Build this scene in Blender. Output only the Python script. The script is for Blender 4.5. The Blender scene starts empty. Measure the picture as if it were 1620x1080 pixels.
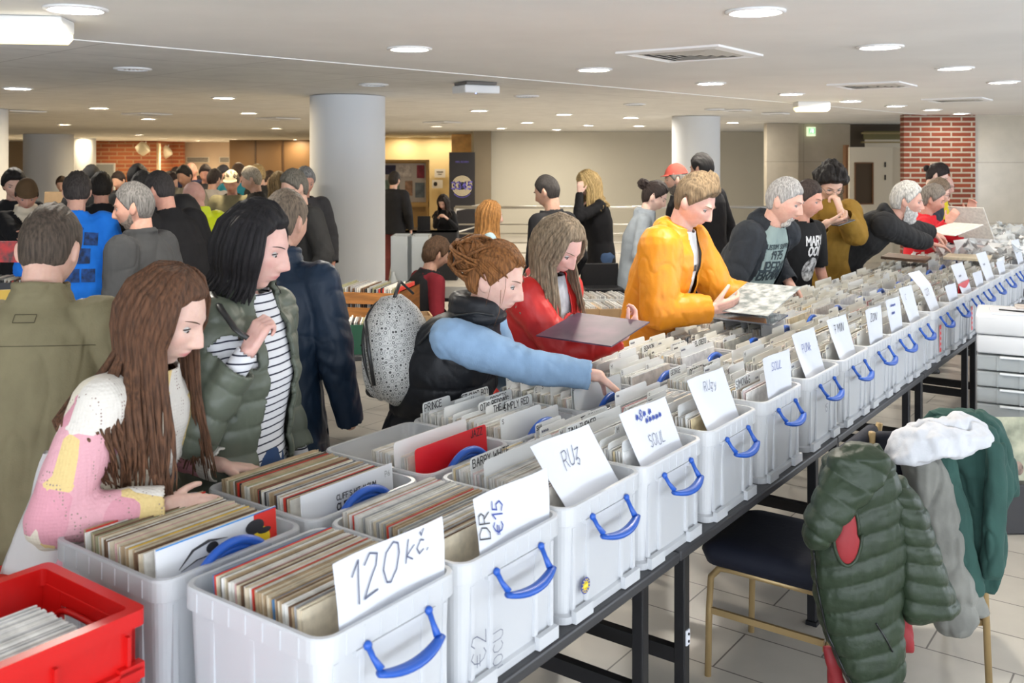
import bpy, bmesh, math, random
import numpy as np
from mathutils import Vector, Matrix
from mathutils.bvhtree import BVHTree

SC = bpy.context.scene
COL = SC.collection
# ------------------------------------------------------------------ camera
FPX, YH, CAMZ = 1530.0, 250.0, 1.865
cd = bpy.data.cameras.new('camera')
cam = bpy.data.objects.new('camera', cd); COL.objects.link(cam)
cam.location = (0, 0, CAMZ); cam.rotation_euler = (math.pi/2, 0, 0)
cd.sensor_width = 36; cd.lens = 36*FPX/1620; cd.shift_y = -(540-YH)/1620
cd.clip_start = .05; cd.clip_end = 200
cd.dof.use_dof = True; cd.dof.focus_distance = 3.9; cd.dof.aperture_fstop = 5.6
SC.camera = cam
# ------------------------------------------------------------------ world + exposure
w = bpy.data.worlds.new('world'); SC.world = w; w.use_nodes = True
bg = w.node_tree.nodes['Background']
bg.inputs[0].default_value = (.80, .88, 1.0, 1); bg.inputs[1].default_value = 1.4
vs = SC.view_settings
vs.view_transform = 'Standard'; vs.look = 'None'; vs.gamma = 1; vs.use_curve_mapping = False
vs.exposure = .62
SC.cycles.transparent_max_bounces = 14
SC.cycles.max_bounces = 8
SC.cycles.use_light_tree = True

def fill_area(name, loc, rot, sx, sy, power, color):
    L = bpy.data.lights.new(name, 'AREA'); L.shape = 'RECTANGLE'; L.size = sx; L.size_y = sy
    L.energy = power; L.color = color
    o = bpy.data.objects.new(name, L); COL.objects.link(o); o.location = loc; o.rotation_euler = rot
    return o
# added fill lights for assumed window daylight, tilted up to the ceiling, behind and to the right of the camera
fill_area('window_daylight', (1.5, -4.6, .8), (math.radians(152), 0, 0), 13, 1.6, 620, (.84, .91, 1.0))  # added and aimed mostly upward to brighten the ceiling; no window is built
fill_area('window_daylight_side', (10.5, 3.5, 1.3), (math.radians(122), 0, math.radians(90)), 8, 1.4, 215, (.84, .91, 1.0))  # added from the right for the crate fronts, tilted up for the ceiling

def P(px, py, Y): return Vector(((px-810)*Y/FPX, Y, CAMZ-(py-YH)*Y/FPX))
def Pz(px, py, z):
    Y = FPX*(CAMZ-z)/(py-YH); return Vector(((px-810)*Y/FPX, Y, z))
DV = Vector((.5903, .8072, 0)); EV = Vector((-.8072, .5903, 0)); O0 = Vector((-.114, 1.989, 0))
TROT = math.atan2(.8072, .5903)
def T(s, t, z=0): v = O0+DV*s+EV*t; v.z = z; return v

# ------------------------------------------------------------------ materials
MATS = {}
def newmat(name):
    m = bpy.data.materials.new(name); m.use_nodes = True
    return m, m.node_tree.nodes, m.node_tree.links
def mat(name, col, rough=.6, metal=0, bump=None, vary=0, vscale=8, spec=.5, emit=None, estr=0, stretch=None, sheen=0, sss=0, coat=0, vcol=None):
    if name in MATS: return MATS[name]
    m, N, L = newmat(name); b = N['Principled BSDF']
    b.inputs['Base Color'].default_value = (*col, 1); b.inputs['Roughness'].default_value = rough
    b.inputs['Metallic'].default_value = metal; b.inputs['Specular IOR Level'].default_value = spec
    if sheen: b.inputs['Sheen Weight'].default_value = sheen
    if coat: b.inputs['Coat Weight'].default_value = coat
    if sss:
        b.inputs['Subsurface Weight'].default_value = sss; b.inputs['Subsurface Radius'].default_value = (.012, .005, .003)
        b.inputs['Subsurface Scale'].default_value = 1
    tc = N.new('ShaderNodeTexCoord'); mp = N.new('ShaderNodeMapping'); L.new(tc.outputs['Object'], mp.inputs[0])
    if stretch: mp.inputs['Scale'].default_value = stretch
    if vary or vcol:
        n = N.new('ShaderNodeTexNoise'); n.inputs['Scale'].default_value = vscale; n.inputs['Detail'].default_value = 4
        L.new(mp.outputs[0], n.inputs['Vector'])
        r = N.new('ShaderNodeValToRGB'); L.new(n.outputs['Fac'], r.inputs[0])
        c2 = vcol or tuple(min(1, c*(1+vary)) for c in col); c1 = col if vcol else tuple(c*(1-vary) for c in col)
        r.color_ramp.elements[0].position = .35; r.color_ramp.elements[1].position = .65
        r.color_ramp.elements[0].color = (*c1, 1); r.color_ramp.elements[1].color = (*c2, 1)
        L.new(r.outputs[0], b.inputs['Base Color'])
    if bump:
        n = N.new('ShaderNodeTexNoise'); n.inputs['Scale'].default_value = bump[0]; n.inputs['Detail'].default_value = 5
        L.new(mp.outputs[0], n.inputs['Vector'])
        bp = N.new('ShaderNodeBump'); bp.inputs['Strength'].default_value = bump[1]; bp.inputs['Distance'].default_value = bump[2] if len(bump) > 2 else .01
        L.new(n.outputs['Fac'], bp.inputs['Height']); L.new(bp.outputs[0], b.inputs['Normal'])
    if emit: b.inputs['Emission Color'].default_value = (*emit, 1); b.inputs['Emission Strength'].default_value = estr
    MATS[name] = m; return m
def attr_mat(name, rough=.5, sss=.25, spec=.4):
    if name in MATS: return MATS[name]
    m, N, L = newmat(name); b = N['Principled BSDF']
    a = N.new('ShaderNodeAttribute'); a.attribute_name = 'Col'; 
    tc = N.new('ShaderNodeTexCoord'); n = N.new('ShaderNodeTexNoise'); n.inputs['Scale'].default_value = 45; n.inputs['Detail'].default_value = 5
    L.new(tc.outputs['Object'], n.inputs['Vector'])
    mx = N.new('ShaderNodeMix'); mx.data_type = 'RGBA'; mx.blend_type = 'MULTIPLY'; mx.inputs[0].default_value = .35
    L.new(a.outputs['Color'], mx.inputs[6]); 
    r = N.new('ShaderNodeValToRGB'); r.color_ramp.elements[0].position = .3; r.color_ramp.elements[1].position = .7
    r.color_ramp.elements[0].color = (.72, .58, .55, 1); r.color_ramp.elements[1].color = (1, 1, 1, 1)
    L.new(n.outputs['Fac'], r.inputs[0]); L.new(r.outputs[0], mx.inputs[7]); L.new(mx.outputs[2], b.inputs['Base Color'])
    b.inputs['Roughness'].default_value = rough; b.inputs['Specular IOR Level'].default_value = spec
    b.inputs['Subsurface Weight'].default_value = sss; b.inputs['Subsurface Radius'].default_value = (.012, .004, .002); b.inputs['Subsurface Scale'].default_value = 1
    bp = N.new('ShaderNodeBump'); bp.inputs['Strength'].default_value = .15; bp.inputs['Distance'].default_value = .003
    n2 = N.new('ShaderNodeTexNoise'); n2.inputs['Scale'].default_value = 220; L.new(tc.outputs['Object'], n2.inputs['Vector'])
    L.new(n2.outputs['Fac'], bp.inputs['Height']); L.new(bp.outputs[0], b.inputs['Normal'])
    MATS[name] = m; return m
def brick_mat(name, c1, c2, mortar, bw, rh, ms, rough=.8, rot=(0, 0, 0), off=.5, bump=.3, var=0, spec=.5, loc=(0, 0, 0)):
    m, N, L = newmat(name); b = N['Principled BSDF']
    tc = N.new('ShaderNodeTexCoord'); mp = N.new('ShaderNodeMapping'); L.new(tc.outputs['Object'], mp.inputs[0])
    mp.inputs['Rotation'].default_value = rot; mp.inputs['Location'].default_value = loc
    t = N.new('ShaderNodeTexBrick'); L.new(mp.outputs[0], t.inputs['Vector'])
    t.offset = off; t.inputs['Scale'].default_value = 1; t.inputs['Brick Width'].default_value = bw; t.inputs['Row Height'].default_value = rh
    t.inputs['Mortar Size'].default_value = ms; t.inputs['Color1'].default_value = (*c1, 1); t.inputs['Color2'].default_value = (*c2, 1); t.inputs['Mortar'].default_value = (*mortar, 1)
    t.inputs['Mortar Smooth'].default_value = .1
    n = N.new('ShaderNodeTexNoise'); n.inputs['Scale'].default_value = 5; n.inputs['Detail'].default_value = 6; L.new(mp.outputs[0], n.inputs['Vector'])
    mx = N.new('ShaderNodeMix'); mx.data_type = 'RGBA'; mx.blend_type = 'MULTIPLY'; mx.inputs[0].default_value = .4
    r = N.new('ShaderNodeValToRGB'); r.color_ramp.elements[0].color = (.75, .75, .75, 1); r.color_ramp.elements[0].position = .3; r.color_ramp.elements[1].position = .7
    L.new(n.outputs['Fac'], r.inputs[0]); L.new(t.outputs['Color'], mx.inputs[6]); L.new(r.outputs[0], mx.inputs[7]); L.new(mx.outputs[2], b.inputs['Base Color'])
    b.inputs['Roughness'].default_value = rough; b.inputs['Specular IOR Level'].default_value = spec
    bp = N.new('ShaderNodeBump'); bp.inputs['Strength'].default_value = bump; bp.inputs['Distance'].default_value = .004; bp.invert = True
    L.new(t.outputs['Fac'], bp.inputs['Height']); L.new(bp.outputs[0], b.inputs['Normal'])
    MATS[name] = m; return m
def plastic_mat(name, tint=(.93, .95, .97), trans=.3, rough=.3, tl_=.4):
    m, N, L = newmat(name); N.remove(N['Principled BSDF']); out = N['Material Output']
    d = N.new('ShaderNodeBsdfDiffuse'); d.inputs[0].default_value = (*tint, 1)
    tl = N.new('ShaderNodeBsdfTranslucent'); tl.inputs[0].default_value = (*tint, 1)
    tr = N.new('ShaderNodeBsdfTransparent'); g = N.new('ShaderNodeBsdfGlossy'); g.inputs['Roughness'].default_value = rough
    m1 = N.new('ShaderNodeMixShader'); m1.inputs[0].default_value = tl_; L.new(d.outputs[0], m1.inputs[1]); L.new(tl.outputs[0], m1.inputs[2])
    m2 = N.new('ShaderNodeMixShader'); m2.inputs[0].default_value = trans; L.new(m1.outputs[0], m2.inputs[1]); L.new(tr.outputs[0], m2.inputs[2])
    lw = N.new('ShaderNodeFresnel'); lw.inputs[0].default_value = 1.4
    m3 = N.new('ShaderNodeMixShader'); L.new(lw.outputs[0], m3.inputs[0]); L.new(m2.outputs[0], m3.inputs[1]); L.new(g.outputs[0], m3.inputs[2])
    L.new(m3.outputs[0], out.inputs[0]); MATS[name] = m; return m

# ------------------------------------------------------------------ mesh builder
def rotz(a): return Matrix.Rotation(a, 4, 'Z')
class MB:
    def __init__(s): s.v = []; s.f = []; s.m = []; s.cm = 0
    def add(s, vs, fs, M=None):
        o = len(s.v)
        if M is not None: vs = [M @ Vector(v) for v in vs]
        s.v += [tuple(v) for v in vs]; s.f += [tuple(i+o for i in f) for f in fs]; s.m += [s.cm]*len(fs); return s
    def box(s, c, d, M=None, bev=0):
        x, y, z = d[0]/2, d[1]/2, d[2]/2
        if not bev:
            vs = [(c[0]+i*x, c[1]+j*y, c[2]+k*z) for i in (-1, 1) for j in (-1, 1) for k in (-1, 1)]
            fs = [(0, 1, 3, 2), (4, 6, 7, 5), (0, 4, 5, 1), (2, 3, 7, 6), (0, 2, 6, 4), (1, 5, 7, 3)]
            return s.add(vs, fs, M)
        b = min(bev, x*.9, y*.9, z*.9); bm = bmesh.new(); bmesh.ops.create_cube(bm, size=1)
        for v in bm.verts: v.co = Vector((v.co.x*2*x+c[0], v.co.y*2*y+c[1], v.co.z*2*z+c[2]))
        bmesh.ops.bevel(bm, geom=bm.edges[:]+bm.verts[:], offset=b, segments=2, affect='EDGES', profile=.5)
        bm.verts.index_update(); s.add([v.co.copy() for v in bm.verts], [[v.index for v in f.verts] for f in bm.faces], M); bm.free(); return s
    def rings(s, R, close0=True, close1=True, M=None):
        n = len(R[0]); vs = [p for r in R for p in r]; fs = []
        for i in range(len(R)-1):
            for j in range(n):
                k = (j+1) % n; fs.append((i*n+j, i*n+k, (i+1)*n+k, (i+1)*n+j))
        if close0: fs.append(tuple(range(n))[::-1])
        if close1: fs.append(tuple((len(R)-1)*n+j for j in range(n)))
        return s.add(vs, fs, M)
    def tube(s, pts, rad, n=8, flat=1.0, up=None, M=None, caps=True):
        pts = [Vector(p) for p in pts]; R = []
        if len(pts) < 2: return s
        if not hasattr(rad, '__len__'): rad = [rad]*len(pts)
        u = None
        for i, p in enumerate(pts):
            t = (pts[min(i+1, len(pts)-1)]-pts[max(i-1, 0)])
            t = t.normalized() if t.length > 1e-9 else Vector((0, 0, 1))
            if u is None:
                u = Vector(up) if up else Vector((0, 0, 1))
                if abs(u.dot(t)) > .95: u = Vector((1, 0, 0)) if abs(t.x) < .9 else Vector((0, 1, 0))
            u = (u-t*u.dot(t)); u = u.normalized() if u.length > 1e-6 else t.orthogonal().normalized()
            w2 = t.cross(u)
            R.append([p+(u*math.cos(2*math.pi*j/n)*flat+w2*math.sin(2*math.pi*j/n))*rad[i] for j in range(n)])
        return s.rings(R, caps, caps, M)
    def cap(s, p0, r0, p1, r1, n=12):
        p0, p1 = Vector(p0), Vector(p1); t = (p1-p0).normalized() if (p1-p0).length > 1e-6 else Vector((0, 0, 1))
        pts = []; rr = []
        for a in (80, 50, 20): a = math.radians(a); pts.append(p0-t*r0*math.sin(a)); rr.append(r0*math.cos(a))
        pts += [p0, p1]; rr += [r0, r1]
        for a in (20, 50, 80): a = math.radians(a); pts.append(p1+t*r1*math.sin(a)); rr.append(r1*math.cos(a))
        return s.tube(pts, rr, n)
    def ell(s, c, r, M=None, n=16, m=10):
        c = Vector(c); R = []
        for i in range(1, m):
            a = math.pi*i/m; z = -math.cos(a); q = math.sin(a)
            ring = []
            for j in range(n):
                v = Vector((r[0]*q*math.cos(2*math.pi*j/n), r[1]*q*math.sin(2*math.pi*j/n), r[2]*z))
                if M is not None: v = M @ v
                ring.append(c+v)
            R.append(ring)
        return s.rings(R)
    def lathe(s, prof, n=24, M=None, caps=True):
        return s.rings([[(r*math.cos(2*math.pi*j/n), r*math.sin(2*math.pi*j/n), z) for j in range(n)] for r, z in prof], caps, caps, M)
    def build(s, name, mats, parent=None, smooth=False, M=None, auto=None):
        me = bpy.data.meshes.new(name); me.from_pydata(s.v, [], s.f)
        if not isinstance(mats, (list, tuple)): mats = [mats]
        for m in mats: me.materials.append(m)
        if len(mats) > 1: me.polygons.foreach_set('material_index', s.m)
        fix(me)
        if smooth: me.polygons.foreach_set('use_smooth', [True]*len(me.polygons))
        if auto: me.set_sharp_from_angle(angle=math.radians(auto))
        me.update(); o = bpy.data.objects.new(name, me); COL.objects.link(o)
        if parent: o.parent = parent
        if M is not None: o.matrix_local = M
        return o
def fix(me):
    bm = bmesh.new(); bm.from_mesh(me); bmesh.ops.recalc_face_normals(bm, faces=bm.faces[:]); bm.to_mesh(me); bm.free()
def tag(o, label=None, cat=None, group=None, kind=None):
    if label: o['label'] = label
    if cat: o['category'] = cat
    if group: o['group'] = group
    if kind: o['kind'] = kind
    return o
def empty(name, loc, rz=0, label=None, cat=None, group=None):
    o = bpy.data.objects.new(name, None); COL.objects.link(o); o.location = loc; o.rotation_euler = (0, 0, rz)
    o.empty_display_size = .05
    return tag(o, label, cat, group)
KIDS = {}
def copy_tree(o, parent=None):
    c = o.copy(); COL.objects.link(c)
    if parent: c.parent = parent
    for ch in o.children: copy_tree(ch, c)
    return c
def setmat(o, m, i=0):
    o.material_slots[i].link = 'OBJECT'; o.material_slots[i].material = m

# ------------------------------------------------------------------ stroke lettering
GL = {
'A': [[(0,0),(.3,1),(.6,0)],[(.12,.38),(.48,.38)]], 'B': [[(0,0),(0,1),(.4,1),(.52,.78),(.4,.54),(0,.54)],[(.4,.54),(.58,.3),(.42,0),(0,0)]],
'C': [[(.56,.85),(.35,1),(.12,.88),(0,.5),(.12,.12),(.35,0),(.56,.15)]], 'D': [[(0,0),(0,1),(.3,1),(.56,.75),(.56,.3),(.3,0),(0,0)]],
'E': [[(.52,1),(0,1),(0,0),(.52,0)],[(0,.52),(.42,.52)]], 'F': [[(.52,1),(0,1),(0,0)],[(0,.52),(.42,.52)]],
'G': [[(.56,.85),(.35,1),(.12,.88),(0,.5),(.12,.12),(.35,0),(.56,.15),(.56,.45),(.32,.45)]], 'H': [[(0,0),(0,1)],[(.54,0),(.54,1)],[(0,.52),(.54,.52)]],
'I': [[(.1,0),(.1,1)]], 'J': [[(.42,1),(.42,.2),(.28,0),(.1,.03),(0,.22)]], 'K': [[(0,0),(0,1)],[(.52,1),(0,.45),(.54,0)]], 'L': [[(0,1),(0,0),(.48,0)]],
'M': [[(0,0),(0,1),(.35,.4),(.7,1),(.7,0)]], 'N': [[(0,0),(0,1),(.54,0),(.54,1)]], 'O': [[(.3,1),(.08,.85),(0,.5),(.08,.15),(.3,0),(.52,.15),(.6,.5),(.52,.85),(.3,1)]],
'P': [[(0,0),(0,1),(.4,1),(.55,.76),(.4,.48),(0,.48)]], 'Q': [[(.3,1),(.08,.85),(0,.5),(.08,.15),(.3,0),(.52,.15),(.6,.5),(.52,.85),(.3,1)],[(.35,.25),(.6,-.05)]],
'R': [[(0,0),(0,1),(.4,1),(.54,.76),(.4,.5),(0,.5)],[(.25,.5),(.56,0)]], 'S': [[(.52,.86),(.3,1),(.06,.86),(.08,.6),(.46,.42),(.52,.16),(.28,0),(.02,.14)]],
'T': [[(0,1),(.56,1)],[(.28,1),(.28,0)]], 'U': [[(0,1),(0,.2),(.15,0),(.4,0),(.54,.2),(.54,1)]], 'V': [[(0,1),(.28,0),(.56,1)]], 'W': [[(0,1),(.2,0),(.4,.7),(.6,0),(.8,1)]],
'X': [[(0,0),(.54,1)],[(0,1),(.54,0)]], 'Y': [[(0,1),(.27,.5),(.54,1)],[(.27,.5),(.27,0)]], 'Z': [[(0,1),(.54,1),(0,0),(.54,0)]],
'0': [[(.28,1),(.06,.8),(0,.4),(.14,.05),(.3,0),(.5,.25),(.54,.65),(.44,.92),(.28,1)]], '1': [[(0,.7),(.25,1),(.25,0)]], '2': [[(.02,.78),(.2,1),(.46,.9),(.46,.62),(0,0),(.54,.02)]],
'3': [[(.02,.9),(.28,1),(.5,.8),(.22,.54),(.52,.3),(.28,0),(0,.12)]], '4': [[(.4,0),(.4,1),(0,.35),(.56,.35)]], '5': [[(.5,1),(.08,1),(.04,.56),(.35,.62),(.54,.32),(.3,0),(0,.1)]],
'6': [[(.46,.96),(.12,.6),(0,.25),(.2,0),(.48,.12),(.46,.42),(.2,.5),(.02,.3)]], '7': [[(0,1),(.54,1),(.2,0)],[(.15,.5),(.5,.5)]], '9': [[(.5,.7),(.28,.5),(.04,.68),(.14,.95),(.4,.98),(.5,.7),(.4,0)]],
'8': [[(.28,.52),(.05,.75),(.28,1),(.5,.75),(.28,.52),(0,.25),(.28,0),(.54,.25),(.28,.52)]],
'&': [[(.55,0),(.1,.75),(.25,1),(.4,.78),(.02,.3),(.2,0),(.55,.4)]], '-': [[(.05,.45),(.45,.45)]], '.': [[(.05,0),(.1,.06)]], "'": [[(.1,1),(.08,.8)]],
'\u20ac': [[(.56,.85),(.35,1),(.12,.8),(.02,.5),(.12,.15),(.35,0),(.56,.15)],[(-.1,.6),(.4,.6)],[(-.1,.42),(.38,.42)]],
'k': [[(0,0),(0,1)],[(.4,.6),(0,.3),(.42,0)]], 'c': [[(.4,.5),(.2,.6),(.02,.3),(.2,0),(.42,.1)],[(.12,.95),(.22,.78),(.34,1)]],
'u': [[(0,.6),(.02,.1),(.2,0),(.38,.15),(.42,.6),(.42,.0)]], 'y': [[(0,.6),(.15,.15),(.35,.2)],[(.42,.6),(.35,-.1),(.1,-.3)]], 'n': [[(0,.6),(0,0)],[(0,.4),(.2,.6),(.38,.4),(.4,0)]], 'z': [[(0,.6),(.4,.6),(0,0),(.2,.08),(.35,-.1),(.2,-.35),(.05,-.2)]],
'~': [[(0,.3),(.08,.7),(.14,.2),(.22,.65),(.3,.25),(.36,.6),(.44,.3)]],
}
def tw(text):
    w = 0
    for ch in text: w += (.45 if ch == ' ' else max(p[0] for st in GL.get(ch, GL['O']) for p in st)+.2)
    return w-.2
def letters(mb, text, org, xd, yd, h, width, jit=0, bvh=None, rd=None, off=.0012, center=False, slant=0, rng=random):
    """flat ribbon strokes; org lower-left, xd/yd unit vectors, h cap height"""
    org, xd, yd = Vector(org), Vector(xd), Vector(yd); nz = xd.cross(yd)
    cx = -tw(text)/2 if center else 0
    for ch in text:
        if ch == ' ': cx += .45; continue
        g = GL.get(ch, GL['O']); jy = rng.uniform(-jit, jit)
        for st in g:
            pts = [(p[0]+cx+slant*p[1]+rng.uniform(-jit, jit)*.3, p[1]+jy) for p in st]
            for a, b in zip(pts[:-1], pts[1:]):
                A = Vector(a); B = Vector(b); t = (B-A)
                if t.length < 1e-6: continue
                L = t.length; t.normalize(); q = Vector((-t.y, t.x))*(width/2/h); e = t*(width/2/h)*.8
                k = max(1, int(L*h/.012)) if bvh else 1
                A2 = A-e; B2 = B+e; vv = []
                for i in range(k+1):
                    c = A2+(B2-A2)*(i/k)
                    for sg in (-1, 1):
                        c2 = c+q*sg; p = org+xd*(c2.x*h)+yd*(c2.y*h)
                        if bvh:
                            hit = bvh.ray_cast(p-rd*1.0, rd, 3)
                            p = hit[0]-rd*off*2.5 if hit[0] is not None else None
                        else: p = p+nz*off
                        vv.append(p)
                if any(p is None for p in vv): continue
                mb.add(vv, [(2*i, 2*i+2, 2*i+3, 2*i+1) for i in range(k)])
        cx += max(p[0] for st in g for p in st)+.2
def bvh_of(o): 
    me = o.data; return BVHTree.FromPolygons([v.co.copy() for v in me.vertices], [list(p.vertices) for p in me.polygons])
# ------------------------------------------------------------------ structure
ZC = 2.5
def poly(name, pts, m, parent=None):
    mb = MB(); mb.add(pts, [tuple(range(len(pts)))]); return mb.build(name, m, parent)
def slab(name, x0, x1, y0, y1, z0, z1, m, kind=True, **k):
    mb = MB(); mb.box(((x0+x1)/2, (y0+y1)/2, (z0+z1)/2), (abs(x1-x0), abs(y1-y0), abs(z1-z0))); o = mb.build(name, m)
    if kind: o['kind'] = 'structure'
    return o
floor_m = brick_mat('floor_tiles', (.58, .54, .475), (.53, .49, .43), (.16, .14, .12), .60, .30, .0035, rough=.28, rot=(0, 0, -math.atan2(.5903, -.8072)), bump=.15)
o = slab('floor', -24, 14, -6, 42, -.1, 0, floor_m)
ceil_m = mat('ceiling_plaster', (.86, .855, .84), .85, bump=(6, .08, .01), vary=.03, vscale=1.5)
ceil_t = brick_mat('ceiling_panels', (.85, .84, .81), (.82, .81, .78), (.60, .58, .56), 1.2, 1.2, .006, rough=.85, off=0, bump=.1, rot=(0, 0, -math.atan2(3.97, 3.7)))
A = Pz(95, 60, ZC); B = Pz(1030, 143, ZC); dv = (B-A).normalized(); nv = Vector((-dv.y, dv.x, 0))
def prism(name, pts, z0, z1, m):
    mb = MB(); mb.rings([[(p[0], p[1], z0) for p in pts], [(p[0], p[1], z1) for p in pts]]); o = mb.build(name, m); o['kind'] = 'structure'; return o
E0 = A-dv*14; E1 = A+dv*46
prism('ceiling', [E0, E1, (40, 20, 0), (14, -8, 0), (-6, -12, 0)], ZC, ZC+.1, ceil_m)
prism('ceiling_panel_field', [E0, E1, E1+Vector((-34, 10, 0)), (-24, 42, 0), (-26, 0, 0)], ZC+.006, ZC+.1, ceil_t)
mb = MB(); M = Matrix.Translation((A+dv*16).to_3d()+Vector((0, 0, 0))) @ rotz(math.atan2(dv.y, dv.x)); mb.box((0, 0, 0), (60, .018, .012), M); tag(mb.build('trim_1', mat('trim_white', (.8, .79, .77), .6)), kind='structure')

cream = mat('wall_cream', (.66, .60, .48), .7, vary=.03, vscale=1)
def wall(name, x0, x1, Y, m=None, z0=0, z1=ZC, th=.2): return slab(name, (x0-810)*Y/FPX, (x1-810)*Y/FPX, Y, Y+th, z0, z1, m or cream)
stone = brick_mat('wall_stone', (.52, .46, .36), (.49, .435, .34), (.36, .32, .25), 1.35, .9, .006, rough=.22, rot=(math.pi/2, 0, 0), off=0, bump=.05)
grey_beige = mat('wall_grey_beige', (.60, .56, .46), .75, vary=.03, vscale=.7)
wall('wall_back', 776, 1214, 23.2, grey_beige)
wall('wall_back_pier', 749, 777, 22.9, mat('wall_brown_pier', (.27, .215, .14), .6, vary=.05, vscale=2))
wall('wall_right_panel', 1213, 1263, 17.6, stone)
# recessed door bay
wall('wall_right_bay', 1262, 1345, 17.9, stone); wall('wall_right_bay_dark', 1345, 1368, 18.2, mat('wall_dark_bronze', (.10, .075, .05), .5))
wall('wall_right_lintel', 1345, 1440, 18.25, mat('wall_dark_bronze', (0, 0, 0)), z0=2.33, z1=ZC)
wall('wall_right_beyond', 1340, 1460, 21.0, mat('corridor_cream', (.70, .62, .48), .6))
brick = brick_mat('red_brick', (.25, .048, .015), (.18, .034, .012), (.42, .36, .28), .30, .075, .012, rough=.75, rot=(math.pi/2, 0, 0), bump=.6)
slab('wall_right_brick_pier', (1430-810)*14.2/FPX, (1543-810)*14.2/FPX, 14.2, 14.34, 0, ZC, brick)
wall('wall_right', 1543, 1900, 14.3, stone, th=.3)
# transom + double door
def dq(x, y, Y): p = P(x, y, Y); return p
YD = 17.5
mb = MB(); a = P(1366, 206, 18.1); b_ = P(1432, 222, 18.1); mb.box(((a.x+b_.x)/2, 18.1, (a.z+b_.z)/2), (b_.x-a.x, .02, .16)); o = mb.build('window_1', mat('transom_glass', (.25, .22, .10), .08, coat=.5)); o['kind'] = 'structure'
f = MB()
for z in (2.33, 2.16): f.box(((a.x+b_.x)/2, 18.08, z), (b_.x-a.x+.1, .06, .03))
f.build('window_frame', mat('brass', (.45, .36, .18), .35, metal=.6), o)
dm = mat('door_cream', (.90, .83, .68), .45)  # paint lightened in place of light falling from the corridor
def door(name, x0, x1, Y, ang, win):
    wd = .82; p0 = P(x0, 0, Y); r = MB(); M = Matrix.Translation((p0.x, Y, 0)) @ rotz(ang)
    zt = 2.06
    if win:
        wx0, wx1 = .10, .44
        for (xa, xb, za, zb) in ((0, wx0, 0, zt), (wx1, wd, 0, zt), (wx0, wx1, 0, .25), (wx0, wx1, .85, 1.05), (wx0, wx1, 1.78, zt)): r.box(((xa+xb)/2, 0, (za+zb)/2), (xb-xa, .045, zb-za), M)
    else: r.box((wd/2, 0, zt/2), (wd, .045, zt), M)
    o = r.build(name, dm); o['kind'] = 'structure'
    if win:
        g = MB(); g.box((.27, 0, 1.41), (.34, .008, .74), M); g.box((.27, 0, .55), (.34, .008, .6), M); g.build('pane', mat('door_glass', (.10, .07, .045), .08), o)
        fr = MB()
        for xa in (.10, .44): fr.box((xa, -.026, 1.41), (.02, .02, .74), M)
        for za in (1.05, 1.78): fr.box((.27, -.026, za), (.36, .02, .02), M)
        fr.build('pane_frame', mat('door_frame_brown', (.26, .13, .06), .5), o)
    h = MB()
    for z in (1.95, 1.72, .3): h.box((wd*.82 if win else .03, -.03, z-.2), (.02, .02, .09), M)
    h.build('hinge', mat('black_metal', (.015, .015, .017), .35, metal=.3), o)
    return o
door('door_1', 1343, 1400, 17.2, math.radians(8), True); door('door_2', 1389, 1432, 17.4, math.radians(-2), False)
slab('trim_2', P(1338, 0, 17.3).x, P(1343, 0, 17.3).x, 17.3, 17.45, 0, 2.1, mat('door_frame_brown', (0, 0, 0)))
# far left walls
wall('wall_left_brick', 147, 250, 36, brick_mat('red_brick_far', (.34, .10, .035), (.27, .07, .03), (.36, .22, .12), .6, .15, .02, rot=(math.pi/2, 0, 0), bump=.4), th=4)
wall('wall_left_brick_return', 250, 290, 37.5, MATS['red_brick_far'])
wall('wall_left_cream', 288, 366, 38.5, mat('wall_pinkish', (.62, .50, .38), .7))
wall('wall_left_brown', 363, 500, 34, mat('wood_panel_brown', (.20, .115, .05), .5, vary=.05, vscale=.8), th=.3)
mb = MB()
for x in (404, 448): a = P(x, 0, 33.98); mb.box((a.x, 33.98, 1.25), (.05, .03, 2.5))
tag(mb.build('trim_3', mat('panel_joint', (.09, .05, .025), .5)), kind='structure')
wall('wall_left_white', 60, 148, 33, mat('wall_white', (.74, .71, .64), .7)); wall('wall_left_end', -10, 62, 37, mat('wall_left_dark', (.30, .22, .14), .7))
slab('wall_left', -24, -23.8, -6, 42, 0, ZC, cream); slab('wall_far', -24, 8, 41.8, 42, 0, ZC, cream)
a = P(87, 0, 32.9); b_ = P(119, 0, 32.9); slab('door_3', a.x, b_.x, 32.86, 32.98, 0, 2.32, mat('door_orange_wood', (.42, .19, .06), .4)); slab('window_2', a.x+.22, b_.x, 32.82, 32.86, .1, 2.25, mat('door_light_panel', (.62, .45, .24), .4))  # brown doorway; its warm orange light is put into these colours
# info alcove walls
wall('wall_alcove_back', 560, 740, 30, mat('wall_alcove_cream', (.72, .60, .36), .6)); a = P(752, 0, 23)
slab('wall_alcove_side', a.x-.1, a.x+.1, 23.1, 30, 0, ZC, mat('wall_alcove_cream', (0, 0, 0)))
slab('wall_alcove_left', P(575, 0, 26).x-.1, P(575, 0, 26).x, 24, 30.2, 0, ZC, cream)
# columns
colm = mat('column_white', (.66, .68, .70), .7, bump=(40, .04, .005))
for n, (x, Y, r) in enumerate(((550, 10.0, .385), (1101, 14.9, .365), (77, 26, .62), (133, 31, .35), (-32, 12.5, .33))):
    mb = MB(); mb.lathe([(r, 0), (r, ZC)], 64, Matrix.Translation(((x-810)*Y/FPX, Y, 0))); o = mb.build('column', colm, smooth=True, auto=40); o.name = 'column'
    tag(o, ['thick white round column behind the man in the navy jacket', 'white round column on the right, behind the man with the red cap', 'broad white round column in the far left, beside the orange-lit door', 'slim white column beside the far brick wall', 'white round column cut off by the left edge of the photo'][n], 'column')

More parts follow.
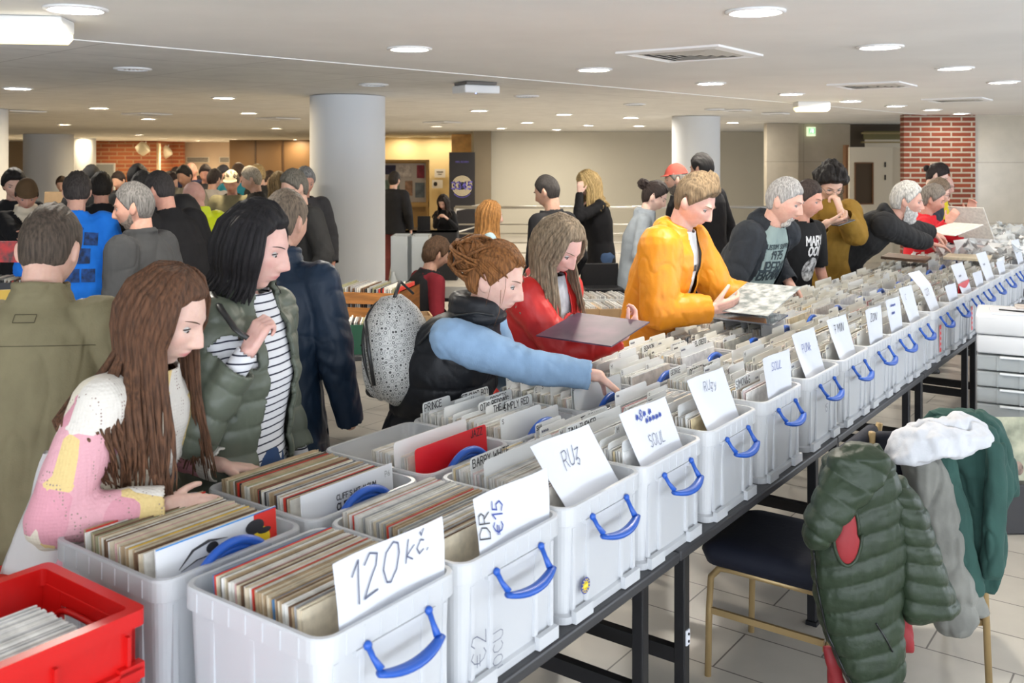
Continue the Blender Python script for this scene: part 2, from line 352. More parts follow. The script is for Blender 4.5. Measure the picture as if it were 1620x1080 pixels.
# ------------------------------------------------------------------ downlights
warm = (1.0, .80, .52); neut = (1.0, .93, .82)
def emat(name, c, s):
    m, N, L = newmat(name); b = N['Principled BSDF']; b.inputs['Base Color'].default_value = (.8, .8, .8, 1)
    b.inputs['Emission Color'].default_value = (*c, 1); b.inputs['Emission Strength'].default_value = s; MATS[name] = m; return m
e_n = emat('lamp_neutral', neut, 230); e_n2 = emat('lamp_neutral_dim', neut, 70); e_w = emat('lamp_warm', warm, 290); e_w2 = emat('lamp_warm_dim', warm, 70); e_far = emat('lamp_far', warm, 90)
white = mat('white_trim', (.82, .82, .82), .4)
def downlight(r):
    root = empty('downlight', (0, 0, 0)); mb = MB()
    mb.lathe([(r*.80, -.001), (r, -.001), (r, -.008), (r*.9, -.014), (r*.78, -.010), (r*.76, .0)], 32, caps=False); mb.build('trim_ring', white, root, True)
    mb = MB(); mb.lathe([(0.001, -.0075), (r*.4, -.0075), (r*.77, -.006)], 32, caps=False); mb.build('diffuser', e_n, root, True); return root
proto = None
lit = [(120, 13), (648, 76), (1195, 17), (1392, 73), (940, 109), (1510, 107), (1124, 131), (1587, 129), (1252, 148), (1346, 159), (1417, 167), (1474, 173), (1520, 179),
 (28, 140), (354, 155), (157, 171), (393, 179), (235, 188), (102, 197), (437, 203), (758, 175), (892, 181), (998, 186), (834, 194), (930, 198), (1011, 199), (1159, 194), (793, 203), (880, 205), (690, 200), (220, 213), (130, 218), (176, 222), (258, 219), (288, 223), (312, 226), (332, 229), (348, 231), (370, 220), (400, 226), (468, 221), (474, 224), (34, 229), (22, 234), (31, 245), (88, 241), (642, 218), (632, 221), (717, 219), (686, 229)]
rows_ = {}
for i, (x, y) in enumerate(lit):
    r = .13 if y < 190 else .12
    if proto is None: proto = downlight(.13); o = proto
    else: o = copy_tree(proto)
    Y = min(FPX*(ZC-CAMZ)/(YH-y), 29.5 if 610 < x < 720 else 35.5 if x > 150 else 31)
    q = Vector(((x-810)*Y/FPX, Y, ZC)); inpan = (q-A).dot(nv) > 0
    o.location = q+Vector((0, 0, .006 if inpan else 0))
    far = Y > 13; d_ = [c for c in o.children if c.name.startswith('diffuser')][0]; setmat(d_, e_w2 if (610 < x < 720 and Y > 15) else e_w if (x < 500 and Y > 9) or Y > 22 else e_n2 if x > 1380 else e_n)
    big = ['large bright round downlight at the top left, above the emergency lamp', 'round downlight near the top, right of centre of the left half, in the plain ceiling', 'bright round downlight at the very top of the photo, right of the middle', 'round downlight right of the big square air vent, towards the top right corner', 'round downlight just left of and below the big square air vent']
    near = {5: 'round downlight left of the rightmost one in the upper right corner', 6: 'round downlight below the big square air vent', 7: 'round downlight at the right edge of the photo', 8: 'round downlight above the lit emergency lamp by the exit sign', 13: 'round downlight at the left edge of the ceiling', 14: 'round downlight above and left of the thick white column'}
    if i < 5: tag(o, big[i], 'ceiling light', 'round downlights in the ceiling')
    elif i in near: tag(o, near[i], 'ceiling light', 'round downlights in the ceiling')
    else:
        zone = 'in the row before the brick pier' if x > 1300 else 'in the ceiling before the long blank wall' if x > 740 else 'over the information corner' if x > 600 else 'over the far crowd on the left'
        tag(o, 'small lit round downlight '+zone, 'ceiling light', 'downlights '+zone)
# unlit slotted downlights
pu = None
for i, (x, y) in enumerate([(210, 109), (591, 134), (833, 152), (1004, 165), (1130, 173)]):
    if pu is None:
        pu = empty('unlit_downlight', (0, 0, 0)); mb = MB(); mb.lathe([(.105, 0), (.13, 0), (.13, -.01), (.105, -.014)], 32, caps=False); mb.build('trim_ring', white, pu, True)
        mb = MB(); mb.lathe([(.001, .0), (.105, -.002)], 24, caps=False); mb.build('reflector', mat('dark_reflector', (.12, .12, .11), .2, metal=.7), pu)
        mb = MB()
        for j in range(5): mb.box((-.06+.03*j, 0, -.008), (.016, .05, .008))
        mb.build('lamp', mat('pale_lamp', (.8, .8, .78), .2), pu); o = pu
    else: o = copy_tree(pu)
    q = Pz(x, y, ZC); o.location = q+Vector((0, 0, .004)); 
    tag(o, ['unlit round downlight with bright slots, above the crowd on the left', 'unlit slotted round downlight just above the thick white column', 'unlit slotted round downlight right of the white wireless access box', 'faint unlit slotted downlight left of the right-hand column', 'faint unlit slotted downlight just above the right-hand column'][i], 'ceiling light')
# air vents
def vent(px, py, wx, label, s=.60):
    q = Pz(px, py, ZC); root = empty('air_vent', q, TROT, label, 'vent', 'square ceiling air vents'); mb = MB(); a = s/2
    mb.rings([[(i*a*f_, j*a*f_, z_) for i, j in ((-1, -1), (1, -1), (1, 1), (-1, 1))] for f_, z_ in ((.86, .0), (1, 0), (1, -.012), (.86, -.02), (.80, -.004))], False, False); mb.build('frame', white, root)
    mb = MB()
    for kx in range(5):
        f0 = .78-.15*kx; mb.rings([[(i*a*f_, j*a*f_, z_) for i, j in ((-1, -1), (1, -1), (1, 1), (-1, 1))] for f_, z_ in ((f0, -.004), (f0-.11, -.018), (f0-.12, -.016), (f0-.02, -.001))], False, False)
    mb.build('louvre', mat('vent_louvre', (.50, .48, .44), .5), root); mb = MB(); mb.box((0, 0, .0), (s*.84, s*.84, .004)); mb.build('backing', mat('vent_dark', (.16, .15, .14), .8), root)
vent(1092, 84, 0, 'large square louvred air vent in the ceiling, nearest one', .66); vent(1380, 134, 0, 'square louvred air vent above the lit emergency lamp on the right'); vent(1514, 157, 0, 'square air vent above the brick pier')
for i, (x, y) in enumerate([(30, 176), (232, 180), (440, 187), (700, 193), (1165, 174), (1227, 179)]): 
    vent(x, y, 0, ['thin dark ceiling vent at the left edge', 'dark ceiling vent over the far crowd', 'dark ceiling vent just left of the thick column', 'dark ceiling vent right of the thick column', 'small dark ceiling vent before the right-hand column', 'small dark ceiling vent right of the right-hand column'][i], .5 if i < 4 else .3)
# emergency lamps
def elamp(px, py, w_, label, rz=0):
    zt = ZC; Y = FPX*(ZC-CAMZ-.05)/(YH-py); root = empty('emergency_lamp', ((px-810)*Y/FPX, Y, ZC), rz, label, 'emergency light', 'box emergency lamps on the ceiling'); mb = MB()
    mb.box((0, 0, -.032), (w_, .20, .062), bev=.008); mb.build('housing', mat('lamp_housing', (.80, .80, .78), .4), root)
    mb = MB(); R = []
    for z_, f_ in ((-.062, .97), (-.085, .97), (-.11, .86)): R.append([(i*w_/2*f_, j*.1*f_, z_) for i, j in ((-1, -1), (1, -1), (1, 1), (-1, 1))])
    mb.rings(R); mb.build('diffuser', emat('lamp_emergency', (1, .80, .30), 1.5) if 'lamp_emergency' not in MATS else MATS['lamp_emergency'], root)
elamp(45, 46, .34, 'box emergency lamp glowing yellow in the top left corner', .15); elamp(1284, 168, .36, 'yellow glowing box emergency lamp above the exit sign, on the ceiling')
elamp(92, 225, .9, 'long yellow glowing lamp far left above the broad white column')
# wireless box
q = Pz(753, 132, ZC); t = empty('access_box', (q.x, q.y, ZC), .5, 'small white box hanging from a dark opening in the ceiling, with tiny blue light', 'wireless box')
mb = MB(); mb.box((0, 0, -.055), (.33, .26, .07), bev=.012); mb.build('casing', white, t); mb = MB(); mb.box((-.03, -.05, -.01), (.28, .24, .02)); mb.build('opening', mat('vent_dark', (0, 0, 0)), t)
mb = MB(); mb.ell((-.05, -.1, -.091), (.006, .006, .003)); mb.build('indicator', emat('blue_led', (.1, .2, 1), 8), t)
# exit sign
q = P(1283, 208, 17.84); t = empty('exit_sign', (q.x, q.y, q.z), 0, 'lit green emergency exit sign hanging on the stone wall left of the doors', 'exit sign')
mb = MB(); mb.box((0, 0, 0), (.16, .05, .17), bev=.005); mb.build('housing', emat('exit_glow', (.85, 1, .6), .5), t)
mb = MB(); mb.box((.01, -.028, .01), (.12, .004, .10)); mb.build('panel', emat('exit_green', (.01, .8, .15), .5), t)
mb = MB(); mb.box((.025, -.032, .01), (.035, .002, .07)); mb.tube([(-.02, -.032, .03), (-.01, -.032, .005), (-.03, -.032, -.02)], .006, 5); mb.ell((-.005, -.032, .045), (.009, .002, .009)); mb.build('running_figure', emat('exit_white', (.9, 1, .9), .8), t)
# wall spotlights on far brick, grilles, notice board
for x, y, Y, lb in ((226, 235, 35, 'round cream spotlight on the far brick wall, left one'), (262, 240, 36.8, 'round cream spotlight right of the lit strip on the far brick wall')):
    q = P(x, y, Y); t = empty('spotlight', q, 0, lb, 'spotlight', 'round spotlights on the far brick wall'); mb = MB(); mb.lathe([(.12, -.2), (.22, -.15), (.24, .12), (.20, .16)], 20, Matrix.Rotation(.9, 4, 'Y')); mb.build('head', mat('spot_cream', (.6, .55, .42), .5), t, True); mb = MB(); mb.tube([(0, 0, 0), (0, .3, .25)], .03); mb.build('bracket', white, t)
for x0, x1, lb in ((295, 331, 'grey slotted wall grille above the far crowd, left one'), (347, 364, 'grey slotted wall grille beside the brown panel wall')):
    a = P(x0, 250, 38.4); b_ = P(x1, 256, 38.4); t = empty('wall_grille', ((a.x+b_.x)/2, 38.4, 1.8), 0, lb, 'grille'); mb = MB(); mb.box((0, 0, 0), (b_.x-a.x, .04, .22)); mb.build('frame', mat('grille_cream', (.7, .66, .58), .5), t)
    for k_ in range(4): mb = MB(); mb.box((0, -.03, -.07+.045*k_), (b_.x-a.x-.08, .02, .03)); mb.build('slat', mat('grille_dark', (.14, .13, .12), .6), t)
t = empty('notice_board', P(166, 300, 34.5), 0, 'white framed glass notice board standing before the far brick wall', 'notice board'); mb = MB(); mb.box((0, 0, 0), (.72, .06, 1.9)); mb.build('frame', mat('white_frame', (.75, .78, .8), .4), t); mb = MB(); mb.box((0, -.04, .1), (.62, .02, 1.6)); mb.build('panel', mat('board_grey', (.38, .42, .46), .3), t)
mb = MB(); mb.box((.05, -.06, .2), (.36, .01, .5)); mb.build('poster', mat('poster_white', (.8, .8, .82), .6), t)
mb = MB(); p_ = P(251, 262, 35.2); mb.lathe([(.07, 0), (.07, 2.4)], 12, Matrix.Translation((p_.x, 35.2, 0))); tag(mb.build('pipe', mat('pipe_cream', (.75, .6, .4), .4), smooth=True), 'cream vertical pipe catching warm light on the far brick wall', 'pipe')
# ------------------------------------------------------------------ tables under the crates
TZ = .73
blk = mat('black_metal', (.015, .015, .017), .35, metal=.3); tabm = mat('table_black', (.03, .03, .033), .45, bump=(60, .1, .002))
def table_at(M, Lg, W, label, group, color=None, z=TZ):
    root = empty('folding_table', M.translation, M.to_euler().z, label, 'table', group)
    mb = MB(); mb.box((Lg/2, W/2, z-.016), (Lg-.006, W, .03), bev=.006); mb.build('tabletop', color or tabm, root)
    for e in (.13, Lg-.13):
        for y in (.06, W-.06): mb = MB(); mb.box((e, y, (z-.03)/2+.008), (.036, .036, z-.046), bev=.004); mb.cm = 0; mb.box((e, y, .008), (.044, .044, .016)); mb.build('leg', blk, root)
        mb = MB(); mb.box((e, W/2, .36), (.03, W-.12, .045)); mb.box((e, W/2, z-.05), (.03, W-.1, .03)); mb.build('crossbar', blk, root)
        s_ = 1 if e < Lg/2 else -1
        mb = MB(); mb.tube([(e, W/2, .36), (e+s_*.17, W/2, .55), (e+s_*.30, W/2, z-.04)], .012, 6, flat=1.6); mb.build('brace', blk, root)
    return root
TB = Matrix.Translation(T(0, 0, 0)) @ rotz(TROT)
js = [-1.86, -.43, 1.0, 2.43, 3.86, 5.29, 6.72, 8.15, 9.58]
for i, s0 in enumerate(js):
    table_at(Matrix.Translation(T(s0, -.012, 0)) @ rotz(TROT), 1.43, .90, ['black folding table under the red crate, at the near end of the row', 'black folding table under the crate with the 120 K\u010d sign', 'black folding table beside the chair with the navy seat', 'black folding table behind the green padded jacket', 'black folding table in the middle of the row, right of the hooded man in mustard', 'black folding table behind the clear drawer tower', 'black folding table under the far crates with white crumpled sleeves', 'black folding table second from the far end of the row', 'black folding table at the far end of the row'][i], 'folding tables under the record crates')
# ------------------------------------------------------------------ crates
cr_m = plastic_mat('clear_plastic', (.86, .88, .91), .44, .28, .25); cr_w = plastic_mat('milky_plastic', (.84, .86, .89), .24, .3, .25)
blue_h = mat('blue_plastic', (.012, .085, .42), .35); wcard = mat('white_liner_card', (.80, .82, .86), .6, bump=(15, .2, .004))
CW, CD, CH = .385, .415, .285
def rr(w, d, r, z, n=6, cx=0, cy=0):
    pts = []
    for qx, qy, a0 in ((1, 1, 0), (-1, 1, 90), (-1, -1, 180), (1, -1, 270)):
        for i in range(n+1):
            a = math.radians(a0+90*i/n); pts.append((cx+qx*(w/2-r)+r*math.cos(a), cy+qy*(d/2-r)+r*math.sin(a), z))
    return pts
def crate_meshes():
    b = MB(); cy = CD/2; w, d = CW, CD
    b.rings([rr(w-.05, d-.05, .03, .006, cy=cy), rr(w-.044, d-.044, .03, 0, cy=cy), rr(w-.016, d-.016, .03, 0, cy=cy), rr(w-.014, d-.014, .03, .018, cy=cy), rr(w-.034, d-.034, .03, .022, cy=cy), rr(w-.018, d-.018, .034, CH-.05, cy=cy),
             rr(w-.016, d-.016, .035, CH-.046, cy=cy), rr(w, d, .04, CH-.044, cy=cy), rr(w, d, .04, CH-.004, cy=cy), rr(w-.004, d-.004, .04, CH, cy=cy), rr(w-.022, d-.022, .034, CH, cy=cy), rr(w-.024, d-.024, .034, CH-.05, cy=cy), rr(w-.040, d-.040, .03, .026, cy=cy), rr(w-.05, d-.05, .03, .008, cy=cy)], True, True)
    body = b
    rb = MB()
    for i in range(7):
        x = -w/2+.06+i*(w-.12)/6
        rb.box((x, .004, CH-.024), (.0025, .012, .036)); rb.box((x, d-.004, CH-.024), (.0025, .012, .036))
        y = .06+i*(d-.12)/6; rb.box((-w/2+.004, y, CH-.024), (.012, .0025, .036)); rb.box((w/2-.004, y, CH-.024), (.012, .0025, .036))
    for x in (-.150, -.085, .085, .150): rb.box((x, .012, .13), (.012, .008, .20)); 
    for y in (.08, .2, .32): rb.box((-w/2+.012, y, .13), (.006, .012, .2)); rb.box((w/2-.012, y, .13), (.006, .012, .2))
    rb.box((-.12, .002, .016), (.08, .014, .03)); rb.box((.12, .002, .016), (.08, .014, .03)); rb.box((0, .003, .235), (.22, .012, .01))
    return body, rb
_b, _r = crate_meshes()
def handle_down():
    h = MB()
    for sx in (-1, 1):
        h.ell((sx*.085, -.006, .242), (.009, .008, .009), None, 10, 8)
        h.tube([(sx*.085, -.006, .242), (sx*.083, -.018, .222), (sx*.078, -.034, .203)], [.006, .0055, .008], 8)
    n = 13; pts = []; rad = []
    for i in range(n): u = -1+2*i/(n-1); pts.append((u*.088, -.036-.012*(1-u*u), .200-.014*(1-u*u))); rad.append(.0095+.0055*(1-u*u))
    h.tube(pts, rad, 10, flat=.62, up=(0, 0, 1)); return h
def handle_up():
    h = MB(); n = 17; pts = []; 
    for i in range(n): u = -1+2*i/(n-1); pts.append((u*.098, .016, .245+.062*(1-u*u)**.75))
    h.tube(pts, [.006]+[.010]*(n-2)+[.006], 8, flat=1.0)
    pts2 = [(p[0]*.86, p[1]+.004, .245+(p[2]-.245)*.72) for p in pts]; h.tube(pts2, .006, 8)
    vs_ = [p for p in pts]+[(p[0], p[1]+.002, .24) for p in pts[::-1]]; h.add(vs_, [tuple(range(len(vs_)))]); return h
CP = {}
def make_crate(key):
    root = empty('record_crate', (0, 0, 0)); m = cr_w if key[0] == 'front' else cr_m
    bb = MB(); bb.add(_b.v, _b.f); bb.add(_r.v, _r.f); bb.build('crate_body', m, root, False)
    (handle_down() if key[0] == 'front' else handle_up()).build('handle', blue_h, root, True)
    return root
def place_crate(kind, s, t, label, n=[0]):
    if kind not in CP: CP[kind] = make_crate((kind,)); o = CP[kind]
    else: o = copy_tree(CP[kind])
    o.location = T(s, t, TZ); o.rotation_euler = (0, 0, TROT); tag(o, label, 'crate', 'clear record crates on the tables')
    return o
SF = [-.178, .214, .611, .998, 1.428, 1.871, 2.317, 2.735, 3.12, 3.49, 3.88, 4.341, 4.772, 5.201, 5.574, 5.985, 6.414, 6.85, 7.27, 7.69, 8.11, 8.53, 8.95, 9.37, 9.80]
signs = ['120 K\u010d', 'DR \u20ac15', 'Ruz', 'of blue scribbles and SOUL', 'Ruzy', 'of small blue SOUL', 'Punk', '7 MIN', 'ZON', 'of scribbled blue lines', 'of a small C', 'folded at its top', 'after the folded one', 'pale, by the red card']
fl = []
for i, s in enumerate(SF):
    if i < len(signs): lb = 'clear front-row crate with blue handle, with the sign '+signs[i]
    elif i < 18: lb = ['first', 'second', 'third', 'fourth'][i-14]+' front-row crate past the small red card'
    else: lb = 'clear crate in the far front row, at the right edge of the photo'
    place_crate('front', s, 0, lb)
    mb = MB(); mb.box((0, 0, .115), (.29, .002, .225)); o = mb.build('liner_card', wcard); tag(o, 'white card behind the clear front of the crate '+('with sign '+signs[i] if i < 14 else 'in the far front row'), 'card', 'white liner cards'); o.location = T(s, .031, TZ+.012); o.rotation_euler = (0, 0, TROT)
SB = [-.205, .197, .602, .985, 1.41, 1.83, 2.26, 2.68, 3.08, 3.48, 3.88, 4.31, 4.74, 5.16, 5.58, 6.0, 6.43, 6.86, 7.28, 7.70, 8.12, 8.54, 8.96, 9.38, 9.80]
bl = ['back-row crate nearest the girl, with a black-and-white drawing cover in front', 'back-row crate with the cover reading CLIFF RICHARD', 'back-row crate with the red JAZZ divider, half empty behind', 'back-row crate with the PRINCE and SIMPLY RED dividers', 'back-row crate under the blue sleeve of the reaching woman', 'back-row crate right of the reaching hand', 'back-row crate in front of the woman in red', 'back-row crate below the record held by the woman in red', 'back-row crate in front of the man in the yellow jacket', 'back-row crate under the loose record in front of the yellow jacket', 'back-row crate with blue handle below the grey T-shirt', 'back-row crate before the man in the dark hooded denim jacket', 'back-row crate by the hand of the man in denim', 'back-row crate before the hooded youth', 'back-row crate before the white-bearded man', 'back-row crate under the arms of the white-bearded man', 'back-row crate under the flat hand of the white-bearded man', 'back-row crate under the wristwatch hand']
for i, s in enumerate(SB): place_crate('back', s, .437, bl[i] if i < len(bl) else 'clear crate in the far back row full of white crumpled sleeves')
# ------------------------------------------------------------------ records
REC_C = {'cream': (.62, .54, .40), 'white': (.80, .79, .76), 'tan': (.42, .31, .19), 'brown': (.16, .09, .05), 'black': (.03, .03, .03), 'grey': (.38, .38, .38), 'red': (.62, .05, .03), 'blue': (.08, .20, .38), 'pink': (.62, .38, .36), 'yellow': (.75, .50, .06), 'pale': (.70, .68, .62), 'olive': (.30, .29, .17)}
RM = {k: mat('sleeve_'+k, c, .55, vary=.12, vscale=40) for k, c in REC_C.items()}
RMP = {k: mat('plastic_sleeve_'+k, tuple(.55*a+.35 for a in c), .15, vary=.15, vscale=30, coat=.4) for k, c in REC_C.items()}
def sleeve_mesh(th):
    mb = MB(); W, H = .312, .293
    mb.box((0, 0, H/2), (W, .0012, H)); mb.box((0, th, H/2), (W-.001, .0012, H-.002)); mb.box((-W/2+.001, th/2, H/2), (.002, th, H-.003)); mb.box((0, th/2, .002), (W, th, .003)); mb.box((.004, th/2, H/2-.004), (W-.012, .0018, H-.01)); return mb
sl_me = []
for th in (.0028, .0036, .0046):
    mb = sleeve_mesh(th); me = bpy.data.meshes.new('record_sleeve'); me.from_pydata(mb.v, [], mb.f); fix(me); me.materials.append(RM['cream']); sl_me.append(me)
rng = random.Random(11)
def fill(s, t, y0, y1, pitch, desc, group, weights, lean=-.10, dx=0, plastic=False, z=TZ+.012, base=None, rot=None, jz=.004, sc=1):
    y = y0; n = 0; ks = list(weights); ws = [weights[k] for k in ks]
    while y < y1:
        me = rng.choice(sl_me); o = bpy.data.objects.new('record_sleeve', me); COL.objects.link(o)
        c = rng.choices(ks, ws)[0]; setmat(o, (RMP if plastic else RM)[c])
        M = (base or (Matrix.Translation(T(s, t, z)) @ rotz(TROT))) @ Matrix.Translation((dx+rng.uniform(-.004, .004), y, rng.uniform(0, jz))) @ Matrix.Rotation(lean, 4, 'X') @ Matrix.Scale(sc, 4)
        f_ = (y-y0)/(y1-y0); o.matrix_world = M; tag(o, 'thin %s record edge %s, %s' % (c, 'at the front' if f_ < .2 else 'left of the middle' if f_ < .4 else 'in the middle' if f_ < .6 else 'behind the middle' if f_ < .8 else 'at the back', desc), 'record', group); y += pitch*rng.uniform(.85, 1.15); n += 1
    return n
old = {'cream': 6, 'white': 3, 'tan': 5, 'brown': 3, 'black': 1.5, 'grey': 1, 'red': .7, 'pink': 1, 'blue': .5, 'pale': 4, 'olive': .6, 'yellow': .3}
pale = {'cream': 4, 'white': 5, 'pale': 6, 'tan': 2, 'grey': 2, 'olive': 1, 'pink': .3, 'red': .2, 'yellow': .3}
cnt = 0
cnt += fill(SB[0], .437, .085, .315, .0062, 'in the back-row crate nearest the girl', 'record sleeves in the crate with the face cover', old)
cnt += fill(SB[1], .437, .085, .35, .0062, 'in the crate with the CLIFF RICHARD cover', 'record sleeves behind the CLIFF RICHARD cover', old)
cnt += fill(SF[0], 0, .065, .32, .0062, 'in the crate with the 120 K\u010d sign', 'record sleeves behind the 120 K\u010d sign', old)
cnt += fill(SF[1], 0, .065, .37, .0064, 'in the crate with the DR sign', 'record sleeves behind the DR sign', {**pale, 'tan': 6, 'brown': 2, 'red': .7})
cnt += fill(SB[2], .437, .08, .21, .0062, 'behind the red JAZZ divider', 'record sleeves behind the red JAZZ divider', pale, plastic=True)
cnt += fill(SF[2], 0, .065, .36, .0072, 'in the crate with the Ruz sign', 'record sleeves behind the Ruz sign', pale, plastic=True)
print('individual sleeves', cnt)
# the rest of the records, past the first three hundred
keys = list(REC_C); mb = MB(); wts = [pale.get(k, .2) for k in keys]
def bulk(s, t, y0, y1, pitch, dx=0):
    base = Matrix.Translation(T(s, t, TZ+.012)) @ rotz(TROT); y = y0
    while y < y1:
        mb.cm = rng.choices(range(len(keys)), wts)[0]; M = base @ Matrix.Translation((dx+rng.uniform(-.004, .004), y, rng.uniform(-.002, .004))) @ Matrix.Rotation(-.08+rng.uniform(-.02, .01), 4, 'X')
        mb.box((0, 0, .147), (.310, .004, .294), M); y += pitch*rng.uniform(.8, 1.3)
for i, s in enumerate(SF):
    if i >= 3: bulk(s, 0, .06, .37, .0075)
for i, s in enumerate(SB):
    if i >= 3: bulk(s, .437, .06, .37, .0075)
tag(mb.build('record_sleeves', [RMP[k] for k in keys]), 'plastic-covered records packed upright in the farther crates', 'record sleeves', kind='stuff')
# ------------------------------------------------------------------ dividers
div_m = plastic_mat('divider_plastic', (.85, .865, .86), .03, .4, .12); div_c = plastic_mat('divider_plastic_warm', (.86, .84, .76), .03, .45, .12); red_m = mat('red_card', (.66, .012, .02), .35); ink = mat('ink', (.02, .02, .025), .7); inkb = mat('ink_blue', (.03, .06, .30), .7); pencil = mat('pencil', (.10, .11, .17), .8)
def div_mesh(tab, H=.326, m=None):
    W = .318; x0, x1, hh = {0: (-W/2, -W/2+.14, .022), 1: (-.07, .07, .022), 2: (W/2-.15, W/2, .022), 3: (-W/2, W/2, .0), 4: (-W/2, .06, .02)}[tab]
    pts = [(-W/2, 0)]; base = H-hh
    def rc(x, z, a0):  # rounded corner
        r = .010; return [(x+r*math.cos(math.radians(a0+a)), z+r*math.sin(math.radians(a0+a))) for a in (0, 45, 90)]
    pts = [(W/2, 0)]
    if x1 < W/2-.001: pts += rc(W/2-.01, base-.01, 0)+[(x1, base)]
    pts += rc(x1-.01, H-.01, 0)+rc(x0+.01, H-.01, 90)
    if x0 > -W/2+.001: pts += [(x0, base)]+rc(-W/2+.01, base-.01, 90)
    pts += [(-W/2, 0)]; mb = MB(); mb.rings([[(x, 0, z) for x, z in pts], [(x, .0012, z) for x, z in pts]]); me = bpy.data.meshes.new('divider'); me.from_pydata(mb.v, [], mb.f); fix(me); me.materials.append(div_m); return me
dm_ = [div_mesh(i) for i in range(5)]
dm_low = [div_mesh(i, .318) for i in range(5)]
ndiv = 0
def divider(s, t, y, tab, label, text=None, tx=-.15, size=.017, wd=.0028, group=None, m=None, lean=-.08, low=False, dx=0, im=None, ty=None, dz=0):
    global ndiv
    me = (dm_low if low else dm_)[tab]; o = bpy.data.objects.new('divider', me); COL.objects.link(o); setmat(o, m or div_m)
    o.matrix_world = Matrix.Translation(T(s, t, TZ+.012)) @ rotz(TROT) @ Matrix.Translation((dx, y, dz)) @ Matrix.Rotation(lean, 4, 'X')
    tag(o, label, 'divider', group); ndiv += 1
    if text:
        mb = MB(); H = .318 if low else .326; letters(mb, text, (tx, 0, (ty if ty is not None else H-.006-size)), (1, 0, 0), (0, 0, 1), size, wd, .04, off=.0006, rng=rng); mb.build('lettering', im or ink, o)
    return o
# named dividers
S3, S4 = SB[3], SB[4]
nd = [(SB[3], .437, .36, 0, 'PRINCE', -.15, .022), (SB[3], .437, .335, 2, 'PET SHOP BOYS', .0, .019), (SB[3], .437, .27, 4, None, 0, 0), (SB[3], .437, .30, 1, 'U', .02, .015), (SB[3], .437, .20, 1, 'OTIS REDDING', -.06, .02), (SB[3], .437, .17, 1, 'THE JAM', -.03, .02), (SB[3], .437, .235, 2, 'ROCKETS', .04, .017), (SB[3], .437, .15, 2, 'SIMPLY RED', .0, .021), (SB[3], .437, .045, 4, 'S', -.15, .014),
      (SB[4], .437, .05, 3, None, 0, 0), (SF[3], 0, .30, 2, 'TEMPTATIONS', .0, .019), (SF[3], 0, .25, 3, 'TINA TURNER', -.15, .021), (SF[3], 0, .36, 0, 'SHA', -.155, .014), (SF[2], 0, .30, 0, 'BARRY WHITE', -.15, .021), (SF[2], 0, .255, 3, None, 0, 0), (SF[5], 0, .10, 3, 'SIMON&G', -.155, .026), (SF[5], 0, .20, 2, 'NIGHTLY MK', -.1, .018), (SF[5], 0, .33, 1, 'DEODATO', -.05, .024), (SF[5], 0, .36, 0, 'GEORGE', -.15, .018), (SF[5], 0, .30, 2, 'CHANCE', .0, .02),
      (SB[6], .437, .10, 2, 'MICHAEL CRETU', -.03, .02), (SB[6], .437, .16, 1, 'BRINGLES', -.05, .02), (SB[6], .437, .25, 0, 'BENSON', -.14, .02), (SF[6], 0, .12, 3, 'JOHNNY CASH', -.15, .019), (SB[9], .437, .3, 1, 'ISAAC', -.05, .016), (SB[8], .437, .05, 4, 'E', -.15, .016), (SB[11], .437, .33, 0, 'SONGS', -.14, .016), (SB[11], .437, .2, 1, 'MAMA', -.05, .016), (SB[12], .437, .3, 2, 'CURTIS', .03, .016)]
for (s, t, y, tab, tx_, ox, sz) in nd:
    divider(s, t, y, tab, ('white plastic divider card lettered '+tx_ if tx_ else ('tall blank white divider card '+{SB[3]: 'in the crate with the PRINCE divider', SB[4]: 'under the blue sleeve', SF[2]: 'in the crate with the Ruz sign'}.get(s, ''))), tx_, ox, sz or .018, .0030 if sz > .018 else .0022, 'white divider cards', dz=rng.uniform(0, .012))
divider(SB[2], .437, .05, 3, 'red divider card lettered JAZZ', 'JAZZ', .085, .020, .0026, 'white divider cards', m=red_m, low=False)
divider(SB[2], .437, .11, 3, 'long white blank divider card behind the red JAZZ card', group='white divider cards', dz=.012, dx=-.02)
bs = ['', '', '', '', 'crate under the blue sleeve', 'crate right of the reaching hand', 'crate before the woman in red', 'crate below the held purple cover', 'crate before the yellow jacket', 'crate under the loose glossy record', 'crate below the grey T-shirt', 'crate before the man in denim', 'crate by the denim cuff', 'crate before the hooded youth', 'crate before the white-bearded man', 'crate under his black sleeves', 'crate under his flat hand']
fs_ = ['', '', '', 'blue-scribble SOUL', 'leaning Ruzy', 'small SOUL', 'PUNK', '7 MIN', 'ZON', 'scribbled-lines', 'letter C', 'folded-sign', 'faintly written', 'red-card']
ban = set((round(s, 3), t) for s, t in ((SB[0], .437), (SB[1], .437), (SB[2], .437), (SF[0], 0), (SF[1], 0), (SF[2], 0), (SB[3], .437)))
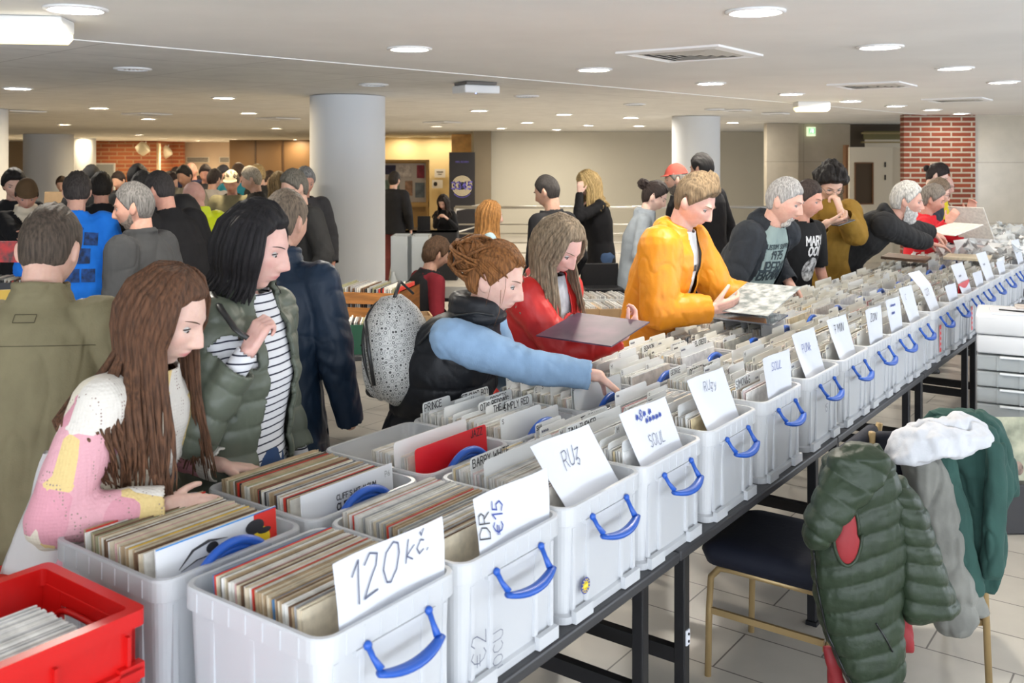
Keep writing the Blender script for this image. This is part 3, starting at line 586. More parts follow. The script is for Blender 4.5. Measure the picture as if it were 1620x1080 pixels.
def many(s, t, i, row):
    if (round(s, 3), t) in ban: return
    n = 8 if i < 16 else 5
    for j in range(n):
        if ndiv > 296: return
        y = .045+(j+.5)*(.32/n)+rng.uniform(-.01, .01); tab = rng.choice([0, 1, 2, 2, 1, 0, 4, 3]); txt = rng.choice([None, '~~~', '~~', '~~~~', 'S', 'B', 'E', 'M', None]); x_ = {0: -.15, 1: -.06, 2: .02, 3: -.15, 4: -.15}[tab]
        who = ('of the '+bs[i] if i < len(bs) else 'of the farthest back-row crates') if row else ('of the '+fs_[i]+' front crate' if i < len(fs_) else 'of the farthest front crates')
        divider(s, t, y, tab, 'pale divider with %s tab, %s %s' % (['left', 'middle', 'right', 'full-width', 'wide left'][tab], ['front part', 'middle', 'rear part'][min(2, int(j*3/n))], who), txt, x_, .015, .0016, 'divider tabs '+who, m=rng.choice([div_m, div_c, div_c]) if i > 5 else div_m, dz=rng.uniform(-.012, .02), lean=-.08+rng.uniform(-.06, .04), im=pencil if rng.random() < .5 else ink)
for i in range(3, 22):
    many(SB[i], .437, i, 1); many(SF[i], 0, i, 0)
print('dividers', ndiv)
# ------------------------------------------------------------------ paper signs
paper = mat('paper_white', (.66, .68, .735), .7, bump=(9, .15, .006))
def sign(i, w_, top, lean, curve, text_fn, label, dx=0, skew=0, fold=None, s=None, t0=.024):
    s = SF[i] if s is None else s; zb = .955; n = 14; M = Matrix.Translation(T(s, t0, 0)) @ rotz(TROT); H = top-zb
    def pt(u, v):  # u -.5...5, v 0..1
        y = lean*v+curve*(v*v-v)*.5; z = zb+H*v*math.sqrt(max(.2, 1-(lean/H)**2*.5))
        if fold and v > fold: y += (v-fold)*.12
        return Vector((dx+u*w_+skew*v+.0, y+.006*math.sin(u*5+v*3), z))
    mb = MB(); k = 12
    for sd in (0, 1):
        vs_ = [pt(-.5+a/k, b/n)+Vector((0, .0006*sd, 0)) for b in range(n+1) for a in range(k+1)]
        mb.add(vs_, [(b*(k+1)+a, b*(k+1)+a+1, (b+1)*(k+1)+a+1, (b+1)*(k+1)+a) for b in range(n) for a in range(k)])
    o = mb.build('paper_sign', paper, smooth=True); o.matrix_world = M; tag(o, label, 'paper sign', 'paper signs in the front crates')
    bv = bvh_of(o)
    for (txt, u, v, h, wd, m, xd, yd) in text_fn:
        lb = MB(); c = pt(u, v); letters(lb, txt, c+Vector((0, -.3, 0)), Vector(xd), Vector(yd), h, wd, .05, bv, Vector((0, 1, 0)), center=True, slant=.12, rng=rng); lb.build('lettering', m, o)
    return o
X, Z = (1, 0, 0), (0, 0, 1)
sign(0, .300, 1.125, .012, .0, [('120', -.16, .50, .075, .0034, pencil, (.985, 0, .05), Z), ('kc.', .23, .68, .045, .003, pencil, (.97, 0, .16), Z)], 'white paper sign handwritten 120 K\u010d in the nearest crate', dx=.02, skew=.0)
sign(1, .275, 1.125, .015, .0, [('DR', -.33, .60, .040, .0028, ink, (.1, 0, 1), (-1, 0, .1)), ('\u20ac15', -.14, .62, .038, .0032, inkb, (.1, 0, 1), (-1, 0, .1))], 'white paper sign with DR and \u20ac15 written sideways', dx=.03)
sign(2, .265, 1.155, .10, -.06, [('RUz', -.02, .60, .040, .0022, pencil, (.95, 0, .2), Z)], 'blank-looking white sign with a short scrawl, leaning back', skew=-.05, dx=.015)
sign(3, .265, 1.150, .07, -.05, [('~8~.~', -.05, .80, .030, .0030, inkb, (.97, 0, .06), Z), ('~~~~~', .12, .70, .028, .0026, inkb, (.97, 0, .06), Z), ('SOUL', .05, .38, .032, .0020, pencil, X, Z)], 'white sign with blue scribbles and SOUL below', skew=-.03)
sign(4, .255, 1.165, .07, -.05, [('RUzy', .02, .74, .030, .0018, pencil, X, Z)], 'white leaning sign in the crate before the SIMON divider', skew=-.035)
sign(5, .245, 1.150, .02, -.02, [('SOUL', 0, .70, .030, .0020, inkb, X, Z)], 'upright white sign with small blue SOUL', dx=.02)
sign(6, .235, 1.175, .06, -.07, [('PUNk', .0, .62, .032, .0022, inkb, X, Z)], 'white sign reading PUNK, bent back at the top', skew=-.03)
sign(7, .235, 1.175, .06, -.06, [('7 MIN', .0, .70, .034, .0030, ink, X, Z)], 'white sign reading 7 MIN', skew=-.03)
sign(8, .225, 1.165, .02, -.02, [('ZON', .0, .70, .036, .0030, ink, X, Z)], 'white sign reading ZON')
sign(9, .225, 1.165, .03, -.03, [('~~~~', .0, .78, .025, .0024, inkb, X, Z), ('~~~', .0, .60, .025, .0024, inkb, X, Z)], 'white sign with blue scribbled lines beside ZON')
sign(10, .225, 1.185, .06, -.05, [('C', -.1, .70, .03, .0018, pencil, X, Z)], 'tall white sign with one small letter', skew=-.03)
sign(11, .225, 1.22, .09, -.04, [('C23', .0, .50, .035, .0022, ink, X, Z)], 'tall sign with a fold near the top', skew=-.04, fold=.7)
sign(13, .30, 1.19, .08, -.03, [('~~~', .0, .6, .03, .0018, pencil, X, Z)], 'pale thin sign leaning beside the red card')
sign(15, .30, 1.20, .08, -.03, [('~~~', .0, .6, .03, .0018, pencil, X, Z)], 'pale sign with blurred grey writing beyond the red card')
sign(18, .30, 1.20, .06, -.03, [('~~~', .0, .6, .04, .003, inkb, X, Z)], 'farthest pale sign with a dark blurred picture')
for i, nm in ((12, 'ninth'), (14, 'far'), (16, 'farthest')):
    sign(i, .25, 1.10, .03, -.02, [], 'short pale blank card at the front of a crate, %s in the distance' % nm)
mb = MB(); mb.box((0, 0, .16), (.31, .003, .32)); o = mb.build('divider', red_m); o.matrix_world = Matrix.Translation(T(SF[13], .06, TZ+.02)) @ rotz(TROT); tag(o, 'small red card showing far down the front row', 'divider')
# front covers in back row near crates
mb = MB(); mb.box((0, 0, .157), (.314, .004, .314)); o = mb.build('record_cover', mat('cover_white', (.70, .71, .73), .35)); o.matrix_world = Matrix.Translation(T(SB[0], .437+.045, TZ+.014)) @ rotz(TROT) @ Matrix.Rotation(-.08, 4, 'X'); tag(o, 'white record cover with black line drawing and a red and yellow corner', 'record')
mb = MB(); mb.box((.125, -.0026, .275), (.062, .001, .075)); mb.build('red_corner', mat('cover_red', (.7, .03, .02), .4), o)
mb = MB(); mb.ell((.105, -.003, .255), (.032, .001, .028)); mb.build('yellow_patch', mat('cover_yellow', (.85, .6, .02), .4), o)
mb = MB(); mb.ell((.095, -.0035, .285), (.026, .001, .016)); mb.ell((.085, -.0035, .262), (.008, .001, .018)); mb.ell((.12, -.0035, .27), (.02, .001, .007))
mb.tube([(-.105, -.003, .255), (-.07, -.003, .285), (-.03, -.003, .293), (.02, -.003, .285)], [.001, .006, .008, .001], 6, flat=.3); mb.tube([(-.10, -.003, .25), (-.06, -.003, .262), (-.02, -.003, .262), (.015, -.003, .275)], [.001, .003, .003, .001], 6, flat=.3); mb.ell((-.02, -.003, .276), (.016, .001, .012))
mb.tube([(-.12, -.003, .14), (-.05, -.003, .10), (-.02, -.003, .04), (.02, -.003, .02)], [.003, .014, .012, .002], 6, flat=.3); mb.build('drawing', ink, o)
mb = MB(); mb.box((0, -.0026, .312), (.314, .001, .003)); mb.build('blue_edge', mat('cover_blue', (.05, .25, .6), .4), o)
mb = MB(); mb.box((0, 0, .157), (.314, .004, .314)); o = mb.build('record_cover', mat('cover_white', (0, 0, 0))); o.matrix_world = Matrix.Translation(T(SB[1]-.01, .437+.045, TZ+.014)) @ rotz(TROT) @ Matrix.Rotation(-.08, 4, 'X'); tag(o, 'white record cover lettered CLIFF RICHARD', 'record')
mb = MB(); letters(mb, "CLIFF'S HIT ALBUM", (-.045, -.0024, .272), X, Z, .013, .0022, 0, off=.0006); letters(mb, 'CLIFF RICHARD', (-.045, -.0024, .248), X, Z, .016, .0034, 0, off=.0006); letters(mb, 'THE ALBUM', (-.045, -.0024, .230), X, Z, .008, .0012, 0, off=.0006); letters(mb, 'P6', (.128, -.0024, .285), X, Z, .014, .001, 0, off=.0006); mb.build('lettering', ink, o)
# round eu sticker + small marks on the crates
def sticker(s, t, x, z, r, label, front=True, M=None):
    st = empty('round_sticker', (0, 0, 0)); st.matrix_world = M or (Matrix.Translation(T(s, t, TZ)) @ rotz(TROT) @ Matrix.Translation((x, .004, z)) @ Matrix.Rotation(math.pi/2, 4, 'X')); tag(st, label, 'sticker', 'round blue and yellow stickers')
    mb = MB(); mb.lathe([(.001, .001), (r, .001), (r, 0)], 28); mb.build('disc', mat('sticker_blue', (.03, .05, .28), .4), st)
    mb = MB()
    for k_ in range(12): a = k_*math.pi/6; mb.box((r*.78*math.cos(a), r*.78*math.sin(a), .0014), (r*.16, r*.16, .0006), None)
    mb.box((0, 0, .0014), (r*1.0, r*.38, .0006)); mb.lathe([(r*.5, .0012), (r*.55, .0013), (r*.58, .0012)], 20); mb.build('emblem', mat('sticker_yellow', (.85, .65, .05), .4), st)
sticker(SF[2], -.001, -.105, .075, .020, 'round blue and yellow sticker low on the crate behind the Ruz sign')
sticker(SB[0], .437, -.01, .075, .024, 'round blue and yellow sticker on the near back-row crate')
for s, x, lb in ((SF[1], -.13, 'pencil writing \u20ac2 running up the front of the crate with the DR sign'), (SF[6], .0, 'number 15 pencilled on the crate with the PUNK sign')):
    mb = MB()
    if x < 0: letters(mb, '\u20ac2', (x+.02, 0, .06), (0, 0, 1), (-1, 0, 0), .05, .002, 0, off=.001); letters(mb, 'IOCU', (x+.08, 0, .02), (0, 0, 1), (-1, 0, 0), .035, .0016, 0, off=.001)
    else: letters(mb, '15', (x, 0, .12), X, Z, .03, .002, 0, off=.001)
    o = mb.build('handwriting', pencil); o.matrix_world = Matrix.Translation(T(s, -.001, TZ)) @ rotz(TROT) @ Matrix.Translation((0, .006, 0)); tag(o, lb, 'handwriting')
for s, lb in ((SF[11], 'red and white sticker strip on the crate with the tall folded sign'), (SF[13], 'red sticker strip on the crate beside the drawer tower')):
    st = empty('red_sticker', T(s, .0, TZ), TROT, lb, 'sticker', 'red sticker strips'); mb = MB(); mb.box((-.06, .001, .12), (.035, .002, .15)); mb.build('strip', mat('sticker_red', (.75, .05, .06), .4), st); mb = MB(); 
    for k_ in range(4): mb.box((-.06, -.0006, .075+.03*k_), (.018, .001, .014))
    mb.build('lettering', paper, st)
# crumpled white sleeves far right
mb = MB(); rg = random.Random(5)
for i in range(520):
    s = rg.uniform(7.2, 10.0); t = rg.uniform(.02, .85); c = T(s, t, 0); h = 1.08+rg.uniform(-.03, .05)+.03*math.sin(s*9)
    pts = [Vector((c.x, c.y, h))+Vector((rg.uniform(-.07, .07), rg.uniform(-.07, .07), rg.uniform(-.06, .05))) for _ in range(4)]; mb.add(pts, [(0, 1, 2), (1, 2, 3), (0, 2, 3)])
tag(mb.build('crumpled_sleeves', plastic_mat('crumpled_plastic', (.90, .93, .94), .06, .6, .3)), 'mass of crumpled white plastic sleeves sticking up at the far right', 'plastic sleeves', kind='stuff')
# ------------------------------------------------------------------ people
def g2(x, z, cx, cz, sx, sz): return np.exp(-((x-cx)/sx)**2-((z-cz)/sz)**2)
def headpts(D, fem=False, feat=True, round_=0):
    x = D[:, 0]*.0745; y = D[:, 1]*.096; z = D[:, 2]*.118
    t = np.clip(-z/.118, 0, 1)
    x = x*(1-(.40 if fem else .32)*t**1.7*(1-round_)); y = np.where(y < 0, y*(1-.42*t**1.2), y*(1-.06*t**2))
    up = np.clip(z/.118, 0, 1); x = x*(1+.06*up)
    y = np.where(y > 0, y*(1-.03*up), y)
    if feat:
        fr = np.clip(D[:, 1]*3, 0, 1)
        npz = np.interp(z, [-.054, -.047, -.038, -.02, 0, .016, .03], [0, .012, .030, .021, .010, .001, 0])
        nsx = np.interp(z, [-.05, -.035, 0], [.012, .0098, .0072])
        dy = npz*np.exp(-(x/nsx)**2)+.009*(g2(x, z, .0135, -.040, .007, .008)+g2(x, z, -.0135, -.040, .007, .008))
        ax = np.abs(x)
        dy += -.0115*g2(ax, z, .030, .002, .015, .011)+(.003 if fem else .006)*g2(ax, z, .028, .024, .022, .007)
        dy += .005*g2(ax, z, .046, -.022, .018, .018)
        dy += (.010 if fem else .008)*(g2(x, z, 0, -.0605, .021, .0048)+g2(x, z, 0, -.0715, .018, .006))-.0035*g2(x, z, 0, -.066, .023, .002)
        dy += .009*g2(x, z, 0, -.103, .022, .014)-.004*g2(x, z, 0, -.085, .02, .006)
        y = y+dy*fr
    return np.stack([x, y, z], 1)
def sphere_dirs(n, m):
    D = [(0, 0, -1)]; 
    for i in range(1, m):
        a = math.pi*i/m
        for j in range(n):
            b = 2*math.pi*j/n; D.append((math.sin(a)*math.sin(b), math.sin(a)*math.cos(b), -math.cos(a)))
    D.append((0, 0, 1)); F = []
    for j in range(n): F.append((0, 1+(j+1) % n, 1+j)); F.append((1+(m-2)*n+j, 1+(m-2)*n+(j+1) % n, len(D)-1))
    for i in range(m-2):
        for j in range(n):
            k = (j+1) % n; F.append((1+i*n+j, 1+i*n+k, 1+(i+1)*n+k, 1+(i+1)*n+j))
    return np.array(D, float), F
def wnoise(Pn, freq, seed, oct=3):
    rs = np.random.RandomState(seed); out = np.zeros(len(Pn)); amp = 1; tot = 0
    for o in range(oct):
        a = np.zeros(len(Pn))
        for k in range(5):
            d = rs.normal(size=3); d /= np.linalg.norm(d); warp = np.sin(Pn @ (rs.normal(size=3)*freq*.6)+rs.uniform(0, 6))
            a += np.sin(Pn @ (d*freq)+rs.uniform(0, 6.3)+1.3*warp)
        out += amp*a/3; tot += amp; amp *= .5; freq *= 2.1
    return out/tot
def remesh(mb, voxel, smooth=3, fac=.6):
    me = bpy.data.meshes.new('tmp'); me.from_pydata(mb.v, [], mb.f); fix(me)
    o = bpy.data.objects.new('tmp', me); COL.objects.link(o)
    r = o.modifiers.new('r', 'REMESH'); r.mode = 'VOXEL'; r.voxel_size = voxel
    if smooth: s = o.modifiers.new('s', 'SMOOTH'); s.iterations = smooth; s.factor = fac
    dg = bpy.context.evaluated_depsgraph_get(); dg.update()
    out = bpy.data.meshes.new_from_object(o.evaluated_get(dg)); bpy.data.objects.remove(o); bpy.data.meshes.remove(me)
    return out
def getco(me):
    a = np.empty(len(me.vertices)*3, np.float32); me.vertices.foreach_get('co', a); return a.reshape(-1, 3).astype(float)
def getno(me):
    a = np.empty(len(me.vertices)*3, np.float32); me.vertices.foreach_get('normal', a); return a.reshape(-1, 3).astype(float)
def setco(me, c): me.vertices.foreach_set('co', c.astype(np.float32).ravel()); me.update()
def link(me, name, m, parent, smooth=True):
    me.name = name
    me.materials.clear()
    for x in (m if isinstance(m, (list, tuple)) else [m]): me.materials.append(x)
    if smooth: me.polygons.foreach_set('use_smooth', [True]*len(me.polygons))
    o = bpy.data.objects.new(name, me); COL.objects.link(o); o.parent = parent; return o
def delverts(me, mask):
    bm = bmesh.new(); bm.from_mesh(me); bm.verts.ensure_lookup_table()
    bmesh.ops.delete(bm, geom=[bm.verts[i] for i in np.nonzero(mask)[0]], context='VERTS'); bm.to_mesh(me); bm.free()
def setcol(me, cols):
    a = me.color_attributes.new('Col', 'FLOAT_COLOR', 'POINT'); c = np.ones((len(me.vertices), 4), np.float32); c[:, :3] = cols
    a.data.foreach_set('color', c.ravel())

def fab(name, col, rough=.85, bump=.25, vary=.06, **k): return mat(name, col, rough, bump=(180, bump, .002), vary=vary, vscale=14, spec=.22, **k)
def hairmat(c):
    n = 'hair_%d_%d_%d' % tuple(int(x*1000) for x in c)
    return mat(n, tuple(x*.5 for x in c), .55, vcol=tuple(min(1, x*1.25) for x in c), vscale=9, stretch=(16, 16, 2.2), spec=.28, bump=(60, .6, .006))

def person(label, head, face, lean=5, hy=0, hp=10, hr=0, H=1.72, fem=False, skin=(.62, .40, .31), q=1, fat=1.0,
           hair=None, beard=None, top=None, legs=None, R=None, L=None, seated=False, shoes=(.03, .03, .03), glasses=False,
           stance=.1, extra=None, brow=None, lips=None, handR={}, handL={}, headS=1.0, polR=None, polL=None, group=None):
    k = H/1.72; ph = math.radians(face); th = math.radians(lean); hpr = math.radians(hp)
    fwd = Vector((math.sin(ph), math.cos(ph), 0))
    if not isinstance(head, Vector): head = P(*head)
    a1, a2 = th*.7, th*1.2
    mid = Vector((0, .25*k*math.sin(a1), .25*k*math.cos(a1)))
    nk = mid+Vector((0, .27*k*math.sin(a2), .27*k*math.cos(a2)))
    a3 = th*.8+hpr*.45; hc = nk+Vector((0, .150*k*math.sin(a3)+.012, .150*k*math.cos(a3)))
    hz = head.z-hc.z
    root = empty('person', (head.x-fwd.x*hc.y, head.y-fwd.y*hc.y, 0), -ph, label, 'person', group)
    M2L = Matrix.Translation(root.location) @ rotz(-ph); M2L = M2L.inverted()
    up = Vector((0, 0, hz)); mid += up; nk += up; hc += up; hip = up
    if hz < (.3 if seated else .72) or hz > 1.08: print('PERSON hz %.2f %s' % (hz, label[:50]))
    HM = Matrix.Translation(hc) @ rotz(-math.radians(hy)) @ Matrix.Rotation(-hpr, 4, 'X') @ Matrix.Rotation(math.radians(hr), 4, 'Y') @ Matrix.Scale(k**.5*headS, 4)
    def spine(v):  # distance from hip
        v *= 1
        if v < 0: return hip+Vector((0, 0, v*k)), Vector((0, 0, 1))
        if v < .25:
            t = v/.25; p = hip*(1-t)**2+(hip+Vector((0, 0, .125*k)))*2*t*(1-t)+mid*t*t; d = (mid-hip).normalized(); return p, d
        t = (v-.25)/.27; return mid+(nk-mid)*t, (nk-mid).normalized()
    sw = (.158 if fem else .178)*k*(.9+.1*fat)
    sp, sd = spine(.462); S = {+1: sp+Vector((sw, 0, 0)), -1: sp+Vector((-sw, 0, 0))}
    def loc(q_):
        if q_ is None: return None
        return M2L @ (q_ if isinstance(q_, Vector) else P(*q_))
    ua, fa = .285*k, .255*k; arm = {}
    for sd_, tgt, pol in ((1, R, polR), (-1, L, polL)):
        s0 = S[sd_]; w_ = loc(tgt)
        if w_ is None: w_ = s0+Vector((sd_*.07, .06, -.50*k))
        d = w_-s0; Ld = d.length
        if Ld > (ua+fa)*.995: w_ = s0+d.normalized()*(ua+fa)*.995; d = w_-s0; Ld = d.length
        if Ld < .12: Ld = .12
        ca = (ua*ua+Ld*Ld-fa*fa)/(2*ua*Ld); ca = max(-1, min(1, ca)); dn = d.normalized()
        pv = Vector(pol) if pol else Vector((sd_*.5, -.45, -1)); pv = (pv-dn*pv.dot(dn)).normalized()
        e = s0+dn*ua*ca+pv*ua*math.sqrt(1-ca*ca); arm[sd_] = (s0, e, w_)
    vox = {0: .0042, 1: .0075, 2: .012}[q]; nn = {0: 16, 1: 12, 2: 8}[q]
    # -------- body
    mb = MB()
    D, F = sphere_dirs(*{0: (110, 84), 1: (56, 44), 2: (24, 18)}[q]); HP = headpts(D, fem)
    mb.add([HM @ Vector(p) for p in HP], F)
    R3 = HM.to_3x3()
    for sd_ in (1, -1):
        mb.ell(HM @ Vector((sd_*.077, -.008, -.008)), (.009, .019, .031), R3 @ Matrix.Rotation(sd_*.35, 3, 'Z') @ Matrix.Rotation(.25, 3, 'X'), 12, 8)
    nr = (.045 if fem else .054)*k
    mb.cap(nk-Vector((0, .01, .04)), nr*1.12, HM @ Vector((0, -.022, -.06)), nr*.95, nn)
    bR = lambda v, rx, ry: [spine(v)[0]+Vector((rx*math.cos(2*math.pi*j/16), 0, 0))*k+Vector((0, 1, 0)).cross(spine(v)[1]).cross(spine(v)[1])*-1*0+(spine(v)[1].cross(Vector((-1, 0, 0))))*(-1)*ry*k*math.sin(2*math.pi*j/16) for j in range(16)]
    prof = [(-.06, .12, .09), (0, .145, .095), (.12, .118*fat, .085*fat), (.28, .135*fat, .095*fat), (.40, .15, .09), (.47, .12, .07), (.53, .055, .05)]
    mb.rings([bR(*p_) for p_ in prof])
    ra = (.82 if fem else 1.0)*k
    hands = []
    for sd_ in (1, -1):
        s0, e, w_ = arm[sd_]
        mb.cap(s0, .048*ra, e, .037*ra, nn); mb.cap(e, .038*ra, w_, .026*ra, nn)
        hk = dict(handR if sd_ == 1 else handL); fd = (w_-e).normalized()
        if 'dir' in hk: hd = (M2L.to_3x3() @ Vector(hk.pop('dir'))).normalized()
        else: hd = (fd+Vector((0, 0, -.15))).normalized()
        if 'pn' in hk: pn = (M2L.to_3x3() @ Vector(hk.pop('pn'))).normalized()
        else: pn = Vector((-sd_*.8, 0, -.5))
        if hk.pop('none', False): continue
        make_hand(mb, w_, hd, pn, sd_, (.84 if fem else .95)*k, nn if q else 10, q=q, **hk)
    # legs
    hj = .088*k; LG = []
    for sd_ in (1, -1):
        h0 = hip+Vector((sd_*hj, 0, -.02))
        if seated: kn = Vector((sd_*.12, .43*k, hz-.0)); an = Vector((sd_*.12, .42*k, .09))
        else: kn = Vector((sd_*stance, .03+.0*hz, hz*.52)); an = Vector((sd_*(stance+.02), -.02, .085))
        LG.append((h0, kn, an)); mb.cap(h0, .075*k, kn, .052*k, nn); mb.cap(kn, .052*k, an, .036*k, nn); mb.cap(an, .036*k, an+Vector((0, .10, -.045)), .028*k, nn)
    me = remesh(mb, vox, {0: 2, 1: 2, 2: 1}[q], .5)
    co = getco(me); HI = np.array(HM.inverted()); h = co @ HI[:3, :3].T+HI[:3, 3]
    c = np.tile(np.array(skin), (len(co), 1)); hx, hyy, hz_ = h[:, 0], h[:, 1], h[:, 2]
    infr = (hyy > .05) & (np.abs(hz_) < .13)
    lc = np.array(lips if lips else (skin[0]*.85, skin[1]*.55, skin[2]*.6))
    wl = np.clip(g2(hx, hz_, 0, -.066, .021, .0085)*1.7-.4, 0, 1)*infr; c = c*(1-wl[:, None])+lc*wl[:, None]
    wr = np.clip(g2(np.abs(hx), hz_, .045, -.03, .02, .02)*.45+g2(hx, hz_, 0, -.04, .014, .014)*.4, 0, 1)*infr
    c = c*(1-wr[:, None]*.5)+np.array((skin[0]*1.02, skin[1]*.72, skin[2]*.72))*wr[:, None]*.5
    setcol(me, c); body = link(me, 'body', attr_mat('skin'), root)
    # -------- face details
    if q <= 1:
        bc = brow or (hair['col'] if hair else (.1, .07, .05))
        for sd_ in (1, -1):
            eb = MB(); eb.cm = 0
            ec = Vector((sd_*.0305, .0702, .001)); DD, FF = sphere_dirs(14, 10)
            eb.add([HM @ (ec+Vector(d)*.0125) for d in DD], FF)
            eb.cm = 1; gz = Vector((sd_*0, .92, -.38)).normalized()
            eb.ell(HM @ (ec+gz*.0088), (.0057, .0057, .0057), None, 10, 6)
            eb.build('eye', [mat('eye_white', (.42, .39, .37), .3), mat('iris', (.05, .035, .03), .2)], root, True)
            lid = MB(); lr = []
            for i in range(9):
                a = math.pi*(.08+.84*i/8); lr.append(HM @ (ec+Vector((math.cos(a)*.0150, .0125*math.sin(a)*.9+.0015, -.0010+.0042*math.sin(a)))))
            lid.tube(lr, [.0009]+[.0016]*7+[.0009], 6); lid.build('eyelash', mat('lash', (.03, .02, .018), .7), root, True)
            br = []
            for i in range(7):
                u = i/6; x_ = .012+.036*u; z_ = .019+.006*math.sin(u*2.2); y_ = math.sqrt(max(0, 1-(x_/.0755)**2-(z_/.118)**2))*.096+(.0035 if fem else .006)*math.exp(-((x_-.028)/.022)**2)+.0005
                br.append(HM @ Vector((sd_*x_, y_, z_)))
            bb = MB(); bb.tube(br, [.001, .0026, .003, .003, .0026, .002, .0008] if not fem else [.001, .002, .0023, .0022, .002, .0015, .0006], 6, flat=.7)
            bb.build('eyebrow', hairmat(bc), root, True)
    if glasses and q <= 1:
        gm = MB()
        for sd_ in (1, -1):
            pts = [HM @ Vector((sd_*.034+.025*math.cos(a), .101-.006*abs(math.cos(a)), -.002+.017*math.sin(a))) for a in np.linspace(0, 2*math.pi, 17)]
            gm.tube(pts, .0013, 5); gm.tube([HM @ Vector((sd_*.059, .097, .003)), HM @ Vector((sd_*.079, .03, .004)), HM @ Vector((sd_*.08, -.01, 0))], .0014, 5)
        gm.tube([HM @ Vector((-.01, .103, .002)), HM @ Vector((.01, .103, .002))], .0013, 5)
        gm.build('glasses', mat('glasses_frame', (.03, .03, .03), .3), root, True)
    # -------- hair
    torso_info = dict(spine=spine, k=k, fat=fat, S=S)
    if hair: make_hair(root, HM, hair, fem, q, torso_info)
    if beard: make_shell(root, HM, 'beard', beard, fem, q, True)
    if extra == 'cap' or (isinstance(extra, tuple) and extra[0] == 'cap'):
        cc = extra[1]; cm = MB(); DD, FF = sphere_dirs(28, 20); pp = headpts(DD, fem, False)
        pp = pp*1.13+np.array((0, -.003, .012)); pp[:, 2] = np.maximum(pp[:, 2], .048)
        cm.add([HM @ Vector(p) for p in pp], FF)
        ri = [[HM @ Vector((.075*math.sin(a)*s_, .06+s2*.075*math.cos(a), .05+z_-s2*.012)) for a in np.linspace(-1.5, 1.5, 9)] for s_, s2, z_ in ((1, 0, 0), (1, 1, 0), (1, 1, .004), (1, 0, .004))]
        cm.rings(ri, False, False); cm.build('cap', fab('cap_%d_%d_%d' % tuple(int(x*999) for x in cc), cc), root, True)
    # -------- trousers
    if legs:
        tb = MB(); lc_, lw = (legs, 1.0) if not isinstance(legs, dict) else (legs['col'], legs.get('w', 1))
        for h0, kn, an in LG:
            tb.cap(h0, .098*k, kn, .072*k*lw, nn); tb.cap(kn, .072*k*lw, an+Vector((0, 0, .0)), .058*k*lw, nn)
        tb.rings([bR(-.09, .13, .11), bR(-.02, .168*(.5+.5*fat), .118*fat), bR(.1, .145*fat, .105*fat)])
        me = remesh(tb, max(vox*1.8, .010), 3); co = getco(me); no = getno(me)
        co += no*(wnoise(co*np.array((1, 1, .5)), 38, 5)*.006)[:, None]; setco(me, co)
        link(me, 'trousers', fab('trouser_%d_%d_%d' % tuple(int(x*999) for x in lc_), lc_), root)
        for h0, kn, an in LG:
            s_ = MB(); c_ = Vector((an.x, an.y, 0)); s_.rings([[c_+Vector((.045*math.cos(a)*sx_, .07+.135*math.sin(a)*sy_, z_)) for a in np.linspace(0, 2*math.pi, 15)[:-1]] for z_, sx_, sy_ in ((0, .95, .97), (.022, 1, 1), (.05, .9, .86), (.08, .6, .5))])
            s_.build('shoe', fab('shoe_%d' % int(shoes[0]*999), shoes, .5), root, True)
    # -------- garments
    G = {}
    for gi, gs in enumerate(top or []):
        G[gs.get('name', 'jacket')] = make_top(root, gs, spine, S, arm, nk, k, fat, fem, q, vox, nn, gi)
    return dict(root=root, HM=HM, M2L=M2L, G=G, arm=arm, spine=spine, k=k)

def make_hand(mb, w, d, n, sd, s, nn, curl=.5, spread=.06, tcurl=.3, q=0, tang=.8, per=None):
    d = Vector(d).normalized(); n = (n-d*n.dot(d)).normalized(); t = d.cross(n)*sd   # thumb side
    if q == 2:
        mb.cap(w, .025*s, w+d*.09*s, .032*s, nn); mb.cap(w+d*.09*s, .028*s, w+d*.13*s+n*.05*s, .02*s, nn); mb.cap(w+d*.03*s+t*.02, .014, w+d*.08*s+t*.05*s+n*.02, .011, nn); return
    kn = w+d*.092*s
    for o in (-.027, -.009, .010, .028):
        mb.cap(w+d*.005+t*o*.55*s, .017*s, kn+t*o*s+n*.002, .0135*s, nn)
    lens = [(.028, .078), (.010, .086), (-.009, .08), (-.027, .064)]
    for i, (o, ln) in enumerate(lens):
        p = kn+t*o*s; a = 0; sp_ = spread*(1.5-i); r = .0096 if i < 3 else .0084
        cu = (per[i] if per else curl*(1+.12*i))
        for j, fr in enumerate((.44, .31, .25)):
            a += cu*(.75, 1.0, .7)[j]
            dd = (d*math.cos(a)+n*math.sin(a)+t*sp_*math.cos(a)).normalized()
            p2 = p+dd*ln*fr*s*1.05; mb.cap(p, r*s*(1-.07*j), p2, r*s*(1-.07*(j+1)), nn); p = p2
    p = w+d*.022*s+t*.024*s+n*.006*s; dd = (d*math.cos(tang)+t*math.sin(tang)+n*.25).normalized()
    p2 = p+dd*.045*s; mb.cap(p, .0165*s, p2, .012*s, nn)
    dd = (dd*math.cos(tcurl)+(d*.6+n*.8-t*.3)*math.sin(tcurl)).normalized(); p3 = p2+dd*.031*s; mb.cap(p2, .0118*s, p3, .010*s, nn)
    dd = (dd*math.cos(tcurl)+(d*.6+n*.8-t*.3)*math.sin(tcurl)).normalized(); mb.cap(p3, .0102*s, p3+dd*.024*s, .0085*s, nn)

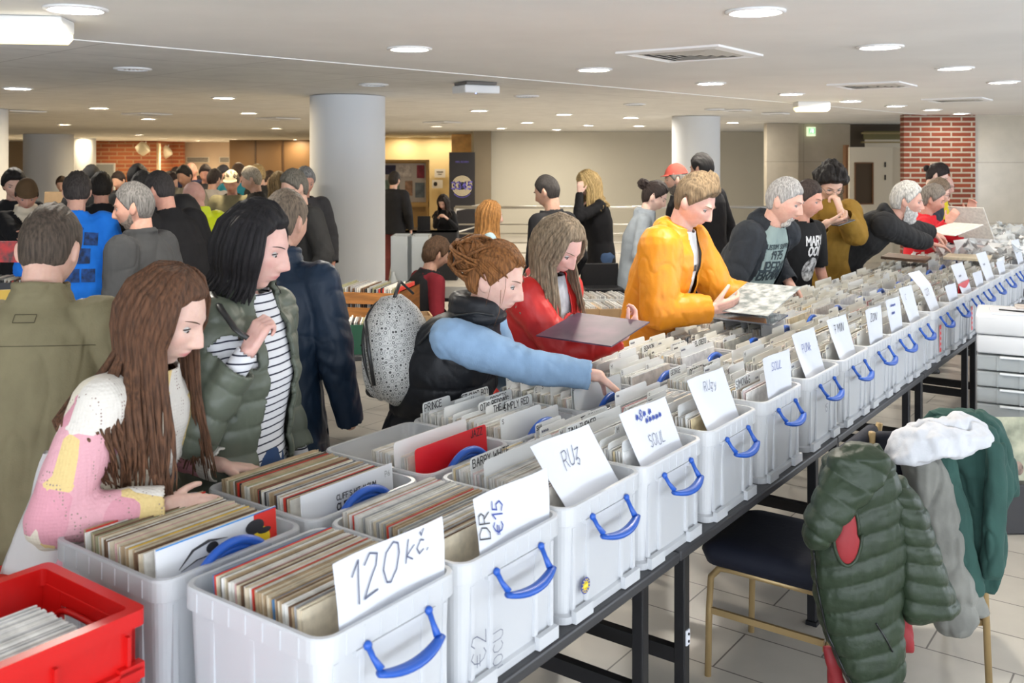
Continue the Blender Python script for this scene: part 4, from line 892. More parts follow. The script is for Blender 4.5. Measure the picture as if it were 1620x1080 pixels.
def shell_mesh(hs, fem, q, beard=False):
    D, F = sphere_dirs(*{0: (150, 110), 1: (72, 54), 2: (30, 22)}[q]); B = headpts(D, fem, True); az = np.abs(np.arctan2(D[:, 0], D[:, 1])); z = B[:, 2]
    r0 = np.linalg.norm(B, axis=1)
    if not beard:
        hl = hs.get('hl', .066)
        zt = np.interp(az, [0, .5, .85, 1.15, 1.42, 1.52, 1.75, 1.95, 3.15], [hl, hl-.002, hl-.02, .022, -.012, -.005, .028, -.055, hs.get('nape', -.088)])
        m = 1/(1+np.exp(-(z-zt)/.0035)); up = np.clip(z/.118, 0, 1)
        th = hs.get('side', .008)*(1-up)+hs.get('top', .022)*up
        th = th*(1+hs.get('front', 0)*np.exp(-az**2/.5)*up)
    else:
        jaw = np.interp(az, [0, .35, .8, 1.2, 1.5, 3.2], [-.078, -.060, -.060, -.045, -.01, -2])
        if hs.get('goat'): jaw = np.interp(az, [0, .35, .5, .62, 3.2], [-.078, -.058, -.075, -.14, -2])
        m = 1/(1+np.exp((z-jaw)/.004)); mo = g2(B[:, 0], z, 0, -.052, .03, .0045); m = np.maximum(m*(az < 1.55), np.where(az < .6, mo, 0)*1.0)
        m = np.where(g2(B[:, 0], z, 0, -.066, .017, .006) > .5, 0, m)
        th = hs.get('side', .008)*np.exp(-(az/1.0)**2)+.001+hs.get('top', .012)*g2(B[:, 0], z, 0, -.11, .05, .03)
    cr = hs.get('curl', 0); rs = hs.get('seed', 3)
    if cr: nz = wnoise(B, 95, rs, 2)*cr
    else:
        Q = np.stack([np.sin(az)*3, D[:, 0]*6, z*3], 1); nz = wnoise(np.stack([B[:, 0]*3.0, B[:, 1]*.8, z*.7], 1), 70, rs, 3)*th*.32
    R = r0+(th+nz)*m-.012*(1-m)
    R = np.where(m < .06, r0*.9, R)
    Pn = B*(R/r0)[:, None]; return D, F, Pn
def make_shell(root, HM, name, hs, fem, q, beard=False):
    D, F, Pn = shell_mesh(hs, fem, q, beard); mb = MB(); mb.add([HM @ Vector(p) for p in Pn], F); return mb.build(name, hairmat(hs['col']), root, True)

def make_hair(root, HM, hs, fem, q, ti):
    rng = random.Random(hs.get('seed', 7)); style = hs.get('style', 'short'); mb = MB()
    D, F, Pn = shell_mesh(hs, fem, q); mb.add([HM @ Vector(p) for p in Pn], F)
    sc = HM.to_scale()[0]
    def push(p, extra=1.12):
        k = ti['k']; best = None
        for v in np.linspace(-.05, .5, 12):
            c, d = ti['spine'](v); dz = abs((p-c).dot(d))
            if best is None or dz < best[0]: best = (dz, v, c, d)
        _, v, c, d = best
        if (p-ti['spine'](.5)[0]).dot(d) > .02: return p
        rx = np.interp(v, [-.05, .12, .28, .42, .5], [.19, .165, .185, .215, .12])*k; ry = np.interp(v, [-.05, .12, .28, .42, .5], [.135, .12, .14, .125, .085])*k
        q_ = p-c; lx = q_.x; ly = q_.dot(Vector((1, 0, 0)).cross(d)*-1) if False else (q_-d*q_.dot(d)); ly = ly.y
        e = math.hypot(lx/rx, ly/ry)
        if e < extra: f = extra/max(e, .2); return p+Vector((lx*(f-1), ly*(f-1), 0))
        return p
    if style == 'long':
        N = hs.get('n', 90) if q < 2 else 24; L = hs.get('len', .3); a0 = hs.get('a0', .95); px = hs.get('part', 0); w0 = hs.get('w', .010)
        for i in range(N):
            u = (i+rng.random())/N; az = a0+u*(2*math.pi-2*a0); lay = rng.random()
            dx, dy = math.sin(az), math.cos(az)
            r_ = lambda z_, g_: (HM @ Vector((dx*(.0745*math.sqrt(max(.02, 1-(z_/.125)**2))+g_), dy*(.096*math.sqrt(max(.02, 1-(z_/.125)**2))+g_), z_)))
            g0 = .010+.012*lay
            pts = [HM @ Vector((px+dx*.022, dy*.035+.012, .122+.010*lay)), HM @ Vector((px*.5+dx*.05, dy*.068+.004, .105+.010*lay)), r_(.055, g0+.004), r_(.0, g0+.006), r_(-.05, g0*.8+.01)]
            last = pts[-1]; cl = hs.get('close', 0); ll = L*(.82+.25*rng.random()); st = 7; wv = rng.uniform(0, 6); fd = hs.get('fwd', 0)
            fx = Vector((dx, dy, 0)); side = Vector((dy, -dx, 0))
            ampw = hs.get('wave', .006)
            for j in range(1, st+1):
                t = j/st; p = last+Vector((0, 0, -ll*t))+fx*(.02*t-cl*math.sin(t*3.1))+Vector((0, fd*t, 0))+side*math.sin(wv+t*7)*ampw*t
                pts.append(push(p, 1.06+.1*lay))
            wd = w0*rng.uniform(.7, 1.3)*sc
            mb.tube(pts, [wd*.6, wd, wd*1.1, wd*1.1, wd]+[wd*(1-.75*(j/st)**1.5) for j in range(1, st+1)], 6, flat=.6, up=fx)
    if style in ('bun', 'updo', 'tail'):
        c = Vector(hs.get('bc', (0, -.10, .06))); r = hs.get('br', .05)
        N = 60 if q == 0 else 22
        for i in range(N):   # swept-back strands from hairline to the knot
            az = rng.uniform(-2.6, 2.6); z0 = rng.uniform(.0, .07) if abs(az) > .8 else rng.uniform(.065, .09)
            s0 = Vector((math.sin(az)*.078*math.sqrt(1-(z0/.13)**2), math.cos(az)*.1*math.sqrt(1-(z0/.13)**2), z0))
            p = []
            for j in range(7):
                t = j/6; v = s0*(1-t)+c*t; n_ = max(.0, math.sin(t*math.pi)); rr = math.sqrt((v.x/.084)**2+(v.y/.106)**2+(v.z/.128)**2)
                if rr < 1.04: v = v*(1.04/max(rr, .3)+.02*rng.random()*n_)
                p.append(HM @ v)
            mb.tube(p, [.003, .006, .007, .007, .007, .006, .004], 5, flat=.7)
        if style == 'tail':
            for i in range(16): o = Vector((rng.uniform(-.014, .014), rng.uniform(-.014, .014), 0)); mb.tube([HM @ (c+o), HM @ (c+o+Vector((0, -.04, -.02))), HM @ (c+o*1.4+Vector((0, -.05, -.11))), HM @ (c+o+Vector((0, -.03, -.2)))], [.006, .009, .008, .002], 5)
        else:
            M3 = HM.to_3x3()
            for i in range(46 if q == 0 else 14):
                ax = Vector((rng.gauss(0, 1), rng.gauss(0, .5), rng.gauss(0, 1))).normalized(); b1 = ax.orthogonal().normalized(); b2 = ax.cross(b1); a0 = rng.uniform(0, 6); rr = r*rng.uniform(.7, 1.05)
                p = [HM @ (c+(b1*math.cos(a0+t)+b2*math.sin(a0+t))*rr+ax*r*rng.uniform(-.05, .05)) for t in np.linspace(0, rng.uniform(2.5, 4.5), 9)]
                mb.tube(p, [.003]+[.0085 if q == 0 else .012]*7+[.003], 6, flat=.6)
            mb.ell(HM @ c, (r*.8, r*.8, r*.8), None, 14, 10)
    if hs.get('wisps') and q == 0:
        for i in range(hs['wisps']):
            sd_ = rng.choice((-1, 1)); z0 = rng.uniform(-.01, .07); az = sd_*rng.uniform(.9, 1.5)
            a = Vector((math.sin(az)*.084, math.cos(az)*.1, z0)); mb.tube([HM @ a, HM @ (a+Vector((sd_*.008, .01, -.03))), HM @ (a+Vector((sd_*.006, .012+rng.uniform(-.01, .01), -.07))), HM @ (a+Vector((0, .01, -rng.uniform(.09, .13))))], [.0009, .0009, .0007, .0004], 4)
    return mb.build('hair', hairmat(hs['col']), root, True)

def make_top(root, gs, spine, S, arm, nk, k, fat, fem, q, vox, nn, gi):
    g = gs.get('g', .012)+.004; hem = gs.get('hem', -.12); fl = gs.get('flare', 0); nr = gs.get('neck', .066)
    def ring(v, rx, ry):
        c, d = spine(v); yv = d.cross(Vector((1, 0, 0))); N = 28
        return [c+Vector((1, 0, 0))*rx*k*math.copysign(abs(math.cos(a))**.85, math.cos(a))+yv*ry*k*math.copysign(abs(math.sin(a))**.85, math.sin(a)) for a in [2*math.pi*j/N for j in range(N)]]
    b = gs.get('bust', .012 if fem else 0)
    prof = [(0, .158*(.6+.4*fat), .108*fat), (.12, (.13 if fem else .142)*fat, .098*fat), (.2, .142*fat, .104*fat), (.30, .155*(.4+.6*fat), .108*(.3+.7*fat)+b), (.40, .160, .104), (.455, .15, .088), (.50, .104, .078), (.535, nr*1.12, nr*1.05), (.562, nr*.98, nr*.95)]
    rr = []
    if hem < 0: rr.append(ring(hem, .162*(.6+.4*fat)+g+fl, .112*fat+g+fl)); rr.append(ring(hem*.5, .164*(.6+.4*fat)+g+fl*.5, .112*fat+g+fl*.5))
    for v, rx, ry in prof:
        if v < hem: continue
        e = 1 if v < .47 else .45
        rr.append(ring(v, rx+g*e, ry+g*e))
    mb = MB(); mb.rings(rr)
    sl = gs.get('sleeve', 1.0); sr = gs.get('sr', 1.0)*(.88 if fem else 1)
    for sd in (1, -1):
        s0, e, w = arm[sd]
        if sl <= 0: continue
        s1 = s0+Vector((-sd*.012, 0, -.004))
        mb.cap(s1, (.054*sr+g*.8)*k, s0.lerp(e, min(1, sl*2)) if sl < .5 else e, (.047*sr+g*.6)*k, nn+4)
        mb.cap(s1+Vector((-sd*.055, 0, .012)), .055*k+g*.4, s1, .058*k*sr+g*.6, nn+4)
        if sl >= .5: en = e.lerp(w, min(1, (sl-.5)*2)*.97); mb.cap(e, (.046*sr+g*.6)*k, en, (.035*sr+g*.5)*k, nn+4)
    if gs.get('collar'):
        h = gs.get('ch', .03); c = nk+spine(.5)[1]*.022; mb.tube([c+Vector((math.cos(a)*(.068+g*.3)*k, math.sin(a)*(.072+g*.3)*k, math.sin(a)*-.01)) for a in np.linspace(0, 2*math.pi, 25)], gs.get('cr', .016), 8)
        if h > .035: mb.tube([c+Vector((math.cos(a)*.07*k, math.sin(a)*.075*k, .03+math.sin(a)*-.01)) for a in np.linspace(0, 2*math.pi, 25)], gs.get('cr', .016), 8)
    if gs.get('hood'):
        c, d = spine(.50); bk = d.cross(Vector((1, 0, 0)))*-1; hs_ = gs['hood']
        mb.ell(c+bk*.075*k+d*.01, (.115*hs_*k, .05*hs_*k, .075*hs_*k), Matrix.Rotation(-.35, 3, 'X'), 20, 12)
        for sd in (1, -1): mb.cap(c+bk*.05+Vector((sd*.07, 0, .035)), .035*hs_, c-bk*.055+Vector((sd*.065, 0, .0)), .02*hs_, nn)
    me = remesh(mb, max(vox*1.35, .006), 5, .6)
    co = getco(me); no = getno(me); seed = gs.get('seed', gi*7+len(root.name))
    wr = gs.get('wr', .006)
    zz = co[:, 2].copy()
    if wr:
        W_ = wnoise(co*np.array((1, 1, .55)), 24, seed, 3); W_ = np.sign(W_)*np.abs(W_)**1.2
        dsp = W_*wr-np.clip(1-np.abs(wnoise(co*np.array((1, 1, .7)), 17, seed+3, 2))*4.5, 0, 1)**2*wr*.35+wnoise(co*np.array((1, 1, .5)), 95, seed+5, 2)*wr*.16
        for sd in (1, -1):
            e = np.array(arm[sd][1]); dd = np.linalg.norm(co-e, axis=1); ax = np.array((arm[sd][2]-arm[sd][1]).normalized()); q_ = (co-e) @ ax
            dsp += np.exp(-(dd/.10)**2)*np.sin(q_*75+W_*5)*wr*.45
        co = co+no*dsp[:, None]
    if gs.get('quilt'):
        sp = gs['quilt']; inarm = np.zeros(len(co), bool); tt = zz.copy()
        for sd in (1, -1):
            for a, b_ in ((arm[sd][0], arm[sd][1]), (arm[sd][1], arm[sd][2])):
                a = np.array(a); b_ = np.array(b_); ab = b_-a; L = np.linalg.norm(ab); ab /= L; t = (co-a) @ ab; dd = np.linalg.norm(co-a-np.outer(np.clip(t, 0, L), ab), axis=1)
                m_ = (dd < .085) & (t > .0) & (np.abs(co[:, 0]) > .15*k); tt = np.where(m_, t, tt)
        s_ = np.abs(np.sin(math.pi*tt/sp+.25*wnoise(co, 12, 3, 1))); co = co+no*((s_**.45-.75)*gs.get('qa', .011))[:, None]
    setco(me, co)
    kill = np.zeros(len(co), bool)
    c, d = spine(.535); c = np.array(c); d = np.array(d); v = co-c; al = v @ d; rad = np.linalg.norm(v-np.outer(al, d), axis=1)
    if not gs.get('hood') and not gs.get('collar'): kill |= (al > gs.get('nh', .012)) & (rad < .10*k)
    op = gs.get('open')
    if op:
        yv = np.array(Vector((0, 0, 1)).cross(Vector((1, 0, 0)))); 
        for i in range(1): pass
        zn = float(nk.z)+.06; zh = float(spine(hem)[0].z); t = np.clip((co[:, 2]-zh)/(zn-zh), 0, 1)
        wdt = op[0]+(op[1]-op[0])*t; xc = gs.get('ox', 0)
        cy = np.interp(co[:, 2], [zh, float(nk.z)], [float(spine(hem)[0].y), float(nk.y)])
        kill |= (np.abs(co[:, 0]-xc) < wdt) & (co[:, 1]-cy > .045) & (co[:, 2] < zn+.03)
        for sd in (1, -1):   # never cut the sleeves
            for a, b_ in ((arm[sd][0].lerp(arm[sd][1], .35), arm[sd][1]), (arm[sd][1], arm[sd][2])):
                a = np.array(a); ab = np.array(b_)-a; L = np.linalg.norm(ab); ab /= L; t2 = np.clip((co-a) @ ab, 0, L); dd = np.linalg.norm(co-a-np.outer(t2, ab), axis=1); kill &= ~(dd < .062+g*1.3)
    kill |= (co[:, 2] < float(spine(hem)[0].z)+.006)
    if sl >= .5:
        for sd in (1, -1):
            s0, e, w = arm[sd]; en = e.lerp(w, min(1, (sl-.5)*2)*.97); ax = (w-e).normalized(); t = (co-np.array(en)) @ np.array(ax); dd = np.linalg.norm(co-np.array(en), axis=1)
            kill |= (t > .008) & (dd < .09)
    elif sl > 0:
        for sd in (1, -1):
            s0, e, w = arm[sd]; en = s0.lerp(e, min(1, sl*2)); ax = (e-s0).normalized(); t = (co-np.array(en)) @ np.array(ax); dd = np.linalg.norm(co-np.array(en), axis=1); kill |= (t > .004) & (dd < .10)
    delverts(me, kill)
    m = gs['mat'] if not isinstance(gs['mat'], tuple) else fab('cloth_%d_%d_%d' % tuple(int(x*999) for x in gs['mat']), gs['mat'], gs.get('rough', .85))
    o = link(me, gs.get('name', 'jacket'), m, root)
    if gs.get('thick', True) and q <= 1:
        so = o.modifiers.new('thickness', 'SOLIDIFY'); so.thickness = gs.get('th', .005); so.offset = -1
    return o
def print_on(pr, garment, name, rows, m, side=1, x0=0, rot=0):
    """rows: (text, v along spine, cap height, stroke width)"""
    g = pr['G'][garment]; bv = bvh_of(g); mb = MB(); rng = random.Random(4)
    for row in rows:
        text, v, h, wd = row[:4]; dx = row[4] if len(row) > 4 else 0
        c, d = pr['spine'](v); xd = Vector((-1, 0, 0)) if side == 1 else Vector((1, 0, 0)); yv = d.cross(Vector((1, 0, 0)))
        yv = yv if side == 1 else -yv
        if rot: xd = (xd+d*rot).normalized()
        letters(mb, text, c+yv*.5+Vector((dx+x0, 0, 0)), xd, d, h, wd, 0, bv, -yv, center=True, rng=rng)
    return mb.build(name, m, g)
# ------------------------------------------------------------------ the people
SKIN = (.64, .41, .32); PALE = (.72, .50, .42); RUD = (.62, .33, .25)
def stripes(name, c1, c2, per, rot=(0, 0, 0), fac=.3):
    m, N, L = newmat(name); b = N['Principled BSDF']; tc = N.new('ShaderNodeTexCoord'); mp = N.new('ShaderNodeMapping'); mp.inputs['Rotation'].default_value = rot; L.new(tc.outputs['Object'], mp.inputs[0])
    sx = N.new('ShaderNodeSeparateXYZ'); L.new(mp.outputs[0], sx.inputs[0]); mu = N.new('ShaderNodeMath'); mu.operation = 'MULTIPLY'; mu.inputs[1].default_value = 1/per; L.new(sx.outputs['Z'], mu.inputs[0])
    fr = N.new('ShaderNodeMath'); fr.operation = 'FRACT'; L.new(mu.outputs[0], fr.inputs[0]); lt = N.new('ShaderNodeMath'); lt.operation = 'LESS_THAN'; lt.inputs[1].default_value = fac; L.new(fr.outputs[0], lt.inputs[0])
    mx = N.new('ShaderNodeMix'); mx.data_type = 'RGBA'; mx.inputs[6].default_value = (*c1, 1); mx.inputs[7].default_value = (*c2, 1); L.new(lt.outputs[0], mx.inputs[0]); L.new(mx.outputs[2], b.inputs['Base Color']); b.inputs['Roughness'].default_value = .85; MATS[name] = m; return m
def patchwork(name):
    m, N, L = newmat(name); b = N['Principled BSDF']; tc = N.new('ShaderNodeTexCoord'); mp = N.new('ShaderNodeMapping'); mp.inputs['Scale'].default_value = (10, 10, 8.5); mp.inputs['Rotation'].default_value = (.1, .25, .2); L.new(tc.outputs['Object'], mp.inputs[0])
    v = N.new('ShaderNodeTexVoronoi'); v.distance = 'CHEBYCHEV'; v.inputs['Scale'].default_value = 1; v.inputs['Randomness'].default_value = .25; L.new(mp.outputs[0], v.inputs['Vector'])
    sp = N.new('ShaderNodeSeparateColor'); L.new(v.outputs['Color'], sp.inputs[0]); r = N.new('ShaderNodeValToRGB'); r.color_ramp.interpolation = 'CONSTANT'; e = r.color_ramp.elements
    e[0].color = (.66, .62, .56, 1); e[1].position = .34; e[1].color = (.60, .28, .33, 1); x = e.new(.52); x.color = (.66, .50, .22, 1); x = e.new(.68); x.color = (.68, .62, .50, 1); x = e.new(.88); x.color = (.64, .34, .38, 1)
    L.new(sp.outputs[0], r.inputs[0]); L.new(r.outputs[0], b.inputs['Base Color']); b.inputs['Roughness'].default_value = .95
    # knit holes along the patch edges and lozenges
    mp2 = N.new('ShaderNodeMapping'); mp2.inputs['Scale'].default_value = (120, 120, 120); L.new(tc.outputs['Object'], mp2.inputs[0]); v2 = N.new('ShaderNodeTexVoronoi'); v2.inputs['Scale'].default_value = 1; v2.inputs['Randomness'].default_value = .2; L.new(mp2.outputs[0], v2.inputs['Vector'])
    w_ = N.new('ShaderNodeTexWave'); w_.inputs['Scale'].default_value = 5.5; w_.inputs['Distortion'].default_value = 6; w_.inputs['Detail'].default_value = 0; L.new(tc.outputs['Object'], w_.inputs['Vector'])
    g = N.new('ShaderNodeMath'); g.operation = 'LESS_THAN'; g.inputs[1].default_value = .26; L.new(v2.outputs['Distance'], g.inputs[0]); g2_ = N.new('ShaderNodeMath'); g2_.operation = 'GREATER_THAN'; g2_.inputs[1].default_value = .86; L.new(w_.outputs['Fac'], g2_.inputs[0])
    mm = N.new('ShaderNodeMath'); mm.operation = 'MULTIPLY'; L.new(g.outputs[0], mm.inputs[0]); L.new(g2_.outputs[0], mm.inputs[1])
    mx = N.new('ShaderNodeMix'); mx.data_type = 'RGBA'; L.new(mm.outputs[0], mx.inputs[0]); L.new(r.outputs[0], mx.inputs[6]); mx.inputs[7].default_value = (.30, .22, .19, 1); L.new(mx.outputs[2], b.inputs['Base Color'])
    bp = N.new('ShaderNodeBump'); bp.inputs['Strength'].default_value = .5; bp.inputs['Distance'].default_value = .004; L.new(v2.outputs['Distance'], bp.inputs['Height']); L.new(bp.outputs[0], b.inputs['Normal']); MATS[name] = m; return m
breton = stripes('breton_stripes', (.64, .64, .66), (.01, .012, .03), .022, (.0, 0, 0), .2)
knit = patchwork('patchwork_knit')
white_tee = fab('white_cotton', (.66, .66, .66))
def hand_in(*a, **k): return dict(*a, **k)
# 1 man with back to the camera, olive shirt jacket
p1 = person('man seen from behind at the left edge, in an olive-green shirt jacket, head bowed', (78, 396, 2.95), -4, 8, 0, 24, H=1.80, fat=1.12, skin=(.66, .42, .33), q=0,
    hair=dict(col=(.085, .062, .045), top=.020, side=.003, nape=-.09), top=[dict(mat=fab('olive_canvas', (.19, .165, .095), .8, bump=.35), hem=-.20, flare=.015, collar=True, ch=.045, cr=.013, wr=.010, sr=1.18, g=.022)],
    legs=(.012, .014, .022), R=(190, 620, 3.15), L=(-120, 620, 3.2), headS=1.06)
mb = MB()
gg = p1['G']['jacket']; bv = bvh_of(gg); c, d = p1['spine'](.40)
for x0, x1, z0, z1 in ((-.03, .03, .485, .485), (-.03, .03, .463, .463), (-.03, -.03, .463, .485), (.03, .03, .463, .485), (-.19, .19, .40, .40)):
    n = 24; vs_ = []
    for i in range(n+1):
        u = i/n; cc, dd = p1['spine'](z0+(z1-z0)*u); yv = dd.cross(Vector((1, 0, 0))); pt = cc+Vector((x0+(x1-x0)*u, 0, 0))-yv*.5; h_ = bv.ray_cast(pt, yv, 2)
        if h_[0] is not None: vs_.append(h_[0]-yv*.001)
    if len(vs_) > 1: mb.tube(vs_, .0011, 4)
mb.build('stitching', fab('olive_stitch', (.07, .06, .035)), gg)
# 2 girl
p2 = person('girl with long brown hair in a pastel pink, cream and yellow patchwork knit sweater', (262, 500, 2.42), 104, 14, -4, 20, H=1.64, fem=True, skin=(.68, .46, .38), q=0, fat=.95,
    hair=dict(col=(.12, .055, .028), style='long', len=.36, n=230, top=.014, side=.010, hl=.072, a0=.98, fwd=.03, w=.0075, close=.01, wave=.012, nape=-.10), brow=(.08, .04, .02), lips=(.62, .22, .22),
    top=[dict(name='sweater', mat=knit, hem=-.16, g=.020, wr=.006, sr=1.25, flare=.01)], legs=(.25, .30, .38), L=(352, 736, 2.62), R=(262, 800, 2.30),
    handL=dict(dir=(.85, .25, -.15), pn=(0, 0, -1), curl=.28, spread=.05), handR=dict(curl=.4), headS=1.05)
# 3 woman in green padded jacket
gpad = mat('green_nylon', (.088, .10, .074), .42, vary=.08, vscale=10, bump=(60, .25, .004), spec=.35)
p3 = person('black-haired woman in grey-green padded jacket and striped top, hand on bag strap', (402, 392, 2.78), 108, 3, -8, 12, H=1.68, fem=True, skin=(.68, .42, .36), q=0, fat=1.12,
    hair=dict(col=(.012, .010, .011), style='long', len=.085, n=170, top=.024, side=.014, hl=.074, a0=1.02, w=.008, fwd=-.02, close=.02, wave=.004, nape=-.10), brow=(.06, .04, .035),
    top=[dict(name='striped_top', mat=breton, hem=-.14, g=.004, wr=.004, sleeve=1.0, sr=.9), dict(name='jacket', mat=gpad, hem=-.20, g=.026, quilt=.075, qa=.009, sr=1.28, open=(.10, .055), ox=0, flare=.03, sleeve=.90, collar=True, ch=.05, cr=.022, wr=.006, th=.012)],
    legs=(.03, .06, .14), R=(392, 556, 2.58), polR=(.3, -.3, -1), handR=dict(dir=(.35, .15, .75), pn=(.55, .8, 0), curl=.95, tcurl=.5, spread=.02, tang=.5), L=None, headS=1.03)
# shoulder strap of her bag
c_ = p3['M2L'].inverted()
mb = MB(); pts = [P(334, 462, 2.68), P(352, 492, 2.585), P(372, 520, 2.55), P(392, 535, 2.55)]
mb.tube(pts, .010, 6, flat=.35); o = mb.build('bag_strap', mat('black_leather', (.02, .02, .02), .4), smooth=True); tag(o, 'thin black bag strap over the shoulder of the woman in the padded jacket', 'bag strap')
# 4 man in navy rain jacket
navy = mat('navy_nylon', (.008, .020, .042), .5, spec=.3, bump=(30, .35, .006), vary=.08)
p4 = person('man with short grey-brown hair seen from behind in a navy rain jacket', (450, 352, 3.65), 18, 4, 6, 12, H=1.74, fat=1.05, skin=(.60, .36, .27), q=0,
    hair=dict(col=(.16, .12, .085), top=.012, side=.004, nape=-.055), top=[dict(mat=navy, hem=-.20, g=.022, sr=1.12, flare=.015, collar=True, ch=.04, cr=.018, wr=.011)], legs=(.010, .011, .015), R=(560, 700, 3.6), handR=dict(none=True), L=None)
mb = MB(); tp = []
bv = bvh_of(p4['G']['jacket'])
for i in range(22):
    u = i/21; q_ = p4['M2L'] @ P(472+70*u, 372+90*u*u+15*u, 3.2); dr = (p4['M2L'].to_3x3() @ Vector((0, 1, 0))).normalized(); h_ = bv.ray_cast(q_, dr, 2)
    if h_[0] is not None: tp.append(h_[0]-dr*.006)
mb.tube(tp, .012, 6, flat=.3); o = mb.build('camera_strap', mat('strap_tan', (.38, .33, .22), .6), p4['root'], True)
# 5 reaching woman
vest = mat('vest_black', (.010, .011, .014), .5, spec=.3, bump=(40, .3, .005), vary=.1)
bluef = mat('powder_blue_fleece', (.22, .34, .50), .9, vary=.05, vscale=20, bump=(200, .3, .002))
p5 = person('auburn-haired woman in a black vest with light blue sleeves, reaching into a crate', (782, 442, 3.42), 112, 22, -4, 16, H=1.70, fem=True, skin=(.70, .45, .37), q=0, fat=1.12,
    hair=dict(col=(.26, .105, .032), style='updo', bc=(0, -.090, .050), br=.084, top=.020, side=.012, hl=.070, wisps=7, nape=-.06), brow=(.10, .05, .03),
    top=[dict(name='sweatshirt', mat=bluef, hem=-.05, g=.008, sr=1.45, wr=.009, sleeve=.93), dict(name='vest', mat=vest, hem=-.12, g=.036, quilt=.12, qa=.012, sleeve=0, collar=True, ch=.055, cr=.030, wr=.007, th=.01, flare=.01)],
    legs=(.010, .010, .013), R=(985, 604, 3.33), polR=(.4, -.2, -.8), handR=dict(dir=(.62, .10, -.50), pn=(-.55, -.1, -.8), curl=.42, spread=.06, tcurl=.4), L=(905, 625, 3.75), handL=dict(curl=.5), headS=1.05)
# 6 woman in red
redj = mat('red_nylon', (.50, .014, .012), .5, bump=(26, .35, .006), vary=.08)
p6 = person('woman with long ash-blonde hair in a red jacket, reading a dark purple record cover', (884, 388, 3.95), 128, 8, 2, 34, H=1.70, fem=True, skin=(.70, .42, .36), q=0, fat=1.05,
    hair=dict(col=(.27, .20, .13), style='long', len=.24, n=170, top=.018, side=.010, hl=.074, a0=.85, part=.01, w=.0085, fwd=.03, wave=.005, nape=-.10), brow=(.2, .15, .1),
    top=[dict(name='shirt', mat=fab('grey_print_tee', (.35, .36, .38), vary=.3), hem=-.12, g=.004, sleeve=.4), dict(name='jacket', mat=redj, hem=-.16, g=.022, sr=1.35, open=(.03, .05), wr=.010, sleeve=.97, collar=True, ch=.03, cr=.013, flare=.02)], legs=(.02, .03, .05),
    R=(988, 530, 3.80), polR=(.2, -.2, -1), handR=dict(dir=(.45, .15, .55), pn=(-.6, .35, .35), curl=.72, spread=.03, tcurl=.3, tang=.6), L=(905, 530, 3.95), handL=dict(none=False, curl=.5))
# 7 man in yellow
yel = mat('yellow_nylon', (.66, .24, .004), .5, bump=(22, .4, .007), vary=.05)
p7 = person('man in a bright yellow hooded rain jacket holding a printed cover in both hands', (1098, 320, 4.62), 122, 15, 4, 28, H=1.80, fat=1.08, skin=(.72, .44, .36), q=0,
    hair=dict(col=(.22, .155, .09), top=.034, side=.006, front=.5, hl=.070), brow=(.2, .14, .08),
    top=[dict(name='t_shirt', mat=white_tee, hem=-.10, g=.004, sleeve=.4), dict(name='jacket', mat=yel, hem=-.20, g=.030, sr=1.4, open=(.035, .06), hood=.8, wr=.008, sleeve=.96, flare=.02)], legs=(.05, .06, .09),
    R=(1128, 488, 4.52), handR=dict(dir=(.75, .1, .12), pn=(.1, .8, .4), curl=.55, tcurl=.2, spread=.02), L=(1222, 478, 4.78), handL=dict(dir=(-.75, -.35, .1), pn=(.1, .3, 1), curl=.7, spread=.02), polR=(.5, -.3, -1), polL=(-.3, 0, -1))
print_on(p7, 't_shirt', 'lettering', [('DOU', .37, .028, .006, -.02)], ink)
# 8 man in denim
den = mat('dark_denim', (.014, .018, .024), .9, bump=(120, .4, .003), vary=.2, vscale=20)
p8 = person('grey-haired man with goatee in dark denim jacket over a lettered grey-green T-shirt', (1240, 318, 5.55), 138, 24, -14, 18, headS=1.06, H=1.82, fat=1.22, skin=(.66, .40, .32), q=0,
    hair=dict(col=(.42, .41, .40), top=.014, side=.005, hl=.062), beard=dict(col=(.55, .53, .50), side=.003, top=.014, goat=1), brow=(.25, .22, .2),
    top=[dict(name='t_shirt', mat=fab('grey_green_tee', (.24, .31, .30)), hem=-.14, g=.006, sleeve=.4), dict(name='jacket', mat=den, hem=-.16, g=.020, sr=1.35, open=(.17, .10), hood=.9, wr=.010, sleeve=.98, flare=.015)], legs=(.04, .05, .08),
    R=None, L=(1250, 450, 5.85), handL=dict(dir=(.3, -.1, -.7), curl=.7), handR=dict(dir=(.2, 0, -.9), curl=.5))
print_on(p8, 't_shirt', 'lettering', [('CUSTOM SUPPLY', .43, .026, .005, 0), ('1975', .375, .045, .008, 0), ('SUPERIOR', .30, .06, .011, 0), ('BRAND', .225, .06, .013, 0), ('GENUINE', .10, .035, .008, 0)], fab('tee_print', (.035, .05, .06)))
